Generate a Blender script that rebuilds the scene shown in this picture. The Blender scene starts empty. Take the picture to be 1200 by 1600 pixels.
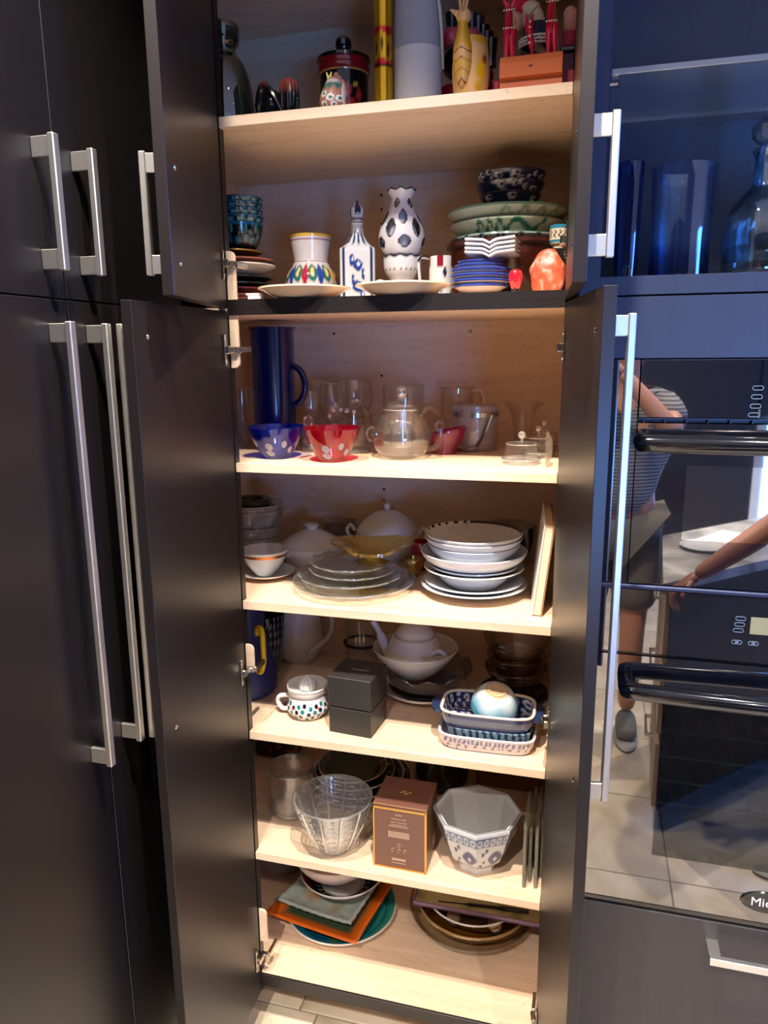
import bpy, bmesh, math, random
import numpy as np
from mathutils import Matrix, Vector
random.seed(7); rng = np.random.default_rng(7)
PI = math.pi
S = bpy.context.scene
COL = S.collection

# ---------------------------------------------------------------- camera
YAW, PITCH, ROLL, FPX = 0.267689, 0.209661, -0.008665, 1160.134
CAM = np.array([0.7242, -1.4421, 1.6686])
_F = np.array([-math.sin(YAW)*math.cos(PITCH), math.cos(YAW)*math.cos(PITCH), -math.sin(PITCH)])
_R = np.array([math.cos(YAW), math.sin(YAW), 0.0]); _U = np.cross(_R, _F)
_R2 = _R*math.cos(ROLL)+_U*math.sin(ROLL); _U2 = -_R*math.sin(ROLL)+_U*math.cos(ROLL)
cd = bpy.data.cameras.new('camera'); cam = bpy.data.objects.new('camera', cd); COL.objects.link(cam)
cd.sensor_fit = 'VERTICAL'; cd.sensor_height = 24.0; cd.lens = FPX/1600*24.0; cd.clip_start = 0.02
m = Matrix.Identity(4)
for i in range(3):
    m[i][0] = _R2[i]; m[i][1] = _U2[i]; m[i][2] = -_F[i]; m[i][3] = CAM[i]
cam.matrix_world = m
S.camera = cam
# ---------------------------------------------------------------- look
S.view_settings.view_transform = 'Standard'; S.view_settings.look = 'None'
S.view_settings.gamma = 1.0; S.view_settings.use_curve_mapping = False
S.view_settings.exposure = 0.28
S.cycles.transparent_max_bounces = 40
S.cycles.use_denoising = True
S.cycles.max_bounces = 10; S.cycles.glossy_bounces = 5; S.cycles.diffuse_bounces = 5
S.cycles.caustics_reflective = False; S.cycles.caustics_refractive = False
# ---------------------------------------------------------------- world and lamps
w = bpy.data.worlds.new('world'); S.world = w; w.use_nodes = True
w.node_tree.nodes['Background'].inputs[0].default_value = (0.55, 0.6, 0.75, 1); w.node_tree.nodes['Background'].inputs[1].default_value = 0.05
CEIL = 2.78
SPOTS = [(0.14, -0.66), (0.62, -0.74), (1.25, -0.8), (0.3, -2.1), (1.5, -2.2), (0.9, -3.3)]
SPOT_W = [128, 195, 60, 300, 230, 150]
for (x, y), pw in zip(SPOTS, SPOT_W):
    l = bpy.data.lights.new('downlight_beam', 'SPOT'); l.energy = pw; l.color = (1.0, 0.90, 0.79)
    l.spot_size = math.radians(112); l.spot_blend = 0.85; l.shadow_soft_size = 0.016
    o = bpy.data.objects.new('downlight_beam', l); o.location = (x, y, CEIL-0.03); COL.objects.link(o)

def lin(c):
    c = c/255.0
    return c/12.92 if c <= 0.04045 else ((c+0.055)/1.055)**2.4
def C(r, g, b): return (lin(r), lin(g), lin(b))

# ================================================================ materials
MATS = {}
def nodemat(name):
    m = bpy.data.materials.new(name); m.use_nodes = True
    nt = m.node_tree; nt.nodes.clear()
    out = nt.nodes.new('ShaderNodeOutputMaterial')
    MATS[name] = m
    return m, nt, out
def N(nt, t, **kw):
    n = nt.nodes.new(t)
    for k, v in kw.items():
        if k in n.inputs: n.inputs[k].default_value = v
        else: setattr(n, k, v)
    return n
def mat(name, col, rough=0.5, metal=0.0, coat=0.0, spec=0.5, emit=None, var=0.06, nscale=30, bump=0.0, bscale=60, aniso=None, sss=0):
    if name in MATS: return MATS[name]
    m, nt, out = nodemat(name)
    b = N(nt, 'ShaderNodeBsdfPrincipled'); nt.links.new(b.outputs[0], out.inputs[0])
    b.inputs['Roughness'].default_value = rough; b.inputs['Metallic'].default_value = metal
    b.inputs['Coat Weight'].default_value = coat; b.inputs['Coat Roughness'].default_value = 0.06
    b.inputs['Specular IOR Level'].default_value = spec
    if sss: b.inputs['Subsurface Weight'].default_value = sss; b.inputs['Subsurface Scale'].default_value = 0.02
    tc = N(nt, 'ShaderNodeTexCoord')
    no = N(nt, 'ShaderNodeTexNoise', Scale=nscale, Detail=4.0); nt.links.new(tc.outputs['Object'], no.inputs['Vector'])
    mx = N(nt, 'ShaderNodeMix', data_type='RGBA'); 
    mx.inputs[6].default_value = (*[c*(1-var) for c in col], 1); mx.inputs[7].default_value = (*[min(1, c*(1+var)) for c in col], 1)
    nt.links.new(no.outputs[0], mx.inputs[0]); nt.links.new(mx.outputs[2], b.inputs['Base Color'])
    if emit:
        b.inputs['Emission Color'].default_value = (*emit[0], 1); b.inputs['Emission Strength'].default_value = emit[1]
    if bump:
        n2 = N(nt, 'ShaderNodeTexNoise', Scale=bscale, Detail=5.0); nt.links.new(tc.outputs['Object'], n2.inputs['Vector'])
        bp = N(nt, 'ShaderNodeBump', Strength=bump, Distance=0.002); nt.links.new(n2.outputs[0], bp.inputs['Height']); nt.links.new(bp.outputs[0], b.inputs['Normal'])
    return m
def glass(name, tint, edge=None, pw=3.0, refl=0.9, rough=0.02, haze=0.0, hcol=None, refr=0.0, bump=0.0, bscale=40, base=0.05):
    """glass: tinted see-through body, brighter reflection and darker tint towards its edges"""
    if name in MATS: return MATS[name]
    edge = edge or tuple(c*0.55 for c in tint)
    m, nt, out = nodemat(name)
    lw = N(nt, 'ShaderNodeLayerWeight', Blend=0.5)
    p1 = N(nt, 'ShaderNodeMath', operation='POWER'); nt.links.new(lw.outputs['Facing'], p1.inputs[0]); p1.inputs[1].default_value = pw
    mx = N(nt, 'ShaderNodeMix', data_type='RGBA'); mx.inputs[6].default_value = (*tint, 1); mx.inputs[7].default_value = (*edge, 1)
    nt.links.new(p1.outputs[0], mx.inputs[0])
    tr = N(nt, 'ShaderNodeBsdfTransparent'); nt.links.new(mx.outputs[2], tr.inputs[0])
    gl = N(nt, 'ShaderNodeBsdfGlossy', Roughness=rough); gl.inputs['Color'].default_value = (1, 1, 1, 1)
    p2 = N(nt, 'ShaderNodeMath', operation='POWER'); nt.links.new(lw.outputs['Facing'], p2.inputs[0]); p2.inputs[1].default_value = 4.5
    ma = N(nt, 'ShaderNodeMath', operation='MULTIPLY_ADD'); nt.links.new(p2.outputs[0], ma.inputs[0]); ma.inputs[1].default_value = refl; ma.inputs[2].default_value = base
    body = tr
    if refr:
        gb = N(nt, 'ShaderNodeBsdfGlass', Roughness=0.0, IOR=1.45); gb.inputs['Color'].default_value = (*[t**0.5 for t in tint], 1)
        ms = N(nt, 'ShaderNodeMixShader'); ms.inputs[0].default_value = refr
        nt.links.new(tr.outputs[0], ms.inputs[1]); nt.links.new(gb.outputs[0], ms.inputs[2]); body = ms
    if haze:
        df = N(nt, 'ShaderNodeBsdfTranslucent'); df.inputs['Color'].default_value = (*(hcol or tint), 1)
        d2 = N(nt, 'ShaderNodeBsdfDiffuse'); d2.inputs['Color'].default_value = (*(hcol or tint), 1)
        a = N(nt, 'ShaderNodeMixShader'); a.inputs[0].default_value = 0.5; nt.links.new(df.outputs[0], a.inputs[1]); nt.links.new(d2.outputs[0], a.inputs[2])
        ms = N(nt, 'ShaderNodeMixShader'); ms.inputs[0].default_value = haze
        nt.links.new(body.outputs[0], ms.inputs[1]); nt.links.new(a.outputs[0], ms.inputs[2]); body = ms
    fin = N(nt, 'ShaderNodeMixShader'); nt.links.new(ma.outputs[0], fin.inputs[0]); nt.links.new(body.outputs[0], fin.inputs[1]); nt.links.new(gl.outputs[0], fin.inputs[2])
    if bump:
        tc = N(nt, 'ShaderNodeTexCoord'); n2 = N(nt, 'ShaderNodeTexNoise', Scale=bscale, Detail=3.0); nt.links.new(tc.outputs['Object'], n2.inputs['Vector'])
        bp = N(nt, 'ShaderNodeBump', Strength=bump, Distance=0.004); nt.links.new(n2.outputs[0], bp.inputs['Height'])
        nt.links.new(bp.outputs[0], gl.inputs['Normal']); nt.links.new(bp.outputs[0], lw.inputs['Normal'])
    nt.links.new(fin.outputs[0], out.inputs[0])
    return m
def painted(name='painted_glaze', rough=0.12, coat=0.3, bump=0.0):
    """colours come from the painted decoration stored on the mesh"""
    if name in MATS: return MATS[name]
    m, nt, out = nodemat(name)
    b = N(nt, 'ShaderNodeBsdfPrincipled', Roughness=rough); nt.links.new(b.outputs[0], out.inputs[0]); b.inputs['Coat Weight'].default_value = coat
    at = N(nt, 'ShaderNodeAttribute', attribute_name='Col')
    tc = N(nt, 'ShaderNodeTexCoord'); no = N(nt, 'ShaderNodeTexNoise', Scale=45.0, Detail=3.0); nt.links.new(tc.outputs['Object'], no.inputs['Vector'])
    mr = N(nt, 'ShaderNodeMapRange'); mr.inputs[3].default_value = 0.88; mr.inputs[4].default_value = 1.08; nt.links.new(no.outputs[0], mr.inputs[0])
    mu = N(nt, 'ShaderNodeVectorMath', operation='SCALE'); nt.links.new(at.outputs['Color'], mu.inputs[0]); nt.links.new(mr.outputs[0], mu.inputs['Scale'])
    nt.links.new(mu.outputs[0], b.inputs['Base Color'])
    if bump:
        bp = N(nt, 'ShaderNodeBump', Strength=bump, Distance=0.003); nt.links.new(no.outputs[0], bp.inputs['Height']); nt.links.new(bp.outputs[0], b.inputs['Normal'])
    return m
def maple():
    m, nt, out = nodemat('maple_veneer')
    b = N(nt, 'ShaderNodeBsdfPrincipled', Roughness=0.42); nt.links.new(b.outputs[0], out.inputs[0])
    tc = N(nt, 'ShaderNodeTexCoord'); mp = N(nt, 'ShaderNodeMapping'); mp.inputs['Scale'].default_value = (2.2, 26, 16); nt.links.new(tc.outputs['Object'], mp.inputs[0])
    n1 = N(nt, 'ShaderNodeTexNoise', Scale=1.6, Detail=6.0, Distortion=0.6); nt.links.new(mp.outputs[0], n1.inputs['Vector'])
    r = N(nt, 'ShaderNodeValToRGB'); nt.links.new(n1.outputs[0], r.inputs[0])
    r.color_ramp.elements[0].position = 0.3; r.color_ramp.elements[0].color = (*C(222, 191, 160), 1)
    r.color_ramp.elements[1].position = 0.7; r.color_ramp.elements[1].color = (*C(236, 210, 181), 1)
    # small curly flecks
    mp2 = N(nt, 'ShaderNodeMapping'); mp2.inputs['Scale'].default_value = (7, 18, 18); nt.links.new(tc.outputs['Object'], mp2.inputs[0])
    n2 = N(nt, 'ShaderNodeTexNoise', Scale=2.2, Detail=2.0, Distortion=2.4); nt.links.new(mp2.outputs[0], n2.inputs['Vector'])
    r2 = N(nt, 'ShaderNodeValToRGB'); nt.links.new(n2.outputs[0], r2.inputs[0])
    r2.color_ramp.elements[0].position = 0.34; r2.color_ramp.elements[0].color = (0.80, 0.76, 0.70, 1); r2.color_ramp.elements[1].position = 0.40; r2.color_ramp.elements[1].color = (1, 1, 1, 1)
    mu = N(nt, 'ShaderNodeMix', data_type='RGBA', blend_type='MULTIPLY'); mu.inputs[0].default_value = 0.55
    nt.links.new(r.outputs[0], mu.inputs[6]); nt.links.new(r2.outputs[0], mu.inputs[7]); nt.links.new(mu.outputs[2], b.inputs['Base Color'])
    return m
MAPLE = maple()
def stone(name, c1, c2, c3, sc=3.0, rough=0.35):
    m, nt, out = nodemat(name)
    b = N(nt, 'ShaderNodeBsdfPrincipled', Roughness=rough); nt.links.new(b.outputs[0], out.inputs[0])
    tc = N(nt, 'ShaderNodeTexCoord'); n1 = N(nt, 'ShaderNodeTexNoise', Scale=sc, Detail=8.0, Distortion=1.2); nt.links.new(tc.outputs['Object'], n1.inputs['Vector'])
    r = N(nt, 'ShaderNodeValToRGB'); nt.links.new(n1.outputs[0], r.inputs[0])
    r.color_ramp.elements[0].position = 0.34; r.color_ramp.elements[0].color = (*c1, 1); r.color_ramp.elements[1].position = 0.66; r.color_ramp.elements[1].color = (*c3, 1)
    e = r.color_ramp.elements.new(0.5); e.color = (*c2, 1)
    nt.links.new(r.outputs[0], b.inputs['Base Color'])
    bp = N(nt, 'ShaderNodeBump', Strength=0.15, Distance=0.003); nt.links.new(n1.outputs[0], bp.inputs['Height']); nt.links.new(bp.outputs[0], b.inputs['Normal'])
    return m
TILE = stone('travertine_tile', C(196, 178, 152), C(222, 207, 182), C(238, 226, 204))
COUNTER = stone('grey_stone_counter', C(120, 118, 112), C(158, 154, 146), C(190, 185, 175), 4.0, 0.25)
SALT = stone('salt_rock', C(160, 62, 36), C(190, 92, 62), C(226, 166, 146), 34.0, 0.45)
def dark_laminate(nm='dark_laminate', ca=C(21, 16, 16), cb=C(28, 22, 22)):
    m, nt, out = nodemat(nm)
    b = N(nt, 'ShaderNodeBsdfPrincipled', Roughness=0.36); nt.links.new(b.outputs[0], out.inputs[0]); b.inputs['Specular IOR Level'].default_value = 0.5
    tc = N(nt, 'ShaderNodeTexCoord'); mp = N(nt, 'ShaderNodeMapping'); mp.inputs['Scale'].default_value = (60, 60, 1.5); nt.links.new(tc.outputs['Object'], mp.inputs[0])
    n1 = N(nt, 'ShaderNodeTexNoise', Scale=2.0, Detail=5.0); nt.links.new(mp.outputs[0], n1.inputs['Vector'])
    r = N(nt, 'ShaderNodeValToRGB'); nt.links.new(n1.outputs[0], r.inputs[0])
    r.color_ramp.elements[0].color = (*ca, 1); r.color_ramp.elements[1].color = (*cb, 1)
    nt.links.new(r.outputs[0], b.inputs['Base Color'])
    return m
DARK = dark_laminate(); SHADED_LAM = dark_laminate('shaded_dark_laminate', C(14, 11, 12), C(21, 17, 18)); BLUE_LIT_LAM = dark_laminate('blue_lit_laminate', C(38, 46, 66), C(45, 54, 76)); DRW_LAM = dark_laminate('drawer_laminate', C(50, 48, 47), C(57, 54, 53))  # left run darkened for shade, column tinted with blue window light in base colour
STEEL = mat('brushed_steel', C(225, 221, 212), 0.40, 1.0)
CHROME = mat('hinge_nickel', C(190, 182, 170), 0.2, 1.0)
GROUT = mat('grout', C(150, 138, 120), 0.8)
WHITE = mat('white_porcelain', C(222, 220, 214), 0.1, coat=0.3, var=0.02)
CREAM = mat('cream_porcelain', C(212, 190, 160), 0.14, coat=0.3, var=0.02)
PAINT = painted()
MATTEP = painted('painted_wood', 0.4, 0.15)
CLEAR = glass('clear_glass', (0.99, 0.99, 0.985), (0.70, 0.70, 0.70), pw=3.6, base=0.06, haze=0.025, hcol=(0.85, 0.85, 0.85))
THICK = glass('thick_clear_glass', (0.97, 0.98, 0.975), (0.60, 0.66, 0.66), pw=2.4, base=0.15, haze=0.16, hcol=(0.8, 0.84, 0.84))
CRYSTAL = glass('cut_crystal', (0.985, 0.985, 0.985), (0.8, 0.8, 0.8), pw=2.0, base=0.16, bump=0.1, haze=0.1, hcol=(0.85, 0.85, 0.85))
BLUEG = glass('cobalt_glass', (0.16, 0.26, 0.9), (0.02, 0.04, 0.4), pw=2.0, haze=0.25, hcol=(0.004, 0.015, 0.28))
REDG = glass('ruby_glass', (0.95, 0.10, 0.26), (0.5, 0.01, 0.06), pw=2.0, haze=0.25, hcol=(0.4, 0.002, 0.03))
PINKG = glass('cranberry_glass', (0.9, 0.35, 0.55), (0.5, 0.05, 0.2), pw=2.0, haze=0.35, hcol=(0.5, 0.02, 0.14))
AMBER = glass('amber_glass', (0.97, 0.88, 0.5), (0.75, 0.55, 0.12), pw=1.6, bump=0.8, bscale=55, base=0.16, haze=0.14, hcol=(0.75, 0.5, 0.08))
SMOKE = glass('smoked_glass', (0.86, 0.82, 0.8), (0.5, 0.45, 0.42), pw=1.6, base=0.1)
GREY = glass('grey_glass', (0.88, 0.87, 0.88), (0.55, 0.55, 0.56), pw=1.6, haze=0.15, hcol=(0.3, 0.3, 0.3), base=0.1)
FROST = glass('frosted_glass', (0.9, 0.9, 0.93), (0.5, 0.5, 0.55), haze=0.22, bump=0.5, bscale=70)
GREENG = glass('dark_green_glass', (0.42, 0.5, 0.45), (0.06, 0.12, 0.09), pw=1.6, base=0.1, haze=0.35, hcol=(0.06, 0.075, 0.06))
BLACK = mat('black_gloss', C(14, 13, 14), 0.12, coat=0.5)

# ================================================================ mesh helpers
def join(*ms):
    vs, fs, cs, off = [], [], [], 0; hc = any(len(m) > 2 and m[2] is not None for m in ms)
    for m in ms:
        v = np.asarray(m[0], float); vs.append(v); fs += [tuple(i+off for i in f) for f in m[1]]; off += len(v)
        if hc: cs.append(m[2] if len(m) > 2 and m[2] is not None else np.ones((len(v), 3)))
    return (np.vstack(vs), fs, np.vstack(cs) if hc else None)
def xf(m, loc=(0, 0, 0), rot=(0, 0, 0), sc=(1, 1, 1)):
    M = Matrix.LocRotScale(Vector(loc), __import__('mathutils').Euler(rot), Vector(sc)); A = np.array(M)
    v = np.asarray(m[0], float) @ A[:3, :3].T + A[:3, 3]
    return (v, m[1]) + tuple(m[2:])
def box(sx, sy, sz, c=(0, 0, 0), bev=0.0, seg=1):
    bm = bmesh.new(); bmesh.ops.create_cube(bm, size=1)
    bmesh.ops.scale(bm, vec=(sx, sy, sz), verts=bm.verts)
    if bev: bmesh.ops.bevel(bm, geom=bm.edges[:], offset=bev, segments=seg, affect='EDGES', profile=0.5)
    bmesh.ops.translate(bm, vec=c, verts=bm.verts)
    bm.verts.index_update(); r = (np.array([v.co[:] for v in bm.verts]), [tuple(v.index for v in f.verts) for f in bm.faces]); bm.free()
    return r
def curve(pts, k=6):
    P = [np.array(p, float) for p in pts]; P = [2*P[0]-P[1]]+P+[2*P[-1]-P[-2]]; out = []
    for i in range(1, len(P)-2):
        for j in range(k):
            t = j/k; a, b, c, d = P[i-1:i+3]
            out.append(0.5*((2*b)+(-a+c)*t+(2*a-5*b+4*c-d)*t*t+(-a+3*b-3*c+d)*t**3))
    out.append(P[-2]); return [tuple(p) for p in out]
def lathe(prof, n=48, shape=None, wob=None, paint=None, rim=None):
    th = np.arange(n)*2*PI/n; dx, dy = np.sin(th), -np.cos(th)     # th=0 faces the room
    vs, fs, rows, meta = [], [], [], []
    for i, (r, z) in enumerate(prof):
        ins = 1.0 if (rim is not None and i > rim) else 0.0
        if r < 1e-6:
            rows.append([len(vs)]); vs.append((0, 0, z)); meta.append((0, z, 0, ins, i)); continue
        rr = np.full(n, r); zz = np.full(n, z)
        if shape is not None: rr = rr*shape(th)
        if wob is not None:
            a, b = wob(th, r, z, i, ins); rr = rr*a; zz = zz+b
        rows.append(list(range(len(vs), len(vs)+n)))
        for j in range(n): vs.append((rr[j]*dx[j], rr[j]*dy[j], zz[j])); meta.append((th[j], z, r, ins, i))
    for a, b in zip(rows[:-1], rows[1:]):
        if len(a) == 1 and len(b) == 1: continue
        for j in range(n):
            k = (j+1) % n
            if len(a) == 1: fs.append((a[0], b[k], b[j]))
            elif len(b) == 1: fs.append((a[j], a[k], b[0]))
            else: fs.append((a[j], a[k], b[k], b[j]))
    v = np.array(vs, float); c = None
    if paint is not None:
        M = np.array(meta); tt = (M[:, 0]+PI) % (2*PI)-PI
        c = paint(tt, M[:, 1], M[:, 2], M[:, 3]); c = np.clip(c, 0, 1)
    return (v, fs, c)
def vessel(pts, t=0.003, n=64, k=6, floor=None, **kw):
    """closed shell: foot, outer wall, rim, inner wall"""
    P = curve(pts, k) if k > 1 else [tuple(p) for p in pts]
    P = [(a, max(b_, pts[0][1])) for a, b_ in P]
    A = np.array(P); d = np.gradient(A, axis=0); L = np.hypot(d[:, 0], d[:, 1])+1e-9
    nr, nz = d[:, 1]/L, -d[:, 0]/L
    I = np.stack([A[:, 0]-t*nr, A[:, 1]-t*nz], 1); zf = (A[0, 1]+t) if floor is None else floor
    I[:, 0] = np.maximum(I[:, 0], 0.0005); inner = [(r, max(z, zf)) for r, z in I]
    rim = ((A[-1, 0]+I[-1, 0])/2+0.0, max(A[-1, 1], I[-1, 1])+t*0.3)
    prof = [(0, A[0, 1]), ]+[tuple(p) for p in P]+[rim]+inner[::-1]+[(0, zf)]
    return lathe(prof, n, rim=len(P)+0, **kw)
def solid(pts, n=32, k=5, **kw):
    P = curve(pts, k) if k > 1 else pts
    P = [(max(r, 0), max(z, pts[0][1])) for r, z in P]
    if P[0][0] > 1e-6: P = [(0, P[0][1])]+P
    if P[-1][0] > 1e-6: P = P+[(0, P[-1][1])]
    return lathe(P, n, **kw)
def tube(path, rad, n=10, closed=False, flat=1.0):
    P = np.array(path, float); m = len(P); R = np.full(m, rad) if np.isscalar(rad) else np.array(rad, float)
    T = np.gradient(P, axis=0) if not closed else (np.roll(P, -1, 0)-np.roll(P, 1, 0)); T /= np.linalg.norm(T, axis=1)[:, None]+1e-12
    u = np.cross(T[0], (0, 0, 1)); u = u if np.linalg.norm(u) > 1e-3 else np.cross(T[0], (1, 0, 0)); u /= np.linalg.norm(u)
    vs, fs = [], []; a = np.arange(n)*2*PI/n
    for i in range(m):
        u = u-T[i]*np.dot(u, T[i]); u /= np.linalg.norm(u); w_ = np.cross(T[i], u)
        for q in a: vs.append(P[i]+R[i]*(math.cos(q)*u*flat+math.sin(q)*w_))
    for i in range(m if closed else m-1):
        for j in range(n):
            k = (j+1) % n; ii = (i+1) % m
            fs.append((i*n+j, i*n+k, ii*n+k, ii*n+j))
    if not closed:
        fs.append(tuple(range(n))[::-1]); fs.append(tuple((m-1)*n+j for j in range(n)))
    return (np.array(vs), fs)
def spline(pts, k=6): return np.array(curve(pts, k))
def ring(R, r, z=0, n=48, m=8, c=(0, 0), yz=False):
    a = np.arange(n)*2*PI/n
    P = np.stack([c[0]+R*np.cos(a), c[1]+R*np.sin(a), np.full(n, z)], 1)
    return tube(P, r, m, closed=True)
def ball(r, c=(0, 0, 0), n=20, sc=(1, 1, 1)):
    P = [(r*math.sin(a), -r*math.cos(a)) for a in np.linspace(0, PI, n//2+1)]; P[0] = (0, -r); P[-1] = (0, r)
    return xf(lathe(P, n), c, (0, 0, 0), sc)
def prism(poly, h, z=0):
    n = len(poly); v = [(x, y, z) for x, y in poly]+[(x, y, z+h) for x, y in poly]
    f = [tuple(range(n))[::-1], tuple(range(n, 2*n))]+[(i, (i+1) % n, n+(i+1) % n, n+i) for i in range(n)]
    return (np.array(v, float), f)
def loft(rings, cap=True):
    n = len(rings[0]); v = np.vstack(rings); f = []
    for i in range(len(rings)-1):
        for j in range(n): k = (j+1) % n; f.append((i*n+j, i*n+k, (i+1)*n+k, (i+1)*n+j))
    if cap: f.append(tuple(range(n))[::-1]); f.append(tuple((len(rings)-1)*n+j for j in range(n)))
    return (v, f)
def O(name, m, material, parent=None, loc=None, rot=None, smooth=True, sharp=35):
    me = bpy.data.meshes.new(name); me.from_pydata(np.asarray(m[0]).tolist(), [], [list(f) for f in m[1]])
    if len(m) > 2 and m[2] is not None:
        ca = me.color_attributes.new('Col', 'FLOAT_COLOR', 'POINT'); a = np.ones((len(m[0]), 4), np.float32); a[:, :3] = m[2]; ca.data.foreach_set('color', a.ravel())
    bm = bmesh.new(); bm.from_mesh(me); bmesh.ops.recalc_face_normals(bm, faces=bm.faces); bm.to_mesh(me); bm.free()
    me.polygons.foreach_set('use_smooth', [smooth]*len(me.polygons))
    if smooth and sharp: me.set_sharp_from_angle(angle=math.radians(sharp))
    me.materials.append(material); o = bpy.data.objects.new(name, me); COL.objects.link(o)
    if loc is not None: o.location = loc
    if rot is not None: o.rotation_euler = rot
    if parent is not None: o.parent = parent
    return o
def tag(o, label, cat, group=None):
    o['label'] = label; o['category'] = cat
    if group: o['group'] = group
    return o
def thing(name, label, cat, loc=(0, 0, 0), rz=0.0, group=None, rot=None):
    o = bpy.data.objects.new(name, None); o.empty_display_size = 0.02; COL.objects.link(o)
    o.location = loc; o.rotation_euler = rot or (0, 0, rz); return tag(o, label, cat, group)
def struct(name, m, material, parent=None, **kw):
    o = O(name, m, material, parent, **kw); o['kind'] = 'structure'; return o
# placement by measured sight lines: the depth y of each thing is its own, given in metres
def ray(px, py): return _F+_R2*(px-600)/FPX+_U2*(800-py)/FPX
def X(px, y, z):
    A = _R2*FPX-(px-600)*_F; return float(CAM[0]-(A[1]*(y-CAM[1])+A[2]*(z-CAM[2]))/A[0])
def ZT(P, py):
    A = _U2*FPX+(py-800)*_F; return float(CAM[2]-(A[0]*(P[0]-CAM[0])+A[1]*(P[1]-CAM[1]))/A[2])
def K(P): return float((np.array(P)-CAM)@_F/FPX)
def front(px, py, z, rpx):
    """centre of a round base whose front edge is seen at px,py on a shelf at height z"""
    d = ray(px, py); P = CAM+d*(z-CAM[2])/d[2]; h = d[:2]/np.linalg.norm(d[:2]); r = rpx*K(P)
    return (float(P[0]+h[0]*r), float(P[1]+h[1]*r), z), r
def hitp(px, py, ax, v):
    d = ray(px, py); return CAM+d*(v-CAM[ax])/d[ax]
def sm(x, a, b): return np.clip((x-a)/(b-a+1e-12), 0, 1)
def mixc(base, col, mask):
    mask = np.clip(mask, 0, 1)[:, None]; return base*(1-mask)+np.array(col)[None]*mask
def flat(th, col): return np.tile(np.array(col, float), (len(th), 1))
def blob(th, z, t0, z0, wt, wz, rot=0.0):
    """leaf or petal shaped mask"""
    d = (th-t0+PI) % (2*PI)-PI; u = d/wt; v = (z-z0)/wz; c, s = math.cos(rot), math.sin(rot)
    a, b = u*c+v*s, -u*s+v*c
    return sm(1-(np.abs(a)**1.6+np.abs(b)**1.2), 0, 0.25)

# ================================================================ large structure
W = 0.6744; XL = -0.20; D = 0.50
ZA, ZD, Z1, Z2, Z3, Z4, Z5 = 2.125, 1.780, 1.442, 1.1315, 0.8135, 0.4956, 0.156
TH = 0.0195
def mirror_glass():
    m, nt, out = nodemat('black_mirror_glass')
    d = N(nt, 'ShaderNodeBsdfPrincipled', Roughness=0.05); d.inputs['Base Color'].default_value = (0.004, 0.005, 0.01, 1)
    g = N(nt, 'ShaderNodeBsdfGlossy', Roughness=0.012); g.inputs['Color'].default_value = (0.95, 0.92, 0.9, 1)
    ms = N(nt, 'ShaderNodeMixShader'); ms.inputs[0].default_value = 0.22
    nt.links.new(d.outputs[0], ms.inputs[1]); nt.links.new(g.outputs[0], ms.inputs[2]); nt.links.new(ms.outputs[0], out.inputs[0])
    return m
BMIR = mirror_glass()
# floor: individual stone tiles set in grout
fl = struct('floor', box(4.6, 4.9, 0.03, (1.2, -1.75, -0.019)), GROUT)
TS = 0.464; jx = [0.122+TS*i for i in range(-3, 8)]; jy = [0.061-TS*i for i in range(0, 9)]
tm = box(TS-0.005, TS-0.005, 0.012, (0, 0, -0.006), 0.0015)
base = None
for i, x in enumerate(jx):
    for j, y in enumerate(jy):
        if base is None: base = struct('tile', tm, TILE, fl); t = base
        else:
            t = base.copy(); COL.objects.link(t); t.parent = fl
        t.location = (x+TS/2, y-TS/2, random.uniform(-0.0006, 0.0006)); t.rotation_euler = (0, 0, random.choice([0, PI/2, PI, -PI/2]))
for i in range(11):
    t = base.copy(); COL.objects.link(t); t.parent = fl; t.location = (jx[i]+TS/2-0.05, 0.061+TS/2, 0)
wallm = mat('wall_paint', C(206, 196, 180), 0.8)
struct('ceiling', box(4.6, 4.9, 0.04, (1.2, -1.75, CEIL+0.02)), mat('ceiling_paint', C(225, 220, 210), 0.85))
DL = ['before the left cabinet door', 'before the right cabinet door', 'before the oven column', 'above the open floor', 'above the island', 'nearest the far window wall']
for (x, y), dl in zip(SPOTS, DL):
    d = thing('ceiling_downlight', 'small round recessed ceiling downlight '+dl, 'light', (x, y, CEIL), 0, 'ceiling downlights')
    O('trim_ring', lathe([(0.03, 0), (0.045, -0.004), (0.048, 0), (0.03, 0)], 24), STEEL, d)
    O('lamp', lathe([(0, -0.001), (0.026, -0.001)], 20), mat('lamp_glow', (1, 0.9, 0.75), 0.5, emit=((1, 0.85, 0.65), 30)), d)
struct('wall_back', box(4.6, 0.05, 2.85, (1.2, 0.56, 1.4)), wallm)
struct('wall_left', box(0.05, 4.9, 2.85, (-1.12, -1.75, 1.4)), wallm)
wr = struct('wall_right', join(box(0.05, 3.0, 2.85, (3.52, -2.7, 1.4)), box(0.05, 0.9, 2.85, (3.52, 0.08, 1.4)), box(0.05, 0.83, 1.0, (3.52, -0.785, 0.5)), box(0.05, 0.83, 0.6, (3.52, -0.785, 2.52))), wallm)
pane_glow, nt_, o_ = nodemat('added_side_window_glow'); e_ = N(nt_, 'ShaderNodeEmission', Strength=32.0); e_.inputs[0].default_value = (0.05, 0.22, 1.0, 1); nt_.links.new(e_.outputs[0], o_.inputs[0])  # unseen side window and its glow added to light the oven column blue
w2_ = struct('added_side_window', join(box(0.06, 0.04, 1.22, (3.51, -1.18, 1.61)), box(0.06, 0.04, 1.22, (3.51, -0.39, 1.61)), box(0.06, 0.83, 0.04, (3.51, -0.785, 1.02)), box(0.06, 0.83, 0.04, (3.51, -0.785, 2.20))), mat('window_frame', C(220, 222, 225), 0.4))
struct('window_pane', box(0.01, 0.75, 1.14, (3.525, -0.785, 1.61)), pane_glow, w2_)
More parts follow.
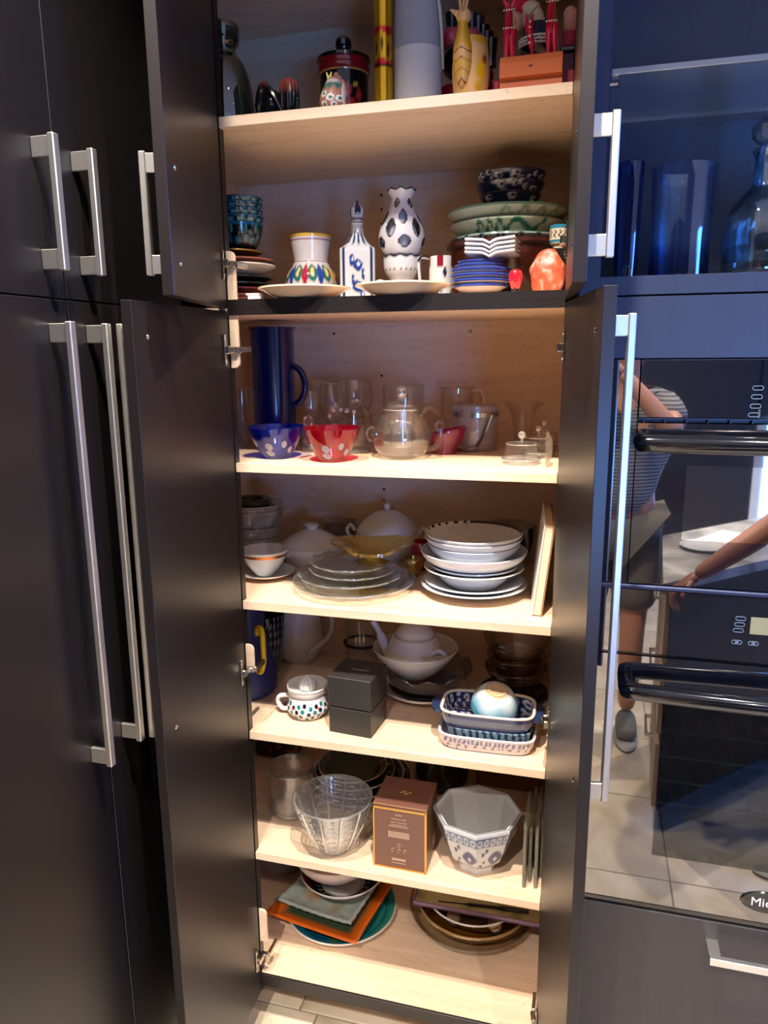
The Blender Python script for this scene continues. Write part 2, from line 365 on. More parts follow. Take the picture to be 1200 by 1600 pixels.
# far wall with a tall window to the garden
wallf = mat('dark_far_cabinetry', C(44, 42, 48), 0.5)
wf = struct('wall_front', join(box(3.0, 0.05, 2.85, (0.35, -4.2, 1.4)), box(0.6, 0.05, 2.85, (3.22, -4.2, 1.4)), box(1.1, 0.05, 0.25, (2.38, -4.2, 0.12)), box(1.1, 0.05, 1.60, (2.38, -4.2, 2.045))), wallf)
wn = struct('window_1', join(box(0.06, 0.07, 1.06, (1.87, -4.19, 0.75)), box(0.06, 0.07, 1.06, (2.90, -4.19, 0.75)), box(0.04, 0.07, 1.0, (2.38, -4.19, 0.75)), box(1.06, 0.07, 0.06, (2.38, -4.19, 0.25)), box(1.06, 0.07, 0.06, (2.38, -4.19, 1.25))), mat('window_frame', C(220, 222, 225), 0.4))
pane_glow, nt_, o_ = nodemat('daylight_beyond_window'); e_ = N(nt_, 'ShaderNodeEmission', Strength=32.0); e_.inputs[0].default_value = (0.12, 0.36, 1.0, 1); nt_.links.new(e_.outputs[0], o_.inputs[0])
struct('window_pane', box(1.02, 0.01, 0.98, (2.38, -4.215, 0.75)), pane_glow, wn)

def handle_mesh(z0, z1, out=0.050, wd=0.0135):
    """bar handle with two flat posts; local x across the door, +y away from its outer face"""
    return (box(0.007, out-0.004, 0.029, (0, (out-0.004)/2, z1-0.017), 0.001), box(0.007, out-0.004, 0.029, (0, (out-0.004)/2, z0+0.017), 0.001),
            box(wd, 0.011, z1-z0, (0, out, (z0+z1)/2), 0.0015))
def add_handle(parent, x, y, z0, z1, rot):
    h = bpy.data.objects.new('handle', None); COL.objects.link(h); h.parent = parent; h.location = (x, y, 0); h.rotation_euler = (0, 0, rot)
    a, b, c = handle_mesh(z0, z1); O('post', a, STEEL, h, smooth=False); O('post', b, STEEL, h, smooth=False); O('bar', c, STEEL, h, smooth=False)
DW = 0.355; DT = 0.019
def swing_door(root, hx, ang, z0, z1, side, hz, sz, hinges):
    """side +1: hinged on the left of the cabinet, -1: on the right"""
    d = O('door', box(DW, DT, z1-z0, (DW/2, -side*DT/2, (z0+z1)/2), 0.0008), DARK, root, (hx, -0.006, 0), (0, 0, math.radians(ang)), smooth=False)
    a, b, c = handle_mesh(hz[0], hz[1], 0.031)
    O('handle', xf(join(a, b, c), (DW-0.045, -side*DT, 0), (0, 0, PI if side > 0 else 0)), STEEL, d, smooth=False)
    for s in sz:
        O('screw', xf(lathe([(0, 0.0025), (0.003, 0.0022), (0.0048, 0), ], 12), (DW-0.045, side*0.0, s), (-side*PI/2, 0, 0)), CHROME, d)
    for z in hinges:
        # steel hinge: cup plate on the door, arm reaching into the cabinet
        hm = join(box(0.010, 0.003, 0.062, (0.021, side*0.0018, z), 0.001), box(0.026, 0.010, 0.016, (0.013, side*0.008, z), 0.002),
                  xf(lathe([(0, 0.003), (0.003, 0.002), (0.004, 0)], 10), (0.022, side*0.003, z+0.022), (-side*PI/2, 0, 0)),
                  xf(lathe([(0, 0.003), (0.003, 0.002), (0.004, 0)], 10), (0.022, side*0.003, z-0.022), (-side*PI/2, 0, 0)))
        O('hinge', hm, CHROME, d, smooth=False)
    return d
def hz_of(px, py): return float(hitp(px, py, 1, 0.0)[2])
ZLC = 1.749; ZB = 0.128
# ---- lower cabinet
lc = thing('tall_cabinet', 'tall dark kitchen cabinet with open doors and maple shelves full of dishes', 'cabinet', (0, 0, 0))
O('side_panel', box(0.018, D+0.02, ZLC+0.015-0.09, (XL-0.009, D/2, (ZLC+0.105)/2)), MAPLE, lc, smooth=False)
O('side_panel', box(0.018, D+0.012, 1.757-0.105, (W+0.009, D/2+0.004, (1.757+0.105)/2)), MAPLE, lc, smooth=False)
bp = O('back_panel', box(W-XL, 0.01, ZLC-Z5+0.03, ((W+XL)/2, D+0.005, (ZLC+Z5)/2)), MAPLE, lc, smooth=False)
O('screw_cap', join(*[xf(lathe([(0, 0.002), (0.0035, 0.0015), (0.0045, 0)], 10), (X(px, D, 1.7), D, hitp(px, py, 1, D)[2]), (PI/2, 0, 0)) for px, py in [(522, 521), (735, 517)]]), CHROME, lc)
O('shelf_pin_hole', join(*[xf(lathe([(0, 0.0015), (0.0035, 0.001)], 8), (X(px, D, 1.5), D, hitp(px, py, 1, D)[2]), (PI/2, 0, 0)) for px, py in [(597, 587), (599, 764), (599, 781)]]), BLACK, lc)
O('top_panel', join(box(W-XL, D, 0.015, ((W+XL)/2, D/2, ZLC+0.0075))), MAPLE, lc, smooth=False)
O('front_edge', box(W, 0.004, 0.0155, (W/2, -0.002, ZLC+0.0075)), DARK, lc, smooth=False)
O('bottom_panel', box(W-XL, D, 0.018, ((W+XL)/2, D/2, Z5-0.009)), MAPLE, lc, smooth=False)
O('bottom_rail', join(box(W, 0.006, 0.020, (W/2, -0.003, Z5-0.0105), 0.001), box(W, 0.016, 0.024, (W/2, 0.012, ZB-0.004))), DARK, lc, smooth=False)
O('plinth', box(0.9, 0.015, ZB-0.015, ((W+XL)/2, 0.30, (ZB-0.015)/2)), DARK, lc, smooth=False)
O('front_stile', box(-XL, 0.018, ZLC-0.1, (XL/2, 0.009, (ZLC+0.1)/2)), DARK, lc, smooth=False)
shm = box(W-XL-0.003, D-0.012, TH, ((W+XL)/2, (D-0.012)/2, -TH/2), 0.0008)
for i, z in enumerate((Z1, Z2, Z3, Z4)):
    if i == 0: sh0 = O('shelf', shm, MAPLE, lc, (0, 0, z), smooth=False)
    else:
        s_ = sh0.copy(); COL.objects.link(s_); s_.parent = lc; s_.location = (0, 0, z)
def block(root, z0, z1, top):
    a = 0.012; pts = [(0, z0), (0, z1), (0.0185, z1), (0.0185, z0)]
    P = [(0, z0), (0.0185, z0), (0.0185, z1), (0, z1)]
    if top: P = [(0, z0), (0.0185, z0), (0.0185, z1-a)]+[(0.0185-a+a*math.cos(t), z1-a+a*math.sin(t)) for t in np.linspace(0.2, PI/2, 5)]+[(0, z1)]
    else: P = [(0, z1), (0, z0)]+[(0.0185-a+a*math.cos(t), z0+a+a*math.sin(t)) for t in np.linspace(-PI/2, -0.2, 5)]+[(0.0185, z0+a), (0.0185, z1)]
    O('hinge_block', xf(prism(P, 0.006), (0.0, 0.008, 0), (PI/2, 0, 0)), MAPLE, root, smooth=False)
hl = [hz_of(362, 547), hz_of(386, 1044), hz_of(403, 1487)]
block(lc, hz_of(360, 575), ZLC, False); block(lc, hz_of(388, 1045), hz_of(388, 1008), True); block(lc, hz_of(403, 1470), hz_of(403, 1422), True)
for z in hl: O('hinge_arm', join(box(0.008, 0.05, 0.013, (0.0225, 0.022, z), 0.002), box(0.02, 0.012, 0.012, (0.012, -0.004, z), 0.002)), CHROME, lc, smooth=False)
ZT_L = 1.757
swing_door(lc, 0.0, -88.3, 0.105, ZT_L, 1, (0.965, 1.722), (1.700, 0.99), hl)
hr = [hz_of(876, 543), hz_of(857, 1122), hz_of(838, 1580)]
swing_door(lc, W, -79.85, 0.105, ZT_L, -1, (0.955, 1.722), (1.700, 0.99), hr)
for z in hr: O('hinge_arm', box(0.008, 0.05, 0.013, (W-0.006, 0.022, z), 0.002), CHROME, lc, smooth=False)
# ---- upper cabinet
ZUT = 2.62
uc = thing('wall_cabinet', 'dark upper cabinet with open doors above the tall cabinet', 'cabinet', (0, 0, 0))
O('side_panel', box(0.018, D+0.02, ZUT-1.765, (XL-0.009, D/2, (ZUT+1.765)/2)), MAPLE, uc, smooth=False)
O('side_panel', box(0.018, D+0.012, ZUT-1.765, (W+0.009, D/2+0.004, (ZUT+1.765)/2)), MAPLE, uc, smooth=False)
O('back_panel', box(W-XL, 0.01, ZUT-ZD, ((W+XL)/2, D+0.005, (ZUT+ZD)/2)), MAPLE, uc, smooth=False)
O('shelf_pin_hole', join(*[xf(lathe([(0, 0.0015), (0.0035, 0.001)], 8), (X(px, D, 1.9), D, hitp(px, py, 1, D)[2]), (PI/2, 0, 0)) for px, py in [(597, 305), (597, 327), (597, 349)]]), BLACK, uc)
O('bottom_panel', box(W-XL, D, 0.014, ((W+XL)/2, D/2, ZD-0.0075)), MAPLE, uc, smooth=False)
O('front_edge', box(W, 0.004, 0.0155, (W/2, -0.002, ZD-0.0078)), DARK, uc, smooth=False)
O('front_stile', box(-XL, 0.018, ZUT-1.765, (XL/2, 0.009, (ZUT+1.765)/2)), DARK, uc, smooth=False)
s_ = sh0.copy(); COL.objects.link(s_); s_.parent = uc; s_.location = (0, 0, ZA)
ZA2 = float(hitp(480, 53, 1, D)[2])
s_ = sh0.copy(); COL.objects.link(s_); s_.parent = uc; s_.location = (0, 0, ZA2+TH)
O('top_panel', box(W-XL, D, 0.018, ((W+XL)/2, D/2, ZUT)), MAPLE, uc, smooth=False)
hu = [hz_of(350, 414)]; block(uc, ZD, hz_of(355, 392), True)
O('hinge_arm', join(box(0.008, 0.05, 0.013, (0.0225, 0.022, hu[0]), 0.002), box(0.02, 0.012, 0.012, (0.012, -0.004, hu[0]), 0.002)), CHROME, uc, smooth=False)
swing_door(uc, 0.0, -76.3, 1.7625, ZUT, 1, (1.797, 1.985), (1.961, 1.815), hu)
hur = [hz_of(884, 378)]
O('hinge_arm', box(0.008, 0.05, 0.013, (W-0.006, 0.022, hur[0]), 0.002), CHROME, uc, smooth=False)
swing_door(uc, W, -86.6, 1.7625, ZUT, -1, (1.797, 1.985), (1.961, 1.815), hur)
# ---- run of closed doors on the left, facing +x
LX = -0.09; ys = -0.385
for nm, lab, z0, z1, hz in (('side_cabinet', 'closed dark cabinet doors at the left, above the long-handled ones', 1.7595, 2.62, (1.797, 1.99)), ('side_cabinet', 'closed dark cabinet doors at the left with the two long steel handles', 0.105, 1.7565, (0.967, 1.722))):
    r = thing(nm, lab, 'cabinet', (LX, ys, 0))
    O('body', box(0.5, 1.08, z1-z0+0.003, (-0.272, -0.185, (z0+z1)/2)), SHADED_LAM, r, smooth=False)
    for y0, y1, hy in ((-0.72, -0.0015, -0.045), (0.0015, 0.355, 0.045)):
        d = O('door', box(0.019, y1-y0, z1-z0, (-0.0095, (y0+y1)/2, (z0+z1)/2), 0.0008), SHADED_LAM, r, smooth=False)
        a, b, c = handle_mesh(hz[0], hz[1], 0.037)
        O('handle', xf(join(a, b, c), (0, hy, 0), (0, 0, -PI/2)), STEEL, d, smooth=False)
struct('baseboard_left', box(0.02, 1.08, 0.10, (LX-0.06, ys-0.185, 0.05)), SHADED_LAM)

# ---- oven column at the right
CX0, CX1, CY = 0.7005, 1.50, -0.024
st = thing('display_niche', 'open dark blue-lit niche with a glass shelf at the upper right', 'shelf', (0, 0, 0))
xs = X(938, CY, 1.8)
O('side_panel', box(xs-CX0, 0.36, ZUT-1.766, ((xs+CX0)/2, CY+0.18, (ZUT+1.766)/2)), BLUE_LIT_LAM, st, smooth=False)
O('side_panel', box(0.03, 0.36, ZUT-1.766, (CX1-0.015, CY+0.18, (ZUT+1.766)/2)), BLUE_LIT_LAM, st, smooth=False)
O('back_panel', box(CX1-CX0-0.002, 0.012, ZUT-1.766, ((CX1+CX0)/2, CY+0.345, (ZUT+1.766)/2)), BLUE_LIT_LAM, st, smooth=False)
O('bottom_panel', box(CX1-xs-0.031, 0.335, 0.032, ((CX1+xs)/2-0.0155, CY+0.168, 1.782), 0.0008), BLUE_LIT_LAM, st, smooth=False)
O('top_panel', box(CX1-xs-0.031, 0.335, 0.03, ((CX1+xs)/2-0.0155, CY+0.168, ZUT-0.015)), BLUE_LIT_LAM, st, smooth=False)
gz = float(hitp(960, 112, 1, CY+0.02)[2])
O('glass_shelf', box(CX1-xs-0.036, 0.29, 0.010, ((CX1+xs)/2-0.016, CY+0.165, gz), 0.001), THICK, st, smooth=False)
O('shelf_pin', join(*[xf(solid([(0, 0), (0.004, 0), (0.004, 0.014), (0.006, 0.016), (0, 0.018)], 10, 1), (xs, CY+y, gz-0.011), (0, PI/2, 0)) for y in (0.05, 0.26)]), CHROME, st)
pn = tag(O('cabinet_panel', box(CX1-CX0, 0.02, 0.106, ((CX1+CX0)/2, CY+0.01, 1.710), 0.0008), BLUE_LIT_LAM, smooth=False), 'flat dark cabinet panel between the niche and the upper oven', 'panel')
tag(O('column_body', join(box(0.012, 0.48, 1.66, (CX0+0.006, 0.242, 0.93)), box(0.012, 0.48, 1.66, (CX1-0.006, 0.242, 0.93)), box(CX1-CX0, 0.01, 1.66, ((CX1+CX0)/2, 0.50, 0.93)), box(CX1-CX0, 0.4, 0.018, ((CX1+CX0)/2, 0.2, 1.742))), BLUE_LIT_LAM, smooth=False), 'dark carcass that holds the two ovens', 'cabinet')
OX0 = 0.714; OX1 = 1.48; xg = 0.812
DISP = mat('oven_display', C(120, 118, 96), 0.3, emit=(C(150, 148, 110), 0.5))
PRINT = mat('pale_print', C(120, 140, 160), 0.4)
def pill(cx, cz, w_=0.017, h=0.007, y=-0.0275):
    a = np.linspace(0, 2*PI, 24, endpoint=False); sx = w_/2-h/2
    P = [(cx+(sx if math.cos(t) > 0 else -sx)+h/2*math.cos(t), y, cz+h/2*math.sin(t)) for t in a]
    return tube(P, 0.0006, 5, closed=True)
def oven_handle(root, z, x0=0.820):
    P = spline([(x0, CY-0.005, z), (x0+0.003, CY-0.040, z), (x0+0.03, CY-0.052, z), (1.1, CY-0.060, z), (OX1-0.13, CY-0.052, z), (OX1-0.10, CY-0.040, z), (OX1-0.097, CY-0.005, z)], 8)
    O('handle', tube(P, 0.0165, 16), BLACK, root)
WINB = glass('blue_coated_window', (0.05, 0.1, 0.2), (0.02, 0.04, 0.1), base=0.55, refl=0.4)
WIND = glass('oven_window_glass', (0.3, 0.34, 0.36), (0.1, 0.12, 0.14), base=0.09, refl=0.6)
ov = thing('built_in_oven', 'upper black glass oven with a wide handle and a bluish window', 'oven', (0, 0, 0))
O('side_trim', box(xg-0.002-OX0, 0.02, 1.655-1.242, ((OX0+xg-0.002)/2, CY+0.008, (1.655+1.242)/2)), BMIR, ov, smooth=False)
O('control_panel', box(OX1-xg, 0.02, 1.655-1.553, ((OX1+xg)/2, CY+0.008, (1.655+1.553)/2), 0.001), BMIR, ov, smooth=False)
O('vent', join(box(OX1-xg, 0.01, 0.0015, ((OX1+xg)/2, CY+0.004, 1.5515)), box(OX1-xg, 0.006, 0.008, ((OX1+xg)/2, CY+0.014, 1.5478)), *[box(0.002, 0.012, 0.008, (xg+0.01+0.036*i, CY+0.006, 1.5478)) for i in range(18)]), mat('vent_blue_black', C(30, 36, 60), 0.35), ov, smooth=False)
wx0, wz0, wz1 = 0.900, 1.331, 1.468
O('door', join(box(wx0-xg, 0.02, 0.3, ((wx0+xg)/2, CY+0.008, 1.393)), box(OX1-1.40, 0.02, 0.3, ((OX1+1.40)/2, CY+0.008, 1.393)), box(1.40-wx0, 0.02, 1.543-wz1, ((1.40+wx0)/2, CY+0.008, (1.543+wz1)/2)), box(1.40-wx0, 0.02, wz0-1.243, ((1.40+wx0)/2, CY+0.008, (1.243+wz0)/2))), BMIR, ov, smooth=False)
O('window', box(1.40-wx0, 0.006, wz1-wz0, ((1.40+wx0)/2, CY+0.001, (wz0+wz1)/2)), WINB, ov, smooth=False)
O('cavity', box(0.5, 0.3, 0.2, (1.15, 0.16, 1.40)), mat('oven_enamel', C(22, 28, 44), 0.4), ov, smooth=False)
O('button', join(*[pill(X(px, CY, z), z) for px, z in ((1184, 1.606), (1182, 1.591), (1180, 1.575))], pill(1.0015, 1.548+0.012)), PRINT, ov)
oven_handle(ov, 1.512)
O('trim', box(OX1-OX0, 0.012, 0.008, ((OX1+OX0)/2, CY-0.001, 1.2365), 0.002), mat('blue_black_trim', C(40, 52, 84), 0.3), ov, smooth=False)
lo = thing('built_in_oven', 'lower black glass oven with wire racks behind its window', 'oven', (0, 0, 0))
O('control_panel', box(OX1-OX0, 0.02, 1.231-1.104, ((OX1+OX0)/2, CY+0.008, (1.231+1.104)/2), 0.001), BMIR, lo, smooth=False)
O('vent', box(OX1-OX0, 0.008, 0.004, ((OX1+OX0)/2, CY+0.006, 1.101)), BLACK, lo, smooth=False)
O('display', box(0.10, 0.002, 0.032, (X(1172, CY, 1.175)+0.05, CY-0.003, 1.177)), DISP, lo, smooth=False)
O('button', join(*[pill(1.012-0.001*i, 1.189-0.0115*i) for i in range(3)], pill(1.009, 1.143), pill(1.037, 1.143), box(0.006, 0.001, 0.003, (1.009, CY-0.003, 1.143)), box(0.006, 0.001, 0.003, (1.037, CY-0.003, 1.143))), PRINT, lo)
wx0, wz0, wz1 = 0.890, 0.675, 1.010
O('door', join(box(wx0-OX0, 0.02, 0.535, ((wx0+OX0)/2, CY+0.008, 0.8305)), box(OX1-1.38, 0.02, 0.535, ((OX1+1.38)/2, CY+0.008, 0.8305)), box(1.38-wx0, 0.02, 1.098-wz1, ((1.38+wx0)/2, CY+0.008, (1.098+wz1)/2)), box(1.38-wx0, 0.02, wz0-0.563, ((1.38+wx0)/2, CY+0.008, (0.563+wz0)/2))), BMIR, lo, smooth=False)
O('window', box(1.38-wx0, 0.006, wz1-wz0, ((1.38+wx0)/2, CY+0.001, (wz0+wz1)/2)), WIND, lo, smooth=False)
CV = mat('oven_enamel', C(22, 28, 44), 0.4)
O('cavity', join(box(0.5, 0.01, 0.36, (1.135, 0.40, 0.84)), box(0.01, 0.4, 0.36, (0.885, 0.2, 0.84)), box(0.01, 0.4, 0.36, (1.385, 0.2, 0.84)), box(0.5, 0.4, 0.01, (1.135, 0.2, 0.665)), box(0.5, 0.4, 0.01, (1.135, 0.2, 1.02))), CV, lo, smooth=False)
for zz in (0.92, 0.865, 0.81, 0.76):
    rod = [tube([(0.895, 0.03, zz), (1.375, 0.03, zz)], 0.003, 6), tube([(0.895, 0.36, zz), (1.375, 0.36, zz)], 0.002, 6)]
    rod += [tube([(0.9+0.03*i, 0.03, zz), (0.9+0.03*i, 0.36, zz)], 0.0012, 5) for i in range(16)]
    O('rack', join(*rod), STEEL, lo)
oven_handle(lo, 1.046)
def text(name, s, size, material, parent, loc, rot, align='CENTER', ext=0.0003):
    c = bpy.data.curves.new(name, 'FONT'); c.body = s; c.size = size; c.align_x = align; c.align_y = 'CENTER'; c.extrude = ext; c.resolution_u = 2
    o = bpy.data.objects.new(name, c); COL.objects.link(o); c.materials.append(material); o.location = loc; o.rotation_euler = rot
    if parent: o.parent = parent
    me = bpy.data.meshes.new_from_object(o); o2 = bpy.data.objects.new(name, me); COL.objects.link(o2); o2.location = loc; o2.rotation_euler = rot; o2.parent = parent
    bpy.data.objects.remove(o); o2.name = name
    return o2
bx_, bz_ = 1.106, 0.609
O('badge', xf(lathe([(0, 0.004), (0.044, 0.004), (0.047, 0.002), (0.047, 0)], 40), (bx_, CY-0.001, bz_), (PI/2, 0, 0), (1, 0.5, 1)), BLACK, lo)
text('lettering', 'Miele', 0.026, mat('white_print', C(235, 235, 235), 0.4), lo, (bx_, CY-0.0055, bz_), (PI/2, 0, 0), ext=0.0004)
O('trim', box(OX1-OX0, 0.012, 0.012, ((OX1+OX0)/2, CY+0.008, 0.553), 0.002), BLACK, lo, smooth=False)
dr = thing('drawer_cabinet', 'wide plain drawer under the ovens with a steel bar handle', 'drawer', (0, 0, 0))
O('drawer_front', box(CX1-CX0, 0.02, 0.436, ((CX1+CX0)/2, CY+0.01, 0.325), 0.0008), DRW_LAM, dr, smooth=False)
O('handle', join(box(0.022, 0.045, 0.007, (1.016, CY-0.0225, 0.500)), box(0.022, 0.045, 0.007, (1.300, CY-0.0225, 0.500)), box(0.306, 0.012, 0.016, (1.158, CY-0.049, 0.496), 0.001)), STEEL, dr, smooth=False)

# ================================================================ crockery helpers
def P_(px, y, z): return (X(px, y, z), y, z)
def plate_m(R, h, t=0.003, foot=0.55, well=0.62, n=72, **kw):
    return vessel([(R*foot, 0), (R*(foot+0.04), 0.001), (R*well+R*0.08, h*0.28), (R*0.86, h*0.72), (R, h)], t, n, 5, **kw)
def bowl_m(R, h, foot=0.4, t=0.003, k=0.55, n=72, **kw):
    return vessel([(R*foot, 0), (R*(foot+0.03), h*0.03), (R*(0.5*foot+0.5), h*0.28), (R*0.93, h*0.66), (R, h)], t, n, 5, **kw)
def simple(name, m, material, label, cat, loc, rz=0, group=None, rot=None):
    return tag(O(name, m, material, None, loc, rot or (0, 0, rz)), label, cat, group)

gg = glass('greenish_pressed_glass', (0.93, 0.96, 0.95), (0.7, 0.78, 0.75), pw=2.0, bump=0.3, bscale=30, base=0.09, haze=0.04, hcol=(0.75, 0.8, 0.78))
BRIM = glass('bright_glass_rim', (0.93, 0.95, 0.95), (0.75, 0.8, 0.8), base=0.34, haze=0.3, hcol=(0.85, 0.88, 0.88))
# ---------------------------------------------------------------- top shelf (A)
z = ZA
p = P_(356, 0.088, z); k = K(p); H = ZT(p, 40)-z; R = 43*k
simple('glass_bottle', vessel([(R*0.94, 0), (R*1.0, 0.004), (R, H*0.2), (R*0.90, H*0.44), (R*0.70, H*0.62), (R*0.45, H*0.72), (R*0.42, H*0.78), (R*0.54, H*0.84), (R*0.57, H*0.96), (R*0.52, H)], 0.004, 48,
       wob=lambda th, r, zz, i, ins: (1+0.02*np.sign(np.sin(6*th))*(zz > H*0.7), 0*th)), GREENG, 'dark green glass bottle with a wide collared neck on the top shelf', 'bottle', p)
# black glazed bird made of curved lobes
p = P_(438, 0.07, z); k = K(p); t = thing('bird_figurine', 'black glazed bird figurine with rust red tipped tail and crest', 'figurine', p)
RUST = mat('rust_glaze', C(150, 62, 44), 0.3)
def gradrust(h0, h1):
    def f(th, zz, r, ins): return mixc(flat(th, C(12, 10, 12)), C(168, 70, 50), sm(zz, h0, h1))
    return f
def colz(m, f):
    v = np.asarray(m[0]); th = np.zeros(len(v)); return (v, m[1], f(th, v[:, 2], v[:, 0]*0, v[:, 0]*0))
Hb = ZT(p, 128)-z
O('body', colz(join(ball(1, (0.0, 0.012, 0.018), 24, (36*k, 0.024, 0.018)), ball(1, (-0.022, 0.012, Hb*0.45), 24, (0.026, 0.022, Hb*0.44))), gradrust(Hb*0.85, Hb*1.1)), PAINT, t)
for i in range(5):
    a = -0.020-i*0.0035
    O('wing_feather', colz(tube(spline([(0.012-i*0.003, -0.012+0.006*i, 0.010), (-0.012-i*0.004, -0.012+0.006*i, Hb*(0.72+0.05*i)), (-0.032-i*0.002, -0.006+0.006*i, Hb*(0.95-0.03*abs(i-2))), (-0.046-i*0.001, 0.002+0.005*i, Hb*0.45), (-0.046, 0.004+0.005*i, 0.008)], 5), [0.006]*8+[0.0085]*8+[0.006]*5, 10), gradrust(Hb*0.85, Hb*1.1)), PAINT, t)
Hc = ZT(p, 113)-z
for i in range(6):
    x = 0.008+i*0.0062
    O('neck_feather', colz(tube(spline([(x*0.8+0.004, -0.004, 0.004), (x, -0.006, Hc*0.45), (x*0.95-0.002, 0, Hc*(0.80+0.07*math.sin(i*0.7)))], 6), [0.006]*6+[0.0052]*6+[0.003], 8), gradrust(Hc*0.55, Hc*0.8)), PAINT, t)
# clay bird whistle
p = P_(522, 0.045, z); k = K(p); Hw = ZT(p, 116)-z; Rw = 21*k
def f_(th, zz, r, ins):
    c = flat(th, C(168, 112, 90)); c = mixc(c, C(40, 110, 96), sm(np.cos(9*th)*0.004+0.006-np.abs(zz-Hw*0.66), 0, 0.002))
    for a, h in ((-0.5, 0.42), (0.05, 0.30), (-0.5, 0.15), (0.75, 0.28), (0.3, 0.12)):
        c = mixc(c, C(240, 238, 230), blob(th, zz, a, Hw*h, 0.34, Hw*0.10, 0.5)); c = mixc(c, C(20, 90, 84), blob(th, zz, a+0.04, Hw*h, 0.17, Hw*0.06, 0.5))
    d = ((np.abs((th*5) % 1-0.5) < 0.28) & (np.abs(zz-Hw*0.78) < 0.0035)); return mixc(c, C(245, 242, 235), d.astype(float))
t = thing('clay_bird', 'small terracotta bird whistle painted with white petals and two yellow horns', 'figurine', p)
O('body', solid([(0.012, 0), (Rw, 0.012), (Rw*1.02, Hw*0.4), (Rw*0.72, Hw*0.68), (Rw*0.4, Hw*0.88), (0.004, Hw*0.93)], 64, 8, paint=f_), MATTEP, t)
YEL = mat('yellow_paint', C(236, 222, 120), 0.4)
for s in (-1, 1): O('horn', tube([(-0.006+s*0.001, -0.006, Hw*0.84), (-0.006+s*0.005, -0.008, Hw*1.02)], [0.0032, 0.0012], 8), YEL, t)
O('comb', join(*[ball(0.0062, (0.006+0.006*i, 0, Hw*(0.95-0.1*i)), 12) for i in range(3)]), mat('clay', C(160, 104, 86), 0.6), t)
O('wing', xf(ball(0.5, (0, 0, 0), 14, (0.006, 0.03, 0.045)), (Rw*0.9, -0.006, Hw*0.40)), mat('white_clay', C(226, 220, 206), 0.4), t)
# lacquer jar
p = P_(539, 0.16, z); k = K(p); R = 40*k; Hj = ZT(p, 121)-z; Hk = ZT(p, 57)-z
def f_(th, zz, r, ins):
    c = flat(th, C(14, 12, 14))
    for a, h, s in ((0.45, 0.62, 0.16), (0.62, 0.35, 0.2), (0.95, 0.55, 0.12), (-0.9, 0.5, 0.2), (0.2, 0.3, 0.14)):
        c = mixc(c, C(178, 44, 30), blob(th, zz, a, Hj*h, s*1.3, Hj*0.14))
    for a, h in ((0.8, 0.75), (0.75, 0.2), (0.3, 0.48), (-0.5, 0.3)): c = mixc(c, C(206, 150, 60), blob(th, zz, a, Hj*h, 0.12, Hj*0.05, 0.8))
    return c
t = thing('lacquer_jar', 'round black lacquered jar with a dark red band and a ball knob', 'jar', p)
O('body', solid([(R*0.9, 0), (R*0.93, 0.002), (R*0.93, Hj), (R*0.9, Hj)], 96, 16, paint=f_), PAINT, t)
zb = Hj
O('lid', lathe([(0, zb), (R*0.98, zb), (R*1.0, zb+0.003), (R*1.0, zb+0.014), (R*0.96, zb+0.017), (R*0.97, zb+0.024), (R*1.03, zb+0.026), (R*1.02, zb+0.032), (R*0.7, zb+0.033), (0.014, zb+0.036), (0.007, Hk-0.036), (0.013, Hk-0.030), (0.017, Hk-0.018), (0.015, Hk-0.007), (0.008, Hk-0.001), (0, Hk)], 64,
  paint=lambda th, zz, r, ins: mixc(mixc(flat(th, C(14, 12, 14)), C(120, 16, 20), ((zz > zb-0.001) & (zz < zb+0.0245)).astype(float)), C(190, 150, 70), ((zz < zb+0.0025) & (r > R*0.9)).astype(float))), PAINT, t)
# gold tube
p = P_(600, 0.075, z); k = K(p); R = 14.5*k; Ht = 0.30
za_, zb_ = ZT(p, 46)-z, ZT(p, 108)-z
GOLD = painted('gold_foil', 0.22, 0.3); GOLD.node_tree.nodes['Principled BSDF'].inputs['Metallic'].default_value = 0.75
def f_(th, zz, r, ins):
    c = flat(th, C(222, 168, 22)); e = 0.004*np.cos(4*th)
    c = mixc(c, C(60, 40, 8), (np.abs(zz-za_+0.006) < 0.0012)*1.0); c = mixc(c, C(60, 40, 8), (np.abs(zz-zb_) < 0.0012)*1.0)
    c = mixc(c, C(206, 20, 40), ((zz < za_) & (zz > za_-0.012+e))*1.0); c = mixc(c, C(206, 20, 40), ((zz > zb_+0.003) & (zz < zb_+0.012+e))*1.0)
    for a in (-0.6, 0.1, 0.8): c = mixc(c, C(90, 60, 10), blob(th, zz, a, (za_+zb_)/2+0.01*math.sin(a*5), 0.16, 0.016, a))
    return c
simple('gold_tube', solid([(R, 0), (R, 0.002), (R, Ht)], 64, 60, paint=f_), GOLD, 'tall shiny gold tube with red scalloped bands', 'tube', p)
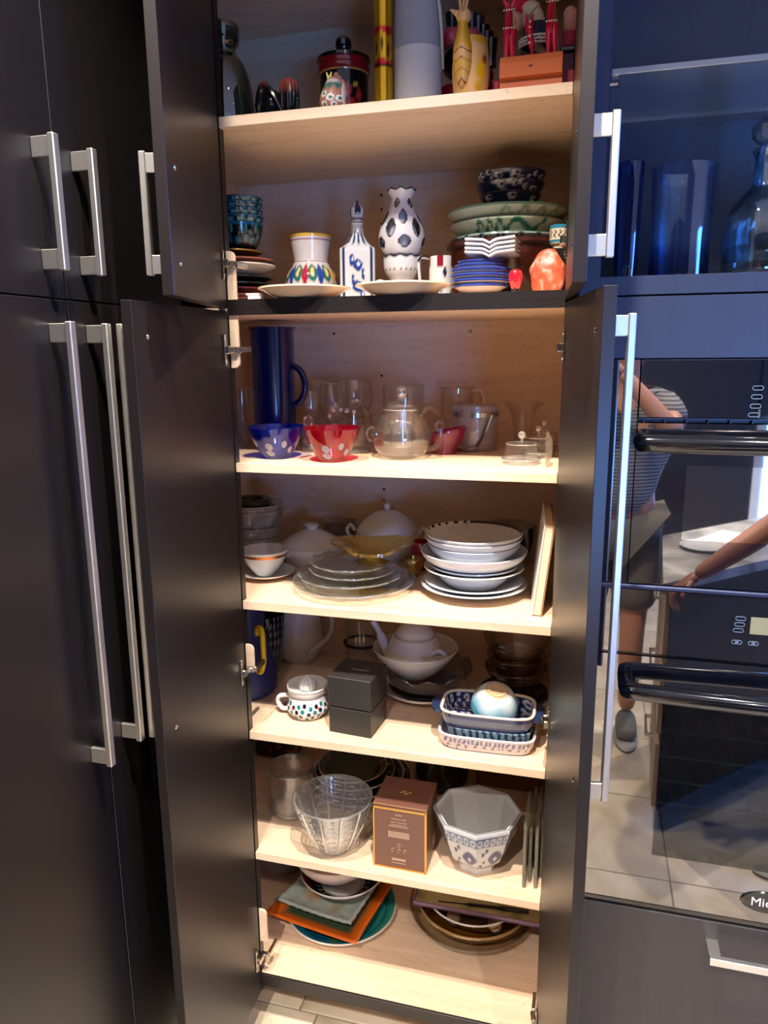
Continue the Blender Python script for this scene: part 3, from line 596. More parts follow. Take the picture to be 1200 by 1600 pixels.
# cloth covered bottle
p = P_(653, 0.10, z); k = K(p); R = 37*k; Hc = 0.24; zs_ = ZT(p, 82)-z
m_, nt, out = nodemat('woven_grey_cloth'); b = N(nt, 'ShaderNodeBsdfPrincipled', Roughness=0.9); nt.links.new(b.outputs[0], out.inputs[0])
tc = N(nt, 'ShaderNodeTexCoord'); ck = N(nt, 'ShaderNodeTexWave', Scale=120.0); ck.bands_direction = 'Z'; nt.links.new(tc.outputs['Object'], ck.inputs[0])
ck2 = N(nt, 'ShaderNodeTexWave', Scale=120.0); ck2.bands_direction = 'X'; nt.links.new(tc.outputs['Object'], ck2.inputs[0])
mm = N(nt, 'ShaderNodeMath', operation='MULTIPLY'); nt.links.new(ck.outputs['Fac'], mm.inputs[0]); nt.links.new(ck2.outputs['Fac'], mm.inputs[1])
rr = N(nt, 'ShaderNodeValToRGB'); rr.color_ramp.elements[0].position = 0.1; rr.color_ramp.elements[0].color = (*C(108, 104, 108), 1); rr.color_ramp.elements[1].position = 0.6; rr.color_ramp.elements[1].color = (*C(196, 192, 190), 1); nt.links.new(mm.outputs[0], rr.inputs[0]); nt.links.new(rr.outputs[0], b.inputs['Base Color'])
t = thing('bottle_bag', 'bottle in a grey woven cloth bag with a plain lower band and cord', 'bag', p)
O('lower_band', solid([(R*1.0, 0), (R*1.0, 0.005), (R*1.0, zs_)], 48, 6), mat('linen', C(182, 176, 166), 0.9, bump=0.2), t)
O('woven_cover', lathe([(0, zs_-0.001), (R*1.03, zs_-0.001), (R*1.03, zs_+0.002), (R*1.0, zs_+0.05), (R*0.93, Hc), (0, Hc)], 48), MATS['woven_grey_cloth'], t)
O('cord', tube(spline([(R*0.8, -R*0.6, 0.22), (R*1.0, -R*0.5, 0.17), (R*1.07, -R*0.3, 0.12), (R*1.06, 0, 0.075)], 8), 0.0028, 6), mat('cord', C(180, 174, 160), 0.9), t)
# red and black wheeled toy with pipes, behind the wooden bird
REDW = mat('red_lacquer', C(164, 14, 50), 0.18, coat=0.5); NAVYW = mat('navy_lacquer', C(18, 26, 44), 0.2, coat=0.4); DKG = mat('dark_green_lacquer', C(22, 34, 30), 0.25, coat=0.3)
p = P_(722, 0.172, z); k = K(p)
t = thing('wooden_toy', 'red and black painted wooden toy with upright dark pegs behind the wooden bird', 'toy', p)
def at_(px, py, dy=0.0):
    h = hitp(px, py, 1, p[1]+dy); return (h[0]-p[0], dy, h[2]-z)
def disc(c, r, w_, material, parent, name='wheel', rx=PI/2):
    return O(name, xf(solid([(r*0.94, 0), (r, w_*0.15), (r, w_*0.85), (r*0.94, w_)], 28, 1), c, (rx, 0, 0)), material, parent)
disc((at_(705, 142)[0], 0.006, 0.035), 0.034, 0.02, REDW, t); disc((at_(682, 148)[0], 0.018, 0.014), 0.013, 0.02, BLACK, t)
O('ball', ball(0.034, at_(716, 98, -0.01), 28), BLACK, t)
O('ball', ball(0.026, at_(706, 66), 24), mat('pink_lacquer', C(196, 70, 92), 0.3, coat=0.3), t)
O('ball', ball(0.024, at_(735, 64, 0.01), 24), mat('rose_lacquer', C(176, 60, 84), 0.3, coat=0.3), t)
O('stand', box(0.10, 0.04, 0.05, (0.005, 0.03, 0.025), 0.004), REDW, t)
O('axle_block', box(0.03, 0.03, 0.12, (0.038, 0.03, 0.085), 0.004), BLACK, t)
for px, py, hh, mm_ in ((706, 22, 0.045, DKG), (738, 24, 0.05, NAVYW), (748, 28, 0.05, NAVYW), (756, 42, 0.05, BLACK), (762, 52, 0.05, BLACK), (768, 62, 0.05, BLACK)):
    c = at_(px, py, 0.02); O('peg', xf(solid([(0.011, 0), (0.010, hh*0.3), (0.013, hh), ], 20, 4), (c[0], c[1], c[2]-hh)), mm_, t)
O('spotted_side', join(*[ball(0.014, (0.052, 0.0, 0.02+0.02*i), 14, (0.7, 0.7, 0.9)) for i in range(4)]), mat('dark_red_spotted', C(110, 14, 30), 0.3), t)
# carved wooden bird vase
p = P_(735, 0.045, z); k = K(p); HV = ZT(p, 66)-z
t = thing('wooden_bird_cup', 'carved yellow and tan wooden cup with a long necked bird on its side', 'figurine', p)
R = 29*k
O('cup', solid([(R*0.78, 0), (R*0.9, 0.01), (R, HV*0.5), (R*0.86, HV*0.98), (R*0.8, HV)], 64, 10,
  paint=lambda th, zz, r, ins: mixc(mixc(mixc(mixc(flat(th, C(214, 160, 92)), C(206, 150, 30), (zz > HV*0.9)*1.0), C(214, 160, 20), blob(th, zz, 0.75, HV*0.42, 0.36, HV*0.22, 0.4)), C(120, 40, 30), blob(th, zz, 0.95, HV*0.62, 0.2, HV*0.1)), C(200, 150, 20), blob(th, zz, 0.6, HV*0.14, 0.3, HV*0.1))), MATTEP, t)
bx0 = X(722, 0.01, z+0.05)-p[0]; zn = ZT((p[0]+bx0, 0.01, z), 36)-z; zh = ZT((p[0]+bx0, 0.01, z), 24)-z; zw = ZT((p[0]+bx0, 0.01, z), 76)-z; zt_ = ZT((p[0]+bx0, 0.01, z), 134)-z
def fw(th, zz, r, ins):
    c = mixc(flat(th, C(212, 158, 84)), C(206, 146, 20), (zz > zw+0.004*np.cos(3*th))*1.0)
    for q in range(4): c = mixc(c, C(96, 50, 26), (np.abs(zz-(zw-0.001-q*0.0165)+0.006*np.abs(np.sin(1.5*th))) < 0.0013)*1.0)
    return mixc(c, C(200, 150, 30), ((zz < zw-0.018) & (zz > zw-0.045))*0.55)
O('bird_body', xf(lathe([(max(r, 0.0), q) for r, q in curve([(0.002, zt_-0.002), (0.010, zt_+0.008), (0.0165, zw-0.03), (0.0170, zw), (0.0125, zw+0.022), (0.0095, zn-0.004), (0.0095, zn+0.004)], 12)], 48, paint=fw), (bx0, -0.030, 0)), MATTEP, t)
O('bird_head', join(ball(0.0135, (bx0+0.001, -0.030, zh), 20), tube([(bx0-0.008, -0.036, zh+0.002), (bx0-0.021, -0.040, zh+0.009)], [0.006, 0.0015], 8)), mat('tan_wood', C(216, 158, 92), 0.35, coat=0.2), t)
O('eye', ball(0.0014, (bx0+0.002, -0.0432, zh+0.005), 8), BLACK, t)
for dx in (-0.006, 0.001, 0.007): O('crest_feather', tube([(bx0+dx*0.6, -0.030, zh+0.008), (bx0+dx*1.4, -0.030, zh+0.038)], [0.003, 0.002], 8), mat('tan_wood', C(1, 1, 1)), t)
# red wooden animals on an orange block
p = P_(830, 0.035, z); k = K(p); hb = ZT(p, 92)-z; wb = 49*k
OR = mat('orange_wood', C(190, 92, 40), 0.45, bump=0.1); RED = painted('red_painted_wood', 0.2, 0.5)
t = thing('carved_animal_set', 'three red carved wooden animals with white dots standing on an orange block', 'figurine', p)
prof = [(-0.02, 0), (-0.02, hb*0.3), (-0.028, hb*0.35), (-0.030, hb*0.75), (-0.020, hb), (0.02, hb), (0.03, hb*0.75), (0.028, 0)]
O('block', xf(prism(prof, wb*2*0.96), (-wb*0.96, 0, 0), (PI/2, 0, PI/2)), OR, t, smooth=False)
O('notch', box(0.006, 0.002, 0.0015, (0, -0.0295, hb*0.62)), BLACK, t)
def red_f(th, zz, r, ins): return flat(th, C(204, 16, 58))
def animal(px0, px1, pytop, body, name):
    x0 = X(px0, p[1], z+hb)-p[0]; x1 = X(px1, p[1], z+hb)-p[0]; xm = (x0+x1)/2; ht = ZT((p[0]+xm, p[1], z), pytop)-z
    a = O(name, colz(join(xf(ball(1, (0, 0, 0), 20, (abs(x1-x0)*0.42, 0.016, (ht-hb)*0.36)), (xm-0.002, 0, hb+(ht-hb)*0.66)),
        tube([(xm-0.004, 0, hb+(ht-hb)*0.5), (x0+0.004, -0.006, hb)], [0.008, 0.0035], 10), tube([(xm+0.004, 0, hb+(ht-hb)*0.5), (x1-0.002, -0.006, hb)], [0.008, 0.0035], 10),
        tube([(xm-0.003, -0.004, ht-0.012), (xm-0.014, -0.008, ht+0.006)], [0.006, 0.001], 8), tube([(xm+0.003, -0.004, ht-0.012), (xm+0.012, -0.008, ht+0.004)], [0.006, 0.001], 8)), red_f), RED, t)
    O('white_dots', join(*[ball(0.0016, (xm-0.009+0.0045*q, -0.0165, hb+(ht-hb)*f), 8) for q in range(5) for f in (0.5, 0.8)]), mat('white_paint', C(240, 236, 228), 0.4), a)
animal(788, 803, 3, 1, 'animal'); animal(853, 869, -12, 1, 'animal')
x1 = X(829, p[1], z+hb)-p[0]; ht = ZT((p[0]+x1, p[1], z), 26)-z
a = O('animal', colz(join(tube(spline([(x1+0.003, 0, hb), (x1+0.001, 0, hb+(ht-hb)*0.35), (x1-0.003, 0, hb+(ht-hb)*0.6), (x1-0.004, 0, ht-0.012)], 5), [0.003]*4+[0.006]*5+[0.0045]*2+[0.0075]*5, 10),
    tube([(x1-0.007, 0, ht-0.014), (x1-0.010, 0, ht+0.004)], [0.004, 0.001], 8), tube([(x1-0.001, 0, ht-0.014), (x1+0.002, 0, ht+0.004)], [0.004, 0.001], 8)), red_f), RED, t)
O('white_dots', join(*[ball(0.0022, (x1-0.002, -0.0075, hb+(ht-hb)*f), 8) for f in (0.35, 0.5, 0.72, 0.84)]), mat('white_paint', C(1, 1, 1)), a)
# doll with red hat seated behind
p = P_(825, 0.15, z); t = thing('doll', 'doll in a red cap and dark lace-edged skirt behind the red animals', 'doll', p)
def at_(px, py, dy=0.0):
    h = hitp(px, py, 1, p[1]+dy); return (h[0]-p[0], dy, h[2]-z)
SKIN = mat('doll_skin', C(222, 170, 146), 0.5); CL = mat('dark_cloth', C(26, 28, 36), 0.8)
O('head', join(ball(0.018, at_(808, 26), 22, (1, 1, 1.1)), ball(0.003, at_(813, 31, -0.018), 10)), SKIN, t)
O('cap', xf(lathe([(0, 0.03), (0.012, 0.027), (0.024, 0.014), (0.029, -0.004), (0.026, -0.006), (0, -0.004)], 28), at_(810, 17), (0.1, 0.35, 0), (0.82, 0.82, 0.95)), mat('red_felt', C(206, 18, 60), 0.8), t)
O('hand', ball(0.008, at_(810, 41, -0.02), 14), SKIN, t)
O('pipe', tube([at_(799, 17, -0.03), at_(813, 38, -0.03)], [0.0012, 0.002], 8), CREAM, t)
O('torso', loft([np.array([(0.03*s*math.cos(a), 0.018*s*math.sin(a), zq) for a in np.linspace(0, 2*PI, 20, endpoint=False)]) for s, zq in ((1.2, 0.0), (1.2, 0.03), (0.95, 0.07), (0.7, 0.095))]), CL, t)
O('sleeve', tube(spline([at_(822, 40), at_(826, 18, -0.012), at_(836, 20, -0.012), at_(842, 40, -0.01)], 6), [0.012]*6+[0.016]*6+[0.013]*7, 14), mat('white_cloth', C(214, 206, 192), 0.85), t)
O('skirt', xf(solid([(0.036, -0.02), (0.03, -0.008), (0.024, 0.016), (0.0, 0.02)], 40, 6, wob=lambda th, r, zz, i, ins: (1+0.06*np.sin(14*th), 0*th)), at_(841, 55, -0.006)), mat('navy_tweed', C(40, 50, 76), 0.9, bump=0.6, bscale=200), t)
c = at_(841, 66, -0.01)
O('lace', xf(join(*[ring(0.036, 0.0022, -0.006*i, 40) for i in range(3)]+[tube([(0.036*math.cos(a), 0.036*math.sin(a), 0.001), (0.036*math.cos(a+0.16), 0.036*math.sin(a+0.16), -0.012)], 0.0013, 5) for a in np.arange(0, 6.28, 0.32)]), c), mat('white_paint', C(1, 1, 1)), t)
O('leg', tube([at_(838, 70, -0.02), at_(852, 86, -0.02)], [0.010, 0.006], 12), mat('white_cloth', C(1, 1, 1)), t)
# pink figure at right
p = P_(886, 0.10, z); t = thing('wooden_figure', 'pink and dark red painted wooden figure beside the doll, against the right door', 'figurine', p)
def at_(px, py, dy=0.0):
    h = hitp(px, py, 1, p[1]+dy); return (h[0]-p[0], dy, h[2]-z)
h1 = at_(887, 52)[2]; h2 = at_(887, 12)[2]
O('head', solid([(0.009, h1), (0.012, h1+0.01), (0.0115, (h1+h2)/2), (0.012, h2-0.008), (0.006, h2)], 24, 5), mat('pale_wood', C(206, 152, 140), 0.5), t)
O('body', solid([(0.013, at_(887, 75)[2]), (0.013, h1)], 24, 2), mat('magenta_wood', C(170, 40, 80), 0.5), t)
O('tray', box(0.028, 0.04, 0.009, (-0.002, 0.006, at_(887, 80)[2]), 0.002), DKG, t)
O('base', box(0.028, 0.034, at_(887, 83)[2], (-0.002, 0.010, at_(887, 83)[2]/2), 0.003), mat('plum_wood', C(92, 30, 60), 0.5), t)
O('foot', box(0.014, 0.022, 0.042, (0.006, -0.022, 0.021), 0.003), mat('pink_wood', C(190, 60, 84), 0.5), t)
simple('pink_block', box(0.014, 0.03, 0.034, (0, 0, 0.017), 0.004), mat('pink_wood', C(190, 60, 84), 0.5), 'small pink wooden block left of the orange block', 'block', (X(775, 0.06, z), 0.072, z))

# ---------------------------------------------------------------- upper cabinet floor (D)
z = ZD
# left plates then bowls
pc = P_(372, 0.14, z); k = K(pc); zz0 = z
TERRA = mat('terracotta_glaze', C(132, 74, 58), 0.3); BLK2 = mat('charcoal_glaze', C(22, 20, 20), 0.25, coat=0.3); MAR = mat('maroon_glaze', C(84, 24, 22), 0.35)
rows = [('maroon_platter', MAR, 58, 455, 0.010, 'thin dark maroon plate at the bottom of the left stack'), ('black_plate', BLK2, 56, 447, 0.011, 'black plate just above the maroon one, lower of two black plates'), ('black_plate', BLK2, 57, 437, 0.012, 'black plate under the grey plate, upper of two black plates'),
        ('grey_plate', mat('pale_grey_glaze', C(186, 176, 168), 0.3), 60, 418, 0.020, 'pale grey plate in the left stack, above the black plates'), ('terracotta_plate', TERRA, 58, 410, 0.008, 'terracotta brown plate resting on the grey plate'), ('dark_dish', BLK2, 41, 396, 0.014, 'dark shallow dish with a gold rim under the teal bowls')]
zt_ = z+0.001
for nm, m_, rp, py, h, lab in rows:
    zr = ZT(pc, py); R = rp*k; zb = zr-h
    o = simple(nm, plate_m(R, h, 0.0025), m_, lab, 'plate', (pc[0], pc[1], zb), 0)
    if nm == 'dark_dish': O('gold_rim', ring(R*0.99, 0.0018, h+0.001, 60), mat('gold', C(190, 150, 80), 0.3, 1.0), o)
simple('plate_foot', solid([(0.05, 0), (0.048, 0.006)], 32, 1), MAR, 'small maroon dish supporting the left plate stack', 'dish', (pc[0], pc[1], z))
zbb = ZT(pc, 396)+0.001
def teal(seed, dark):
    r_ = np.random.default_rng(seed)
    def f(th, zz, r, ins):
        hmax = zz.max(); c = flat(th, C(8, 44, 70) if not dark else C(6, 12, 16))
        u = zz/hmax
        if dark:
            c = mixc(c, C(44, 104, 116), ((np.abs(np.sin(5*th)) > (u*0.9)) & (u > 0.62) & (np.sin(26*th) > -0.1))*0.9)
            for a in np.arange(-3, 3.2, 0.8): c = mixc(c, C(40, 96, 110), blob(th, zz, a, hmax*0.34, 0.18, hmax*0.16, 0.9)); c = mixc(c, C(30, 84, 108), blob(th, zz, a+0.4, hmax*0.42, 0.10, hmax*0.2, -0.6))
        else:
            c = mixc(c, C(70, 124, 132), ((np.abs((th*2.2) % 1-0.5) < 0.3) & (u > 0.5) & (u < 0.8))*0.7); c = mixc(c, C(8, 14, 20), ((np.abs((th*2.2) % 1) < 0.18) & (u > 0.45) & (u < 0.8))*1.0)
        c = mixc(c, C(10, 62, 94), (u > 0.9)*1.0); return c
    return f
bl = [(392, 372, 35, 'large black and teal patterned bowl, lowest of the stacked bowls at the left', True), (373, 350, 36, 'teal bowl second from the bottom of the left bowl stack', False), (352, 336, 36, 'teal bowl with black marks, third from the bottom of the left stack', False), (340, 322, 36, 'deep teal bowl second from the top of the left stack', False), (327, 314, 35.5, 'dark teal bowl on top of the left stack', False)]
pc = P_(381, 0.13, z); zprev = zbb
for i, (pb, pt, rp, lab, dk) in enumerate(bl):
    R = rp*K(pc); zr = ZT(pc, [352, 343, 333, 324, 317][i]); h = [zr-zbb, 0.030, 0.028, 0.026, 0.024][i]
    simple('teal_bowl', bowl_m(R, h, 0.55, 0.003, n=96, paint=teal(i, dk)), PAINT, lab, 'bowl', (pc[0]+rng.uniform(-.001, .001), pc[1], zr-h), rng.uniform(0, 1), 'teal bowls stacked in the upper cabinet')
# folded maroon napkins
p = (X(376, 0.06, z+0.01), 0.056, z)
t = thing('folded_napkins', 'maroon striped folded napkins beside the left hinge block', 'napkin', p)
for i in range(4): O('fold', box(0.045, 0.026, 0.003, (0.004-0.001*i, 0.014, 0.003+0.0042*i), 0.001), mat('maroon_cloth', C(96, 36, 38), 0.9) if i % 2 == 0 else mat('rose_cloth', C(150, 96, 90), 0.9), t, rot=(0, 0.04*(i-2), 0))
p = P_(398, 0.014, z); simple('shelf_clip', join(box(0.034, 0.012, 0.004, (0, 0, 0.010), 0.001), box(0.03, 0.01, 0.008, (0.002, 0, 0.004), 0.001)), mat('white_plastic', C(235, 232, 226), 0.5), 'small white plastic shelf clip lying in front of the plate stack', 'clip', (p[0], p[1], z))
# two cream plates at the front edge
for px, w_, pyr, lab in ((476, 144, 449, 'flat cream plate at the cabinet edge, left of two, under the painted jar'), (630, 150, 446, 'flat cream plate at the cabinet edge, right of two, below the openwork lamp')):
    p = P_(px, 0.05, z); R = w_/2*K(p); zr = ZT(p, pyr+1)
    simple('cream_plate', plate_m(R, 0.019, 0.0025, 0.5, 0.6), CREAM, lab, 'plate', (p[0], 0.05, z+0.0005), 0, 'cream plates at the cabinet edge')
# painted maiolica jar (behind the left cream plate)
p = P_(488, 0.225, z); k = K(p); R = 40*k; H = ZT(p, 370)-z
def f_(th, zz, r, ins):
    c = flat(th, C(206, 200, 200)); u = zz/H
    c = mixc(c, C(216, 176, 70), (u > 0.965)*1.0); c = mixc(c, C(130, 60, 90), ((np.abs(u-0.93) < 0.012) | (np.abs(u-0.62) < 0.008) | (np.abs(u-0.10) < 0.01))*0.8)
    c = mixc(c, C(200, 160, 60), ((u < 0.07) & (np.sin(50*th) > -0.2))*1.0)
    for a in np.arange(-3.0, 3.1, 0.62):
        q = int(round((a+3)/0.62)) % 4
        c = mixc(c, C(20, 100, 90), blob(th, zz, a+0.30, H*0.44, 0.26, H*0.15, 0.3))
        c = mixc(c, [C(36, 60, 140), C(160, 30, 60), C(36, 60, 140), C(214, 160, 90)][q], blob(th, zz, a, H*0.42, 0.16, H*0.18))
        c = mixc(c, C(230, 190, 110), blob(th, zz, a+0.3, H*0.46, 0.09, H*0.09, 0.5))
    return c
t = thing('painted_jar', 'white maiolica jar with colourful leaves and a yellow rim', 'jar', p)
O('body', vessel([(R*0.66, 0), (R*0.74, 0.006), (R*0.98, H*0.22), (R*0.97, H*0.42), (R*0.68, H*0.60), (R*0.66, H*0.68), (R*0.76, H*0.90), (R*0.81, H)], 0.004, 128, 12, paint=f_), PAINT, t)
# square stoppered bottle
p = P_(560, 0.205, z); k = K(p); hw = 27*k; H1 = ZT(p, 388)-z; H2 = ZT(p, 350)-z; H3 = ZT(p, 312)-z
def sq(th):
    q = (th+PI/4) % (PI/2)-PI/4; return np.minimum(1/np.cos(q), 1.32)
def f_(th, zz, r, ins):
    c = flat(th, C(196, 198, 202)); q = (th+PI/4) % (PI/2)-PI/4; u = zz/H1
    side = (np.floor((th+PI/4)/(PI/2)) % 2 == 0)
    c = mixc(c, C(30, 44, 78), ((np.abs(np.abs(q)-0.66) < 0.035) & (u < 1) & (u > 0.02))*1.0)
    for dq, h, s, ro in ((0.02, 0.66, 0.30, 0.2), (0.0, 0.28, 0.34, 0.3), (-0.3, 0.75, 0.16, 1), (0.3, 0.5, 0.1, 0.6), (0.25, 0.12, 0.14, -0.6), (-0.25, 0.40, 0.08, -0.8)):
        c = mixc(c, C(34, 58, 128), blob(q, zz, dq, H1*h, s, H1*0.13, ro)); c = mixc(c, C(190, 200, 220), blob(q, zz, dq+0.03, H1*(h+0.02), s*0.4, H1*0.05, ro))
    c = mixc(c, C(40, 56, 96), ((zz > H1*1.06) & (zz < H2*0.98) & (np.sin(14*th) > 0.1))*1.0)
    return c
t = thing('square_bottle', 'square white porcelain bottle with blue flowers and pointed stopper', 'bottle', p, 0.28)
prof = [(0, 0), (hw*0.98, 0), (hw, 0.003)]+[(hw, H1*q) for q in np.linspace(0.05, 0.93, 30)]+[(hw*0.97, H1*0.97), (hw*0.86, H1), (hw*0.62, H1+(H2-H1)*0.2), (hw*0.42, H1+(H2-H1)*0.5), (hw*0.32, H2-0.003), (hw*0.36, H2), (hw*0.30, H2+0.002), (0, H2+0.002)]
nb = len(prof)-8
def shp(th, r, zz, i, ins):
    f = 1.0 if i < nb+1 else max(0, 1-(i-nb)*0.25); s = sq(th); return (1+(s-1)*f, 0*th)
O('body', lathe(prof, 128, wob=shp, paint=f_), PAINT, t)
O('stopper', lathe([(0, H2+0.003), (hw*0.3, H2+0.003), (hw*0.36, H2+0.008), (hw*0.30, H2+0.013), (hw*0.40, H2+0.022), (hw*0.38, H2+0.032), (hw*0.2, H3-0.010), (0, H3)], 48,
  paint=lambda th, zz, r, ins: mixc(mixc(flat(th, C(186, 192, 204)), C(26, 36, 74), (np.sin(4*th+1) > -0.1)*(zz > H2+0.016)*1.0), C(30, 40, 80), (np.abs(zz-H2-0.009) < 0.002)*1.0)), PAINT, t)
# openwork lamp on its base
p = P_(628, 0.205, z); k = K(p); ztop = ZT(p, 297)-z; zmid = ZT(p, 402)-z; R = 33*k
Hh = ztop-zmid
t = thing('openwork_lamp', 'white ceramic oil lamp with a ruffled openwork chimney and dark trim', 'lamp', p)
pr_ = curve([(R*0.42, 0), (R*0.75, Hh*0.05), (R*1.0, Hh*0.24), (R*0.92, Hh*0.45), (R*0.52, Hh*0.72), (R*0.40, Hh*0.86), (R*0.62, Hh)], 14)
n = 132; v_, f_, c_ = lathe(pr_, n, wob=lambda th, r, zz, i, ins: (1+0.05*np.sin(8*th)*(zz > Hh*0.97), 0.002*np.sin(8*th)*(zz > Hh*0.97)),
    paint=lambda th, zz, r, ins: mixc(flat(th, C(206, 204, 208)), C(28, 26, 36), (zz > Hh*0.985)*1.0))
holes = [(a+o, h, wa, wh) for o, h, wa, wh in ((0.35, 0.40, 0.30, 0.17), (0.95, 0.56, 0.30, 0.14), (0.45, 0.78, 0.34, 0.10), (1.0, 0.20, 0.36, 0.11)) for a in np.arange(-PI, PI, 2*PI/5)]
th_v = np.arctan2(v_[:, 0], -v_[:, 1]); 
def hole(th, zz):
    best = 9.0
    for a, h, wa, wh in holes:
        d = abs((th-a+PI) % (2*PI)-PI)/wa; e = abs(zz-h*Hh)/(wh*Hh); best = min(best, (d**1.6+e**1.6))
    return best
hv = np.array([hole(a, b) for a, b in zip(th_v, v_[:, 2])])
kf = [f for f in f_ if np.mean([hv[i] for i in f]) > 0.62]
c_ = mixc(c_, C(40, 36, 46), ((hv > 0.5) & (hv < 0.76))*1.0)
ch = O('chimney', (v_, kf, c_), PAINT, t, (0, 0, zmid)); sd = ch.modifiers.new('thickness', 'SOLIDIFY'); sd.thickness = 0.003; sd.offset = -1
O('base', vessel([(R*0.85, 0), (R*0.9, 0.004), (R*0.55, zmid*0.25), (R*0.52, zmid*0.45), (R*0.82, zmid*0.70), (R*0.86, zmid*1.0)], 0.004, 64, 6,
  wob=lambda th, r, zz, i, ins: (1+0*th, 0.002*np.sin(10*th)*(zz > zmid*0.9)), paint=lambda th, zz, r, ins: mixc(flat(th, C(204, 202, 206)), C(28, 26, 36), ((zz > zmid*0.97) | (np.abs(zz-zmid*0.7+0.002*np.cos(10*th)) < 0.0008))*1.0)), PAINT, t)
O('inner_glass', solid([(R*0.5, zmid+0.004), (R*0.8, zmid+Hh*0.25), (R*0.3, zmid+Hh*0.75)], 32, 5), mat('grey_inner', C(176, 176, 184), 0.4), t)
O('ring_handle', xf(tube([(0.014*math.cos(a), 0.0, 0.018*math.sin(a)) for a in np.linspace(0, 2*PI, 28, endpoint=False)], 0.0048, 10, closed=True), (-R*0.84, -0.037, 0.023)), PAINT if False else mat('white_glaze', C(206, 204, 206), 0.12, coat=0.3), t)
O('scroll_handle', tube(spline([(R*1.35, -0.005, zmid-0.006), (R*1.05, -0.01, zmid-0.004), (R*0.86, -0.01, zmid-0.012), (R*0.98, -0.01, 0.020), (R*1.08, -0.01, 0.006), (R*1.3, -0.01, 0.003)], 7), 0.0034, 8), mat('white_glaze', C(1, 1, 1)), t)
O('handle_trim', tube(spline([(R*1.38, -0.008, zmid-0.004), (R*1.05, -0.014, zmid-0.001), (R*0.84, -0.0145, zmid-0.011)], 7), 0.0022, 6), BLK2, t)
# mug with flower motif, partly behind
p = P_(689, 0.162, z); k = K(p); H = ZT(p, 402)-z; R = 18.5*k
simple('flower_mug', vessel([(R*0.95, 0), (R, 0.004), (R, H)], 0.003, 96, 14, paint=lambda th, zz, r, ins: mixc(mixc(mixc(flat(th, C(196, 196, 190)), C(20, 26, 50), blob(th, zz, 0.2, H*0.26, 0.22, H*0.14)*(np.sin(9*th+zz*400) > -0.2)), C(120, 24, 36), (np.sin(5*th+1) > 0.3)*(zz > H*0.75)*1.0), C(24, 26, 60), blob(th, zz, 0.5, H*0.62, 0.2, H*0.14))), PAINT, 'pale mug with a small dark flower, beside the openwork lamp', 'mug', p)
# dark red carved handle thing
p = P_(708, 0.20, z); simple('red_figurine', join(*[ball(0.011, (0.004*math.sin(i), 0, 0.010+0.0125*i), 14, (1, 1, 0.95)) for i in range(5)]), mat('dark_red_wood', C(112, 26, 30), 0.35), 'knobbly dark red wooden figurine between the mug and the plate stack', 'figurine', p)
# terracotta platter, green plates and blue bowls
pc = P_(790, 0.30, z); k = K(pc)
zr = ZT(pc, 390); R = 92*k
hB = 0.05
simple('casserole_dish', vessel([(R*0.62, 0), (R*0.66, 0.003), (R*0.9, (zr-z)*0.7), (R*0.94, zr-z-0.004), (R, zr-z)], 0.006, 72, 5), mat('brown_glaze', C(70, 30, 22), 0.22, coat=0.3), 'big brown glazed dish under the green and white plates', 'dish', (pc[0], pc[1]-0.005, z))
def green(seed, kind):
    def f(th, zz, r, ins):
        h = zz.max(); u = zz/h; c = flat(th, C(186, 196, 172))
        if kind == 'v':
            c = flat(th, C(176, 186, 180)); q = (th*3.2) % 1; c = mixc(c, C(22, 30, 70), ((np.abs(np.abs(q-0.5)*2-u) < 0.10)*(1-ins) > 0)*1.0); c = mixc(c, C(22, 30, 70), (u > 0.93)*1.0)
        elif kind == 'g':
            w_ = np.sin(22*th+3*np.sin(5*th+seed)); c = mixc(c, C(20, 104, 84), ((np.abs(w_*0.3+0.5-u) < 0.17)*(np.sin(3*th+1.2) > -0.45)*(1-ins) > 0)*0.95)
        else:
            w_ = np.sin(20*th); c = mixc(c, C(40, 120, 120), ((np.abs(w_*0.3+0.45-u) < 0.14)*(np.sin(2.6*th) > -0.2)*(1-ins) > 0)*0.6); c = mixc(c, C(96, 150, 130), (u > 0.86)*1.0)
        return mixc(c, C(120, 160, 140), (ins > 0)*0.6)
    return f
for pyr, rp, h, kd, lab in ((378, 88, 0.024, 'v', 'pale bowl with a dark blue zigzag, on the brown dish'), (356, 88, 0.026, 'g', 'cream bowl with green squiggles, second in the tall right stack'), (336, 92, 0.030, 'b', 'wide bowl with a green rim just beneath the navy bowls')):
    zr = ZT(pc, pyr); simple('patterned_bowl', bowl_m(rp*k, h, 0.6, 0.004, n=144, paint=green(1, kd)), PAINT, lab, 'bowl', (pc[0], pc[1], zr-h), 0, 'green and white bowls in the upper cabinet')
def navy(seed):
    r_ = np.random.default_rng(seed); L = [(r_.uniform(-PI, PI), r_.uniform(0.3, 0.8), r_.uniform(0.08, 0.2), r_.uniform(-1, 1)) for _ in range(22)]
    def f(th, zz, r, ins):
        h = zz.max(); c = flat(th, C(18, 30, 78))
        for a, u, s, ro in L: c = mixc(c, C(196, 200, 206), blob(th, zz, a, h*u, s, h*0.2, ro)); c = mixc(c, C(18, 30, 78), blob(th, zz, a+0.04, h*u, s*0.5, h*0.12, ro))
        return mixc(c, C(14, 24, 60), (ins > 0)*0.8)
    return f
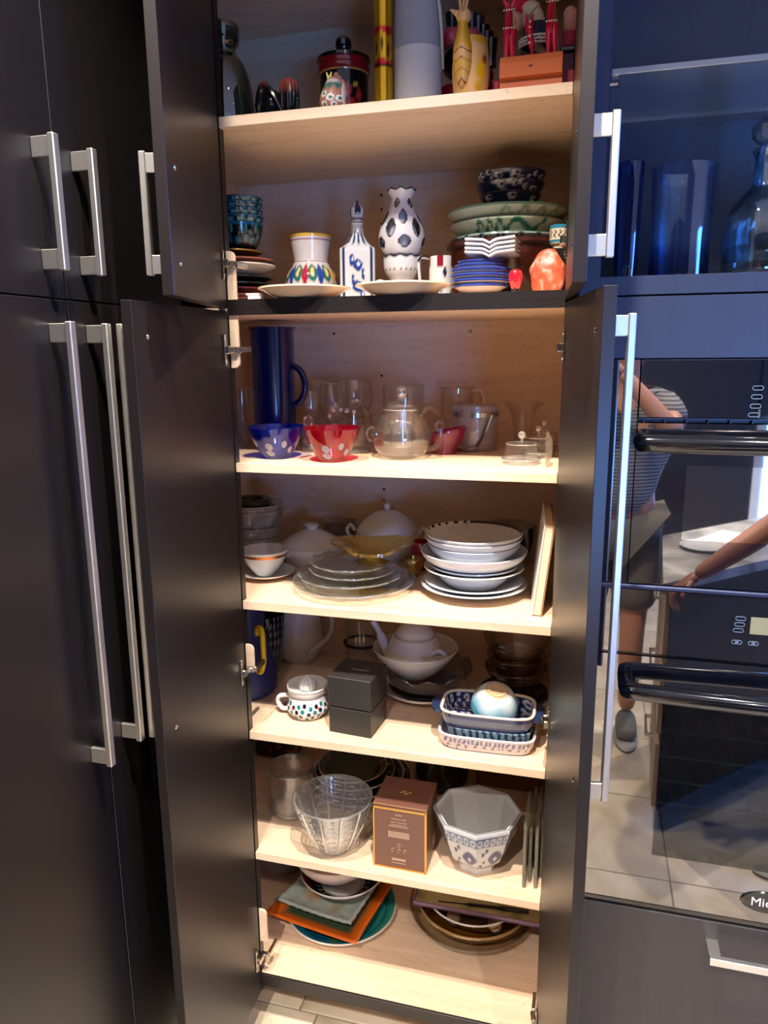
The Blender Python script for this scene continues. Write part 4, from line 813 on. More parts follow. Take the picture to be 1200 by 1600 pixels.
for pyr, rp, h, lab, s in ((309, 47, 0.026, 'navy bowl with white leaves, lowest of three at the top right', 3), (292, 52, 0.030, 'navy bowl with white leaves, middle of three at the top right', 5), (276, 53, 0.028, 'navy bowl with white scrolls, topmost of three at the top right', 8)):
    pb = P_(793, 0.30, z); zr = ZT(pb, pyr-1); simple('navy_bowl', bowl_m(rp*K(pb), h, 0.62, 0.003, n=128, paint=navy(s)), PAINT, lab, 'bowl', (pb[0], pb[1], zr-h), rng.uniform(0, 2), 'navy bowls in the upper cabinet')
# blue rimmed plates and white square dishes
pc = P_(752, 0.112, z); k = K(pc)
bp_ = lambda th, zz, r, ins: mixc(mixc(flat(th, C(206, 196, 192)), C(40, 58, 140), (zz > zz.max()*0.74)*1.0), C(60, 80, 160), (ins > 0)*0.7)
labs = ['lowest blue rimmed plate of the front stack', 'blue rimmed plate second from the bottom of the front stack', 'blue rimmed plate with a wide pale underside, third from the bottom', 'blue rimmed plate with a pale underside, fourth from the bottom', 'smaller blue rimmed plate, second from the top of the front stack', 'smallest blue rimmed plate, right under the white square dishes']
for (pyr, rp), lab in zip(((449, 44), (441, 48), (433, 49), (424, 48), (417, 40), (411, 36)), labs):
    zr = ZT(pc, pyr); h = min(0.012, zr-z-0.0003); simple('blue_rimmed_plate', plate_m(rp*k, h, 0.002, paint=bp_), PAINT, lab, 'plate', (pc[0]-0.002, pc[1], zr-h), 0, 'blue rimmed plates in the upper cabinet')
labs = ['lowest white square dish, just on top of the blue rimmed plates', 'white square dish second from the bottom of its stack', 'white square dish second from the top of its stack', 'topmost white square dish with a notch in its front edge']
WG = mat('white_glaze2', C(198, 200, 206), 0.15, coat=0.3)
for i, (pyr, lab) in enumerate(zip((408, 402, 395, 388), labs)):
    pq = P_(768, 0.095, z); zr = ZT(pq, pyr); s = 38*K(pq)
    xs_ = np.linspace(-s, s, 25); ys_ = np.linspace(-s, s, 9); vv = []
    for yy in ys_:
        for xx in xs_:
            u = abs(xx)/s; e = 0.004*u+0.003*abs(yy)/s-0.006*max(0, 1-abs(xx)/(s*0.28))*1.0; vv.append((xx, yy, e))
    ff = [(j*25+i_, j*25+i_+1, (j+1)*25+i_+1, (j+1)*25+i_) for j in range(8) for i_ in range(24)]
    o = simple('square_dish', (np.array(vv), ff), WG, lab, 'dish', (pq[0], pq[1]+0.012, zr+0.006), -0.03, 'white square dishes in the upper cabinet'); sd = o.modifiers.new('thickness', 'SOLIDIFY'); sd.thickness = 0.0042; sd.offset = -1
# red pepper
p = P_(805, 0.045, z); k = K(p); H = ZT(p, 421)-z
t = thing('red_pepper_ornament', 'glossy red pepper shaped ornament standing by the salt rock', 'ornament', p)
O('body', solid([(0.003, 0.006), (0.008, 0.010), (0.0125, H*0.62), (0.010, H*0.92), (0.003, H)], 28, 6, wob=lambda th, r, zz, i, ins: (1+0.06*np.cos(4*th), 0*th)), mat('pepper_red', C(206, 26, 40), 0.12, coat=0.6), t)
O('foot', join(*[ball(0.0045, (0.006*math.cos(a), 0.006*math.sin(a), 0.0045), 10) for a in (0.3, 2.4, 4.5)]), BLACK, t)
# salt rock
p = P_(855, 0.075, z); k = K(p); H = ZT(p, 391)-z; R = min(38*k, (W-0.002-p[0])/1.03)
bm = bmesh.new(); bmesh.ops.create_icosphere(bm, subdivisions=4, radius=1)
for v in bm.verts:
    q = v.co.copy(); nn = math.sin(q.x*5.1+1)*0.03+math.sin(q.y*6.3+q.z*4)*0.035+math.sin(q.z*9+q.x*7)*0.015
    for nx, ny, nz, d in ((0, -0.9, 0.43, 0.86), (-0.8, -0.3, 0.5, 0.84), (0.75, -0.2, 0.62, 0.85), (0, 0, 1, 0.84), (-0.95, 0, -0.2, 0.9), (0.2, -0.97, -0.1, 0.84)):
        q2 = q.x*nx+q.y*ny+q.z*nz
        if q2 > d: q -= Vector((nx, ny, nz))*(q2-d)*0.9
    q *= 1+nn; v.co = Vector((q.x*R*1.02, q.y*R*0.75, max(q.z, -0.72)*H/1.6+H*0.45))
rk = (np.array([v.co[:] for v in bm.verts]), [tuple(v.index for v in f.verts) for f in bm.faces]); bm.free()
SALT.node_tree.nodes['Principled BSDF'].inputs['Subsurface Weight'].default_value = 0.1; SALT.node_tree.nodes['Principled BSDF'].inputs['Subsurface Scale'].default_value = 0.02
rk[0][:, 2] -= rk[0][:, 2].min()
o = simple('salt_rock', rk, SALT, 'rough orange pink salt rock at the right end of the shelf', 'rock', p)
# egg cup
p = P_(870, 0.145, z); k = K(p); zb = ZT(p, 386)-z; H = ZT(p, 350)-z; R = 14.5*k; p = (min(p[0], W-R-0.002), p[1], p[2])
t = thing('small_cup', 'tiny cream cup with teal bands and black scrolls on a dark box', 'cup', p)
O('dark_box', box(0.036, 0.034, zb-0.004, (0.0, 0, (zb-0.004)/2), 0.002), BLK2, t)
O('cup', xf(vessel([(R*0.62, 0), (R*0.66, 0.004), (R*0.95, 0.010), (R, (H-zb)*0.5), (R*0.98, H-zb)], 0.0025, 96, 8, paint=lambda th, zz, r, ins: mixc(mixc(flat(th, C(214, 200, 170)), C(40, 120, 150), ((zz > (H-zb)*0.84) | (np.abs(zz-(H-zb)*0.3) < 0.0022))*1.0), C(26, 26, 34), ((np.sin(12*th+np.sin(zz*600)*1.5) > 0.3) & (zz > (H-zb)*0.42) & (zz < (H-zb)*0.78))*1.0)), (0, 0, zb-0.0035)), PAINT, t)

# ================================================================ shelf 1 : glass shelf
z = Z1
# navy pitcher
p = P_(432, 0.245, z); k = K(p); R = 33*k; H = ZT(p, 516)-z
NAVY = mat('navy_glaze', C(8, 20, 76), 0.16, coat=0.4)
t = thing('navy_pitcher', 'tall straight navy blue pitcher with a round side handle', 'pitcher', p)
O('body', vessel([(R*0.94, 0), (R*0.96, 0.003), (R*0.98, H*0.5), (R, H-0.004), (R, H)], 0.004, 64, 4, wob=lambda th, r, zz, i, ins: (1+0.22*np.maximum(0, 1-np.abs((th+PI/2))/0.35)**1.5*(zz > H-0.012), 0*th)), NAVY, t)
zh1, zh2 = ZT(p, 572)-z, ZT(p, 632)-z
a = np.linspace(PI/2, -PI/2, 22); O('handle', tube([(R*0.9, -0.008, zh1)]+[(R*0.95+0.034*math.cos(q), -0.008, (zh1+zh2)/2+(zh1-zh2)/2*math.sin(q)) for q in a]+[(R*0.9, -0.008, zh2)], 0.0078, 14), NAVY, t)
# cut colour bowls
def cutbowl(px, pf, rpx, pyt, m, lab, ptr):
    c, rb = front(px, pf, z, 21); kk = K(c); R = rpx*kk; H = ZT(c, pyt)-z; t = thing('cut_glass_bowl', lab, 'bowl', c)
    O('body', vessel([(rb, 0), (rb*1.08, 0.004), (R*0.70, H*0.38), (R*0.89, H*0.72), (R, H)], 0.0035, 72, 6), m, t)
    FR = mat('ground_glass', C(150, 146, 156), 0.45)
    for a, h, w_, hh, ro in ptr:
        r0 = rb+(R-rb)*(h**0.85)*1.0; P = []
        for q in np.linspace(0, 2*PI, 20, endpoint=False):
            u = w_*math.cos(q)*math.cos(ro)-hh*math.sin(q)*math.sin(ro); v = w_*math.cos(q)*math.sin(ro)+hh*math.sin(q)*math.cos(ro)
            hq = h+v/H; A = np.array(curve([(rb, 0), (rb*1.08, 0.004), (R*0.70, H*0.38), (R*0.89, H*0.72), (R, H)], 6)); rq = np.interp(hq*H, A[:, 1], A[:, 0])+0.0005; th = a+u/r0
            P.append((rq*math.sin(th), -rq*math.cos(th), hq*H))
        O('cut_oval', (np.array(P), [tuple(range(20))]), FR, t, sharp=None)
PT = [(-0.75, 0.48, 0.005, 0.010, -0.9), (0.05, 0.42, 0.008, 0.009, 0.6), (0.05, 0.20, 0.010, 0.006, -0.3), (0.75, 0.50, 0.006, 0.008, 0.1), (1.15, 0.30, 0.006, 0.008, 0.3), (-1.3, 0.45, 0.005, 0.009, 0.2)]
cutbowl(433, 718, 44.5, 667, BLUEG, 'cobalt blue cut glass bowl with clear oval cuts, in front of the navy pitcher', PT)
cutbowl(519, 723, 45.5, 669, REDG, 'ruby red cut glass bowl with clear oval cuts', PT)
# tall bottle behind left door
p = P_(366, 0.25, z); k = K(p); H = ZT(p, 585)-z
simple('glass_decanter', vessel([(0.030, 0), (0.034, 0.004), (0.033, 0.02), (0.028, 0.05), (0.016, H*0.6), (0.010, H*0.9), (0.012, H)], 0.004, 40), THICK, 'slim clear decanter half hidden by the left door', 'decanter', p)
for px, y, rp, pt, lab in ((381, 0.30, 11, 606, 'narrow clear flute glass at the far left rear'), (395, 0.34, 11, 604, 'narrow clear flute glass at the rear, left of the navy pitcher')):
    p = P_(px, y, z); simple('flute_glass', vessel([(rp*K(p)*0.8, 0), (rp*K(p), ZT(p, pt)-z)], 0.0015, 32, 1), CLEAR, lab, 'glass', p)
def stemless(px, y, rp, pt, lab, foot=True):
    p = P_(px, y, z); R = rp*K(p); H = ZT(p, pt)-z; t = thing('wine_glass', lab, 'glass', p, 0, 'wine glasses at the back')
    O('bowl', vessel([(0.004, H*0.36), (R*0.6, H*0.42), (R*0.97, H*0.62), (R, H*0.78), (R*0.9, H)], 0.0013, 40), CLEAR, t)
    O('rim', ring(R*0.9, 0.0008, H, 40, 5), BRIM, t)
    O('stem', lathe([(R*0.75, 0), (R*0.75, 0.002), (0.006, 0.005), (0.004, H*0.2), (0.005, H*0.365), (0, H*0.365)], 28), THICK, t)
for a_ in ((497, 0.452, 24, 594, 'big clear wine glass at the back, just right of the navy pitcher'), (523, 0.35, 23, 600, 'clear wine glass behind the ruby bowl'), (556, 0.447, 28, 594, 'widest clear wine glass at the back, behind the stirrer dish')): stemless(*a_)
for px, y, rp, pt, lab in ((630, 0.42, 32, 602, 'clear straight tumbler behind the glass teapot'), (487, 0.30, 14, 612, 'small clear tumbler right behind the pitcher handle')):
    p = P_(px, y, z); R = rp*K(p); H = ZT(p, pt)-z; o = simple('tumbler', vessel([(R*0.96, 0), (R*0.98, 0.002), (R, H)], 0.002, 48, 3), CLEAR, lab, 'glass', p); O('rim', ring(R*0.99, 0.0009, H, 48, 5), BRIM, o)
# dish with glass stirrers
p = P_(548, 0.228, z); k = K(p)
t = thing('stirrer_dish', 'clear glass dish on a thick foot with loop handles', 'dish', p)
Hd = ZT(p, 668)-z
O('bowl', vessel([(0.035, 0.012), (0.045, 0.016), (0.050, Hd*0.5), (0.052, Hd)], 0.0025, 48), CLEAR, t)
O('foot', lathe([(0, 0), (0.046, 0), (0.049, 0.004), (0.046, 0.009), (0.030, 0.012), (0, 0.012)], 48), THICK, t)
for s in (-1, 1): O('loop_handle', tube([(s*(0.052+0.012*math.cos(q)), 0, Hd*0.75+0.016*math.sin(q)) for q in np.linspace(0, 2*PI, 22, endpoint=False)], 0.0035, 8, closed=True), BRIM, t)
for i, (px, py) in enumerate(((521, 640), (532, 640), (542, 642), (553, 644), (515, 650))):
    h = hitp(px, py, 1, p[1]-0.01+0.006*i); o = thing('glass_stirrer', ['glass stirrer with a ball top, tallest at the left of the dish', 'second ball topped glass stirrer from the left', 'third ball topped glass stirrer from the left', 'rightmost ball topped glass stirrer leaning right', 'short ball topped stirrer at the left end of the dish'][i], 'stirrer', (h[0], h[1], h[2]), 0, 'glass stirrers')
    O('ball_top', ball(0.0062, (0, 0, 0), 16), BRIM, o); O('rod', tube([(0, 0, -0.005), ((p[0]-h[0])*0.6, 0, -(h[2]-z)+0.020)], 0.0022, 8), CLEAR, o)
# swan shaped glasses
for px, py, lab in ((483, 650, 'clear glass loop handled cup between the two colour bowls'),):
    p = P_(px, 0.21, z); ht = ZT(p, py+12)-z
    o = thing('glass_cup', lab, 'cup', p); O('body', vessel([(0.012, 0), (0.016, 0.004), (0.018, ht)], 0.0018, 30, 3), CLEAR, o)
    O('handle', tube([(0.006+0.010*math.cos(q), -0.016, ht+0.006+0.013*math.sin(q)) for q in np.linspace(0, 2*PI, 20, endpoint=False)], 0.003, 8, closed=True), THICK, o)
# glass teapot
c, rb = front(628, 719, z, 30); k = K(c); t = thing('glass_teapot', 'round clear glass teapot with a ball knob, looped handle and infuser', 'teapot', c)
R = 47*k; H = ZT(c, 640)-z; Hl = ZT(c, 622)-z; Hk = ZT(c, 604)-z
O('body', vessel([(rb*0.9, 0), (R*0.8, H*0.10), (R*1.0, H*0.42), (R*0.86, H*0.78), (R*0.64, H*0.95), (R*0.66, H)], 0.0022, 72), glass('teapot_glass', (0.985, 0.98, 0.97), (0.62, 0.60, 0.54), pw=3.2, base=0.08, haze=0.02, hcol=(0.9, 0.88, 0.82)), t)
O('infuser', vessel([(R*0.36, H*0.22), (R*0.38, H*0.24), (R*0.40, H*0.6), (R*0.44, H*0.97)], 0.0015, 36, 4), CLEAR, t)
O('lid', lathe([(0, H+0.001), (R*0.66, H+0.001), (R*0.66, H+0.004), (R*0.45, Hl-0.010), (R*0.18, Hl-0.002), (0, Hl-0.001)], 48), CLEAR, t)
O('knob', ball(0.0145, (0, 0, (Hl+Hk)/2), 24), BRIM, t)
O('rim', ring(R*0.66, 0.0013, H+0.001, 56, 6), BRIM, t); O('lid_ring', ring(R*0.52, 0.0009, H+0.010, 48, 5), BRIM, t)
GY = glass('amber_tinted_clear', (0.95, 0.90, 0.78), (0.5, 0.4, 0.25), pw=1.6)
O('handle', tube(spline([(R*0.62, -0.012, H*0.86), (R*0.95, -0.014, H*1.06), (R*1.28, -0.014, H*0.90), (R*1.36, -0.014, H*0.55), (R*1.16, -0.014, H*0.25), (R*0.86, -0.012, H*0.22)], 7), 0.0058, 12), GY, t)
O('spout', tube(spline([(-R*0.72, -0.02, H*0.42), (-R*1.05, -0.022, H*0.66), (-R*1.12, -0.022, H*0.92), (-R*1.34, -0.022, H*1.06)], 7), [0.016]*6+[0.011]*8+[0.008]*8, 14), GY, t)
# cranberry slanted bowl
c, rb = front(694, 711, z, 18); k = K(c); R = 31*k
simple('slanted_bowl', vessel([(rb, 0), (rb*1.1, 0.004), (R*0.85, 0.030), (R*0.98, 0.045), (R, 0.052)], 0.005, 56, 6, wob=lambda th, r, zz, i, ins: (1+0.12*np.sin(th)*(zz > 0.02), 0.28*np.sin(th)*np.maximum(zz-0.012, 0)*0.9)), PINKG, 'cranberry pink slanted glass bowl beside the glass teapot', 'bowl', c)
p = (c[0]-0.012, c[1]+0.005, z+0.058)
o = thing('glass_ring_stopper', 'small clear stopper with a ring top in the cranberry bowl', 'stopper', p)
O('ring', xf(tube([(0.009*math.cos(q), 0, 0.010*math.sin(q)) for q in np.linspace(0, 2*PI, 20, endpoint=False)], 0.0032, 8, closed=True), (0, 0, 0.004)), THICK, o); O('stem', tube([(0, 0, -0.004), (0.002, 0, -0.035)], 0.006, 10), CLEAR, o)
# clear pitcher
p = P_(713, 0.447, z); k = K(p); R = 26*k; H = ZT(p, 606)-z; t = thing('glass_pitcher', 'clear glass pitcher with a side handle behind the ice bucket', 'pitcher', p)
O('body', vessel([(R*0.95, 0), (R, 0.004), (R*0.96, H*0.9), (R, H)], 0.0025, 48, 5, wob=lambda th, r, zz, i, ins: (1+0.35*np.maximum(0, 1-np.abs(th+PI/2)/0.35)*(zz > H*0.93), 0*th)), CLEAR, t)
O('handle', tube(spline([(R*0.9, -0.01, H*0.92), (R*1.35, -0.01, H*0.96), (R*1.62, -0.01, H*0.80), (R*1.55, -0.01, H*0.45), (R*0.98, -0.01, H*0.22)], 7), 0.0052, 12), THICK, t)
# ice bucket
c, rb = front(742, 706, z, 36); k = K(c); H = ZT(c, 634)-z; t = thing('ice_bucket', 'frosted glass ice bucket with a chrome band and swing handle', 'bucket', c)
O('body', vessel([(rb*0.97, 0), (rb*0.99, 0.002), (rb, 0.004), (rb*1.03, H*0.5), (rb*1.05, H)], 0.0035, 96, 6, wob=lambda th, r, zz, i, ins: (1+0.012*np.sin(48*th)*(1-ins)*(zz < H*0.16), 0*th)), FROST, t)
O('band', lathe([(rb*1.055, H*0.76), (rb*1.07, H*0.765), (rb*1.075, H*0.87), (rb*1.06, H*0.875)], 64), CHROME, t)
O('handle', tube(spline([(rb*0.78, -rb*0.86, H*0.82), (rb*0.55, -rb*1.06, H*0.45), (rb*0.25, -rb*1.12, H*0.13), (-rb*0.2, -rb*1.14, H*0.07), (-rb*0.7, -rb*0.98, H*0.09), (-rb*1.0, -rb*0.5, 0.3*H)], 6), 0.0035, 8, flat=2.2), CHROME, t)
# butter domes
for px, pf, rp, pt, lab in ((814, 728, 31, 690, 'little domed glass dish with a ball knob, nearest the shelf edge'), (840, 716, 27, 680, 'little domed glass dish with a ball knob, second from the edge'), (849, 707, 24, 672, 'little domed glass dish with a ball knob, rearmost of three')):
    c, rb = front(px, pf, z, rp); k = K(c); H = ZT(c, pt)-z; t = thing('glass_butter_dome', lab, 'dish', c, 0, 'domed glass dishes')
    O('base', vessel([(rb*0.96, 0), (rb, 0.003), (rb*1.0, 0.010)], 0.005, 48, 2), THICK, t)
    d = lathe([(rb*0.84, 0.006), (rb*0.84, H*0.75), (rb*0.80, H*0.9), (rb*0.6, H*0.97), (0.004, H)], 48); O('dome', d, CLEAR, t); O('rim', join(ring(rb*0.98, 0.0014, 0.0095, 40, 6), ring(rb*0.80, 0.0010, H*0.9, 40, 6)), BRIM, t)
    O('knob', join(ball(0.0082, (0, 0, H+0.0135), 18), tube([(0, 0, H-0.001), (0, 0, H+0.008)], 0.003, 8)), BRIM, t)
# pedestal dish at right rear
p = P_(816, 0.442, z); k = K(p); H = ZT(p, 630)-z; R = 27*k
simple('glass_compote', vessel([(R*0.5, 0), (R*0.52, H*0.3), (R*0.62, H*0.6), (R*0.8, H*0.85), (R*1.2, H*1.0)], 0.003, 48, 6, wob=lambda th, r, zz, i, ins: (1+0.04*np.sin(8*th)*(zz > H*0.7), 0.003*np.sin(8*th)*(zz > H*0.9))), CLEAR, 'wide rimmed clear glass dish at the right rear of the glass shelf', 'dish', p)
p = P_(866, 0.05, z); simple('leaf_dish', xf(vessel([(0.004, 0), (0.02, 0.002), (0.035, 0.010)], 0.003, 40, 5), (0, 0.0, 0.036), (0, -PI/2, 0)), gg, 'greenish glass leaf dish standing on edge at the right end', 'dish', (W-0.016, p[1]+0.045, z))

# ================================================================ shelf 2
z = Z2
pc = P_(402, 0.30, z); k = K(pc)
labs = ['clear glass bowl at the bottom of the left rear stack', 'clear glass bowl in the middle of the left rear stack', 'wide clear glass bowl near the top of the left rear stack', 'widest clear glass bowl topping the left rear stack']
for (pyr, rp, h), lab in zip(((838, 34, 0.045), (825, 37, 0.05), (802, 45, 0.055), (786, 44, 0.055)), labs):
    zr = ZT(pc, pyr); h = min(h, zr-z-0.0005); o = simple('glass_bowl', bowl_m(rp*k, h, 0.6, 0.003), THICK, lab, 'bowl', (pc[0], pc[1], zr-h), 0, 'clear bowls stacked on the second shelf'); O('rim', ring(rp*k, 0.0013, h, 60, 6), BRIM, o)
zr = ZT(pc, 785)
simple('dark_ring_dish', lathe([(0.028, 0.0), (0.03, 0.010), (0.045, 0.012), (0.052, 0.0), (0.04, -0.014), (0.03, -0.006), (0.028, 0.0)], 48), mat('dark_bronze', C(40, 26, 22), 0.25), 'dark ring shaped dish lying inside the top glass bowl', 'dish', (pc[0]-0.006, pc[1], zr))
c, R = front(418, 913, z, 46); k = K(c)
gold = mat('copper_gilt', C(196, 120, 64), 0.25, 0.9)
o = simple('saucer', plate_m(R, 0.012, 0.0025, 0.5, 0.55), WHITE, 'white saucer with a thin gilt rim at the left end', 'saucer', c); O('gilt_rim', ring(R*0.995, 0.0012, 0.0125, 60), gold, o)
c2 = (c[0]-0.004, c[1]-0.002, z+0.0045); R2_ = 37.5*K(c2); H = ZT(c2, 858)-c2[2]
o = simple('tea_cup', vessel([(R2_*0.36, 0), (R2_*0.40, 0.003), (R2_*0.72, H*0.42), (R2_*0.95, H*0.85), (R2_, H)], 0.002, 64, 6), WHITE, 'white tea cup with a copper coloured band, standing on the saucer', 'cup', c2)
O('copper_band', lathe([(R2_*0.935, H*0.79), (R2_*0.955, H*0.80), (R2_*0.985, H*0.90), (R2_*0.965, H*0.905)], 64), gold, o)
# white casserole
c, rb = front(489, 888, z, 42); k = K(c); H = ZT(c, 848)-z; t = thing('white_casserole', 'round white ribbed casserole with a lid and small square handles', 'casserole', c)
R = 51*k
O('body', vessel([(rb, 0), (rb*1.03, 0.003), (R*0.98, H*0.6), (R*0.97, H)], 0.004, 144, 8, wob=lambda th, r, zz, i, ins: (1+0.010*np.sin(60*th)*(1-ins)*(zz < H*0.72), 0*th)), WHITE, t)
Hk = ZT(c, 819)-z
O('lid', lathe([(0, Hk-0.012), (0.016, Hk-0.013), (R*0.5, H+(Hk-0.012-H)*0.68), (R*0.80, H+(Hk-0.012-H)*0.30), (R*0.95, H*1.03), (R*1.0, H*1.0), (R*0.98, H*0.97), (0, H*0.97)], 64), WHITE, t)
O('lid_knob', lathe([(0.014, Hk-0.015), (0.015, Hk-0.006), (0.019, Hk-0.004), (0.019, Hk), (0, Hk+0.001)], 40, wob=lambda th, r, zz, i, ins: (1+0.03*np.sin(20*th), 0*th)), WHITE, t)
for s, a in ((-1, 0.2), (1, 0.0)): O('side_handle', box(0.034, 0.02, 0.012, (s*R*0.52, -R*0.84, H*0.68), 0.004, 2), WHITE, t, rot=(0, 0, 0.0))
# clear box
p = P_(531, 0.468, z); k = K(p); H = ZT(p, 812)-z
t = thing('glass_box', 'square grey glass box at the back, left of the white tureen', 'box', p, 0.05)
O('body', box(0.075, 0.055, H*0.85, (0, 0, H*0.425), 0.003), GREY, t, smooth=False); O('lid', box(0.079, 0.059, 0.012, (0, 0, H*0.85+0.006), 0.003), GREY, t, smooth=False)
# tureen
p = P_(606, 0.405, z); k = K(p); R = 49*k; H = ZT(p, 826)-z; Hk = ZT(p, 790)-z
t = thing('soup_tureen', 'white porcelain soup tureen with a domed lid and curled handles', 'tureen', p)
O('body', vessel([(R*0.5, 0), (R*0.56, 0.006), (R*0.92, H*0.35), (R*1.0, H*0.7), (R*0.95, H)], 0.004, 96, 6, wob=lambda th, r, zz, i, ins: (1+0.012*np.cos(16*th)*(1-ins), 0*th)), WHITE, t)
O('lid', lathe([(0, Hk-0.012)]+curve([(0.01, Hk-0.013), (R*0.38, H+(Hk-H)*0.72), (R*0.74, H+(Hk-H)*0.40), (R*0.96, H+0.001), (R*0.97, H)], 6)+[(0, H)], 64), WHITE, t)
O('lid_knob', join(ball(0.0095, (0, 0, Hk-0.003), 16), tube([(0, 0, Hk-0.018), (0, 0, Hk-0.008)], 0.004, 8)), WHITE, t)
for s in (-1, 1): O('handle', tube(spline([(s*R*0.94, -0.01, H*0.45), (s*R*1.12, -0.012, H*0.62), (s*R*1.30, -0.012, H*0.90), (s*R*1.18, -0.012, H*1.10), (s*R*1.04, -0.012, H*0.92)], 6), 0.0046, 10), WHITE, t)
# glass platters
gp = glass('pressed_glass', (0.97, 0.97, 0.965), (0.84, 0.84, 0.83), pw=2.4, bump=0.3, bscale=26, base=0.08, haze=0.035, hcol=(0.8, 0.8, 0.8))
c, R = front(554, 949, z, 103); k = K(c)
o = simple('glass_platter', plate_m(R, 0.020, 0.003, 0.62, 0.7, wob=lambda th, r, zz, i, ins: (1+0.008*np.sin(12*th)*(zz > 0.012), 0.0015*np.sin(12*th)*(zz > 0.012))), gp, 'large clear pressed glass platter at the bottom of the glass stack', 'platter', c, 0); O('rim', join(ring(R*0.998, 0.0014, 0.0205, 96, 6), ring(R*0.72, 0.0009, 0.0085, 72, 5)), BRIM, o)
for px, yo, rp, zo, h, m_, lab in ((548, 0.0, 80, 0.020, 0.014, gg, 'greenish scalloped glass plate, second from the bottom of the glass stack'), (552, 0.004, 67, 0.032, 0.014, gp, 'clear glass plate with rounded scallops in the middle of the glass stack'), (550, 0.006, 63, 0.044, 0.018, gp, 'clear wavy edged glass plate on top of the glass stack')):
    q = (X(px, c[1]+yo, z+zo), c[1]+yo, z+zo); o = simple('glass_plate', plate_m(rp*K(q), h, 0.003, 0.6, 0.7, n=96, wob=lambda th, r, zz, i, ins, h=h: (1+0.03*np.sin(14*th)*(zz > h*0.4), 0.0015*np.sin(14*th)*(zz > h*0.5))), m_, lab, 'plate', q)
    a_ = np.arange(96)*2*PI/96; O('rim', tube(np.stack([rp*K(q)*(1+0.03*np.sin(14*a_))*np.sin(a_), -rp*K(q)*(1+0.03*np.sin(14*a_))*np.cos(a_), h+0.0005+0.0015*np.sin(14*a_)], 1), 0.0013, 6, closed=True), BRIM, o)
# amber leaf dish
q = (X(582, c[1]-0.01, z+0.068), c[1]-0.012, z+0.0685); k = K(q)
t = thing('amber_dish', 'amber pressed glass three-cornered dish on a frilled foot, on the glass stack', 'dish', q)
def tri(th): return 0.62+0.40*np.maximum(0, np.cos(1.5*((th-2.05+PI/3) % (2*PI/3)-PI/3)))**1.4
O('dish', vessel([(0.024, 0.010), (0.034, 0.013), (0.062, 0.024), (0.083, 0.034), (0.103, 0.038)], 0.005, 120, 6, wob=lambda th, r, zz, i, ins: (tri(th)*(1+0.02*np.sin(40*th)*(zz > 0.03)), 0*th)), AMBER, t, rot=(0, 0, 0.3))
O('foot', vessel([(0.040, 0.0), (0.036, 0.003), (0.026, 0.009), (0.024, 0.013)], 0.003, 60, 3, wob=lambda th, r, zz, i, ins: (1+0.10*np.sin(8*th)*(zz < 0.006), 0*th)), glass('pale_amber_glass', (0.92, 0.88, 0.62), (0.5, 0.45, 0.2), bump=0.6, base=0.12), t)
# amber piece and red bowl behind
p = P_(646, 0.275, z); simple('amber_bowl', bowl_m(0.024, 0.045, 0.5, 0.004), AMBER, 'small amber glass bowl between the glass plates and the white stack', 'bowl', (p[0], p[1], z))
p = P_(657, 0.33, z); simple('red_bowl', bowl_m(0.025, ZT(p, 846)-z, 0.5, 0.004), mat('crimson_glaze', C(150, 24, 44), 0.15, coat=0.4), 'crimson bowl behind the white bowl stack', 'bowl', p)
# white stack
pc = list(P_(740, 0.185, z)); pc[1] = 0.185; k = K(pc)
def zrim(py, px=740): return ZT(pc, py)
def blackrim(th, zz, r, ins):
    h = zz.max(); c = flat(th, C(222, 222, 218)); e = (zz > h*0.80)*(ins > 0)
    c = mixc(c, C(20, 20, 24), e*((np.abs(th) > 1.75) & (th > -3.2) & ((th > 1.2) | (th < -2.9)))*1.0)
    return mixc(c, C(20, 20, 24), e*((np.abs(((th+2.25)*9) % 2-1) < 0.35) & (th < -1.55) & (th > -2.9))*1.0)
BW = mat('bluish_white_china', C(216, 220, 226), 0.1, coat=0.3, var=0.02)
items = [('white_plate', 82, 910, 0.014, 0.0, 'plate', 'widest white dinner plate at the bottom of the white stack'), ('white_plate', 76, 905, 0.014, 0.002, 'plate', 'white dinner plate, second from the bottom of the white stack'),
         ('rimmed_soup_plate', 77, 884, 0.026, 0.0, 'plate', 'white soup plate with a dark line, third from the bottom of the white stack'), ('small_plate', 68, 881, 0.016, 0.002, 'plate', 'smaller white plate under the wide bowl'),
         ('wide_bowl', 82, 862, 0.044, 0.0, 'bowl', 'wide flared white bowl in the middle of the white stack'), ('deep_bowl', 71, 848, 0.042, 0.0, 'bowl', 'white bowl third from the top of the white stack'),
         ('deep_bowl', 75, 839, 0.036, 0.0, 'bowl', 'white bowl just under the black striped one'), ('striped_bowl', 75, 832, 0.026, 0.0, 'bowl', 'white bowl with black stripes on its rim, topping the white stack')]
zs = z+0.0005
for i, (nm, rp, py, h, dy, cat_, lab) in enumerate(items):
    q = (X(740 if i not in (5,) else 740, pc[1], zrim(py)), pc[1], zrim(py)-h)
    if q[2] < zs: q = (q[0], q[1], zs)
    zs = q[2]+0.003
    m_ = plate_m(rp*k, h, 0.0028, 0.5, 0.6) if cat_ == 'plate' else bowl_m(rp*k, h, 0.45, 0.003)
    if nm == 'striped_bowl': m_ = bowl_m(rp*k, h, 0.45, 0.003, n=180, paint=blackrim)
    o = simple(nm, m_, PAINT if nm == 'striped_bowl' else BW, lab, cat_, q, 0, 'white china stacked on the second shelf')
    if nm in ('small_plate', 'rimmed_soup_plate'): O('dark_line', ring(rp*k*0.93, 0.0008, h*0.9+0.0012, 60, 6), BLK2, o)
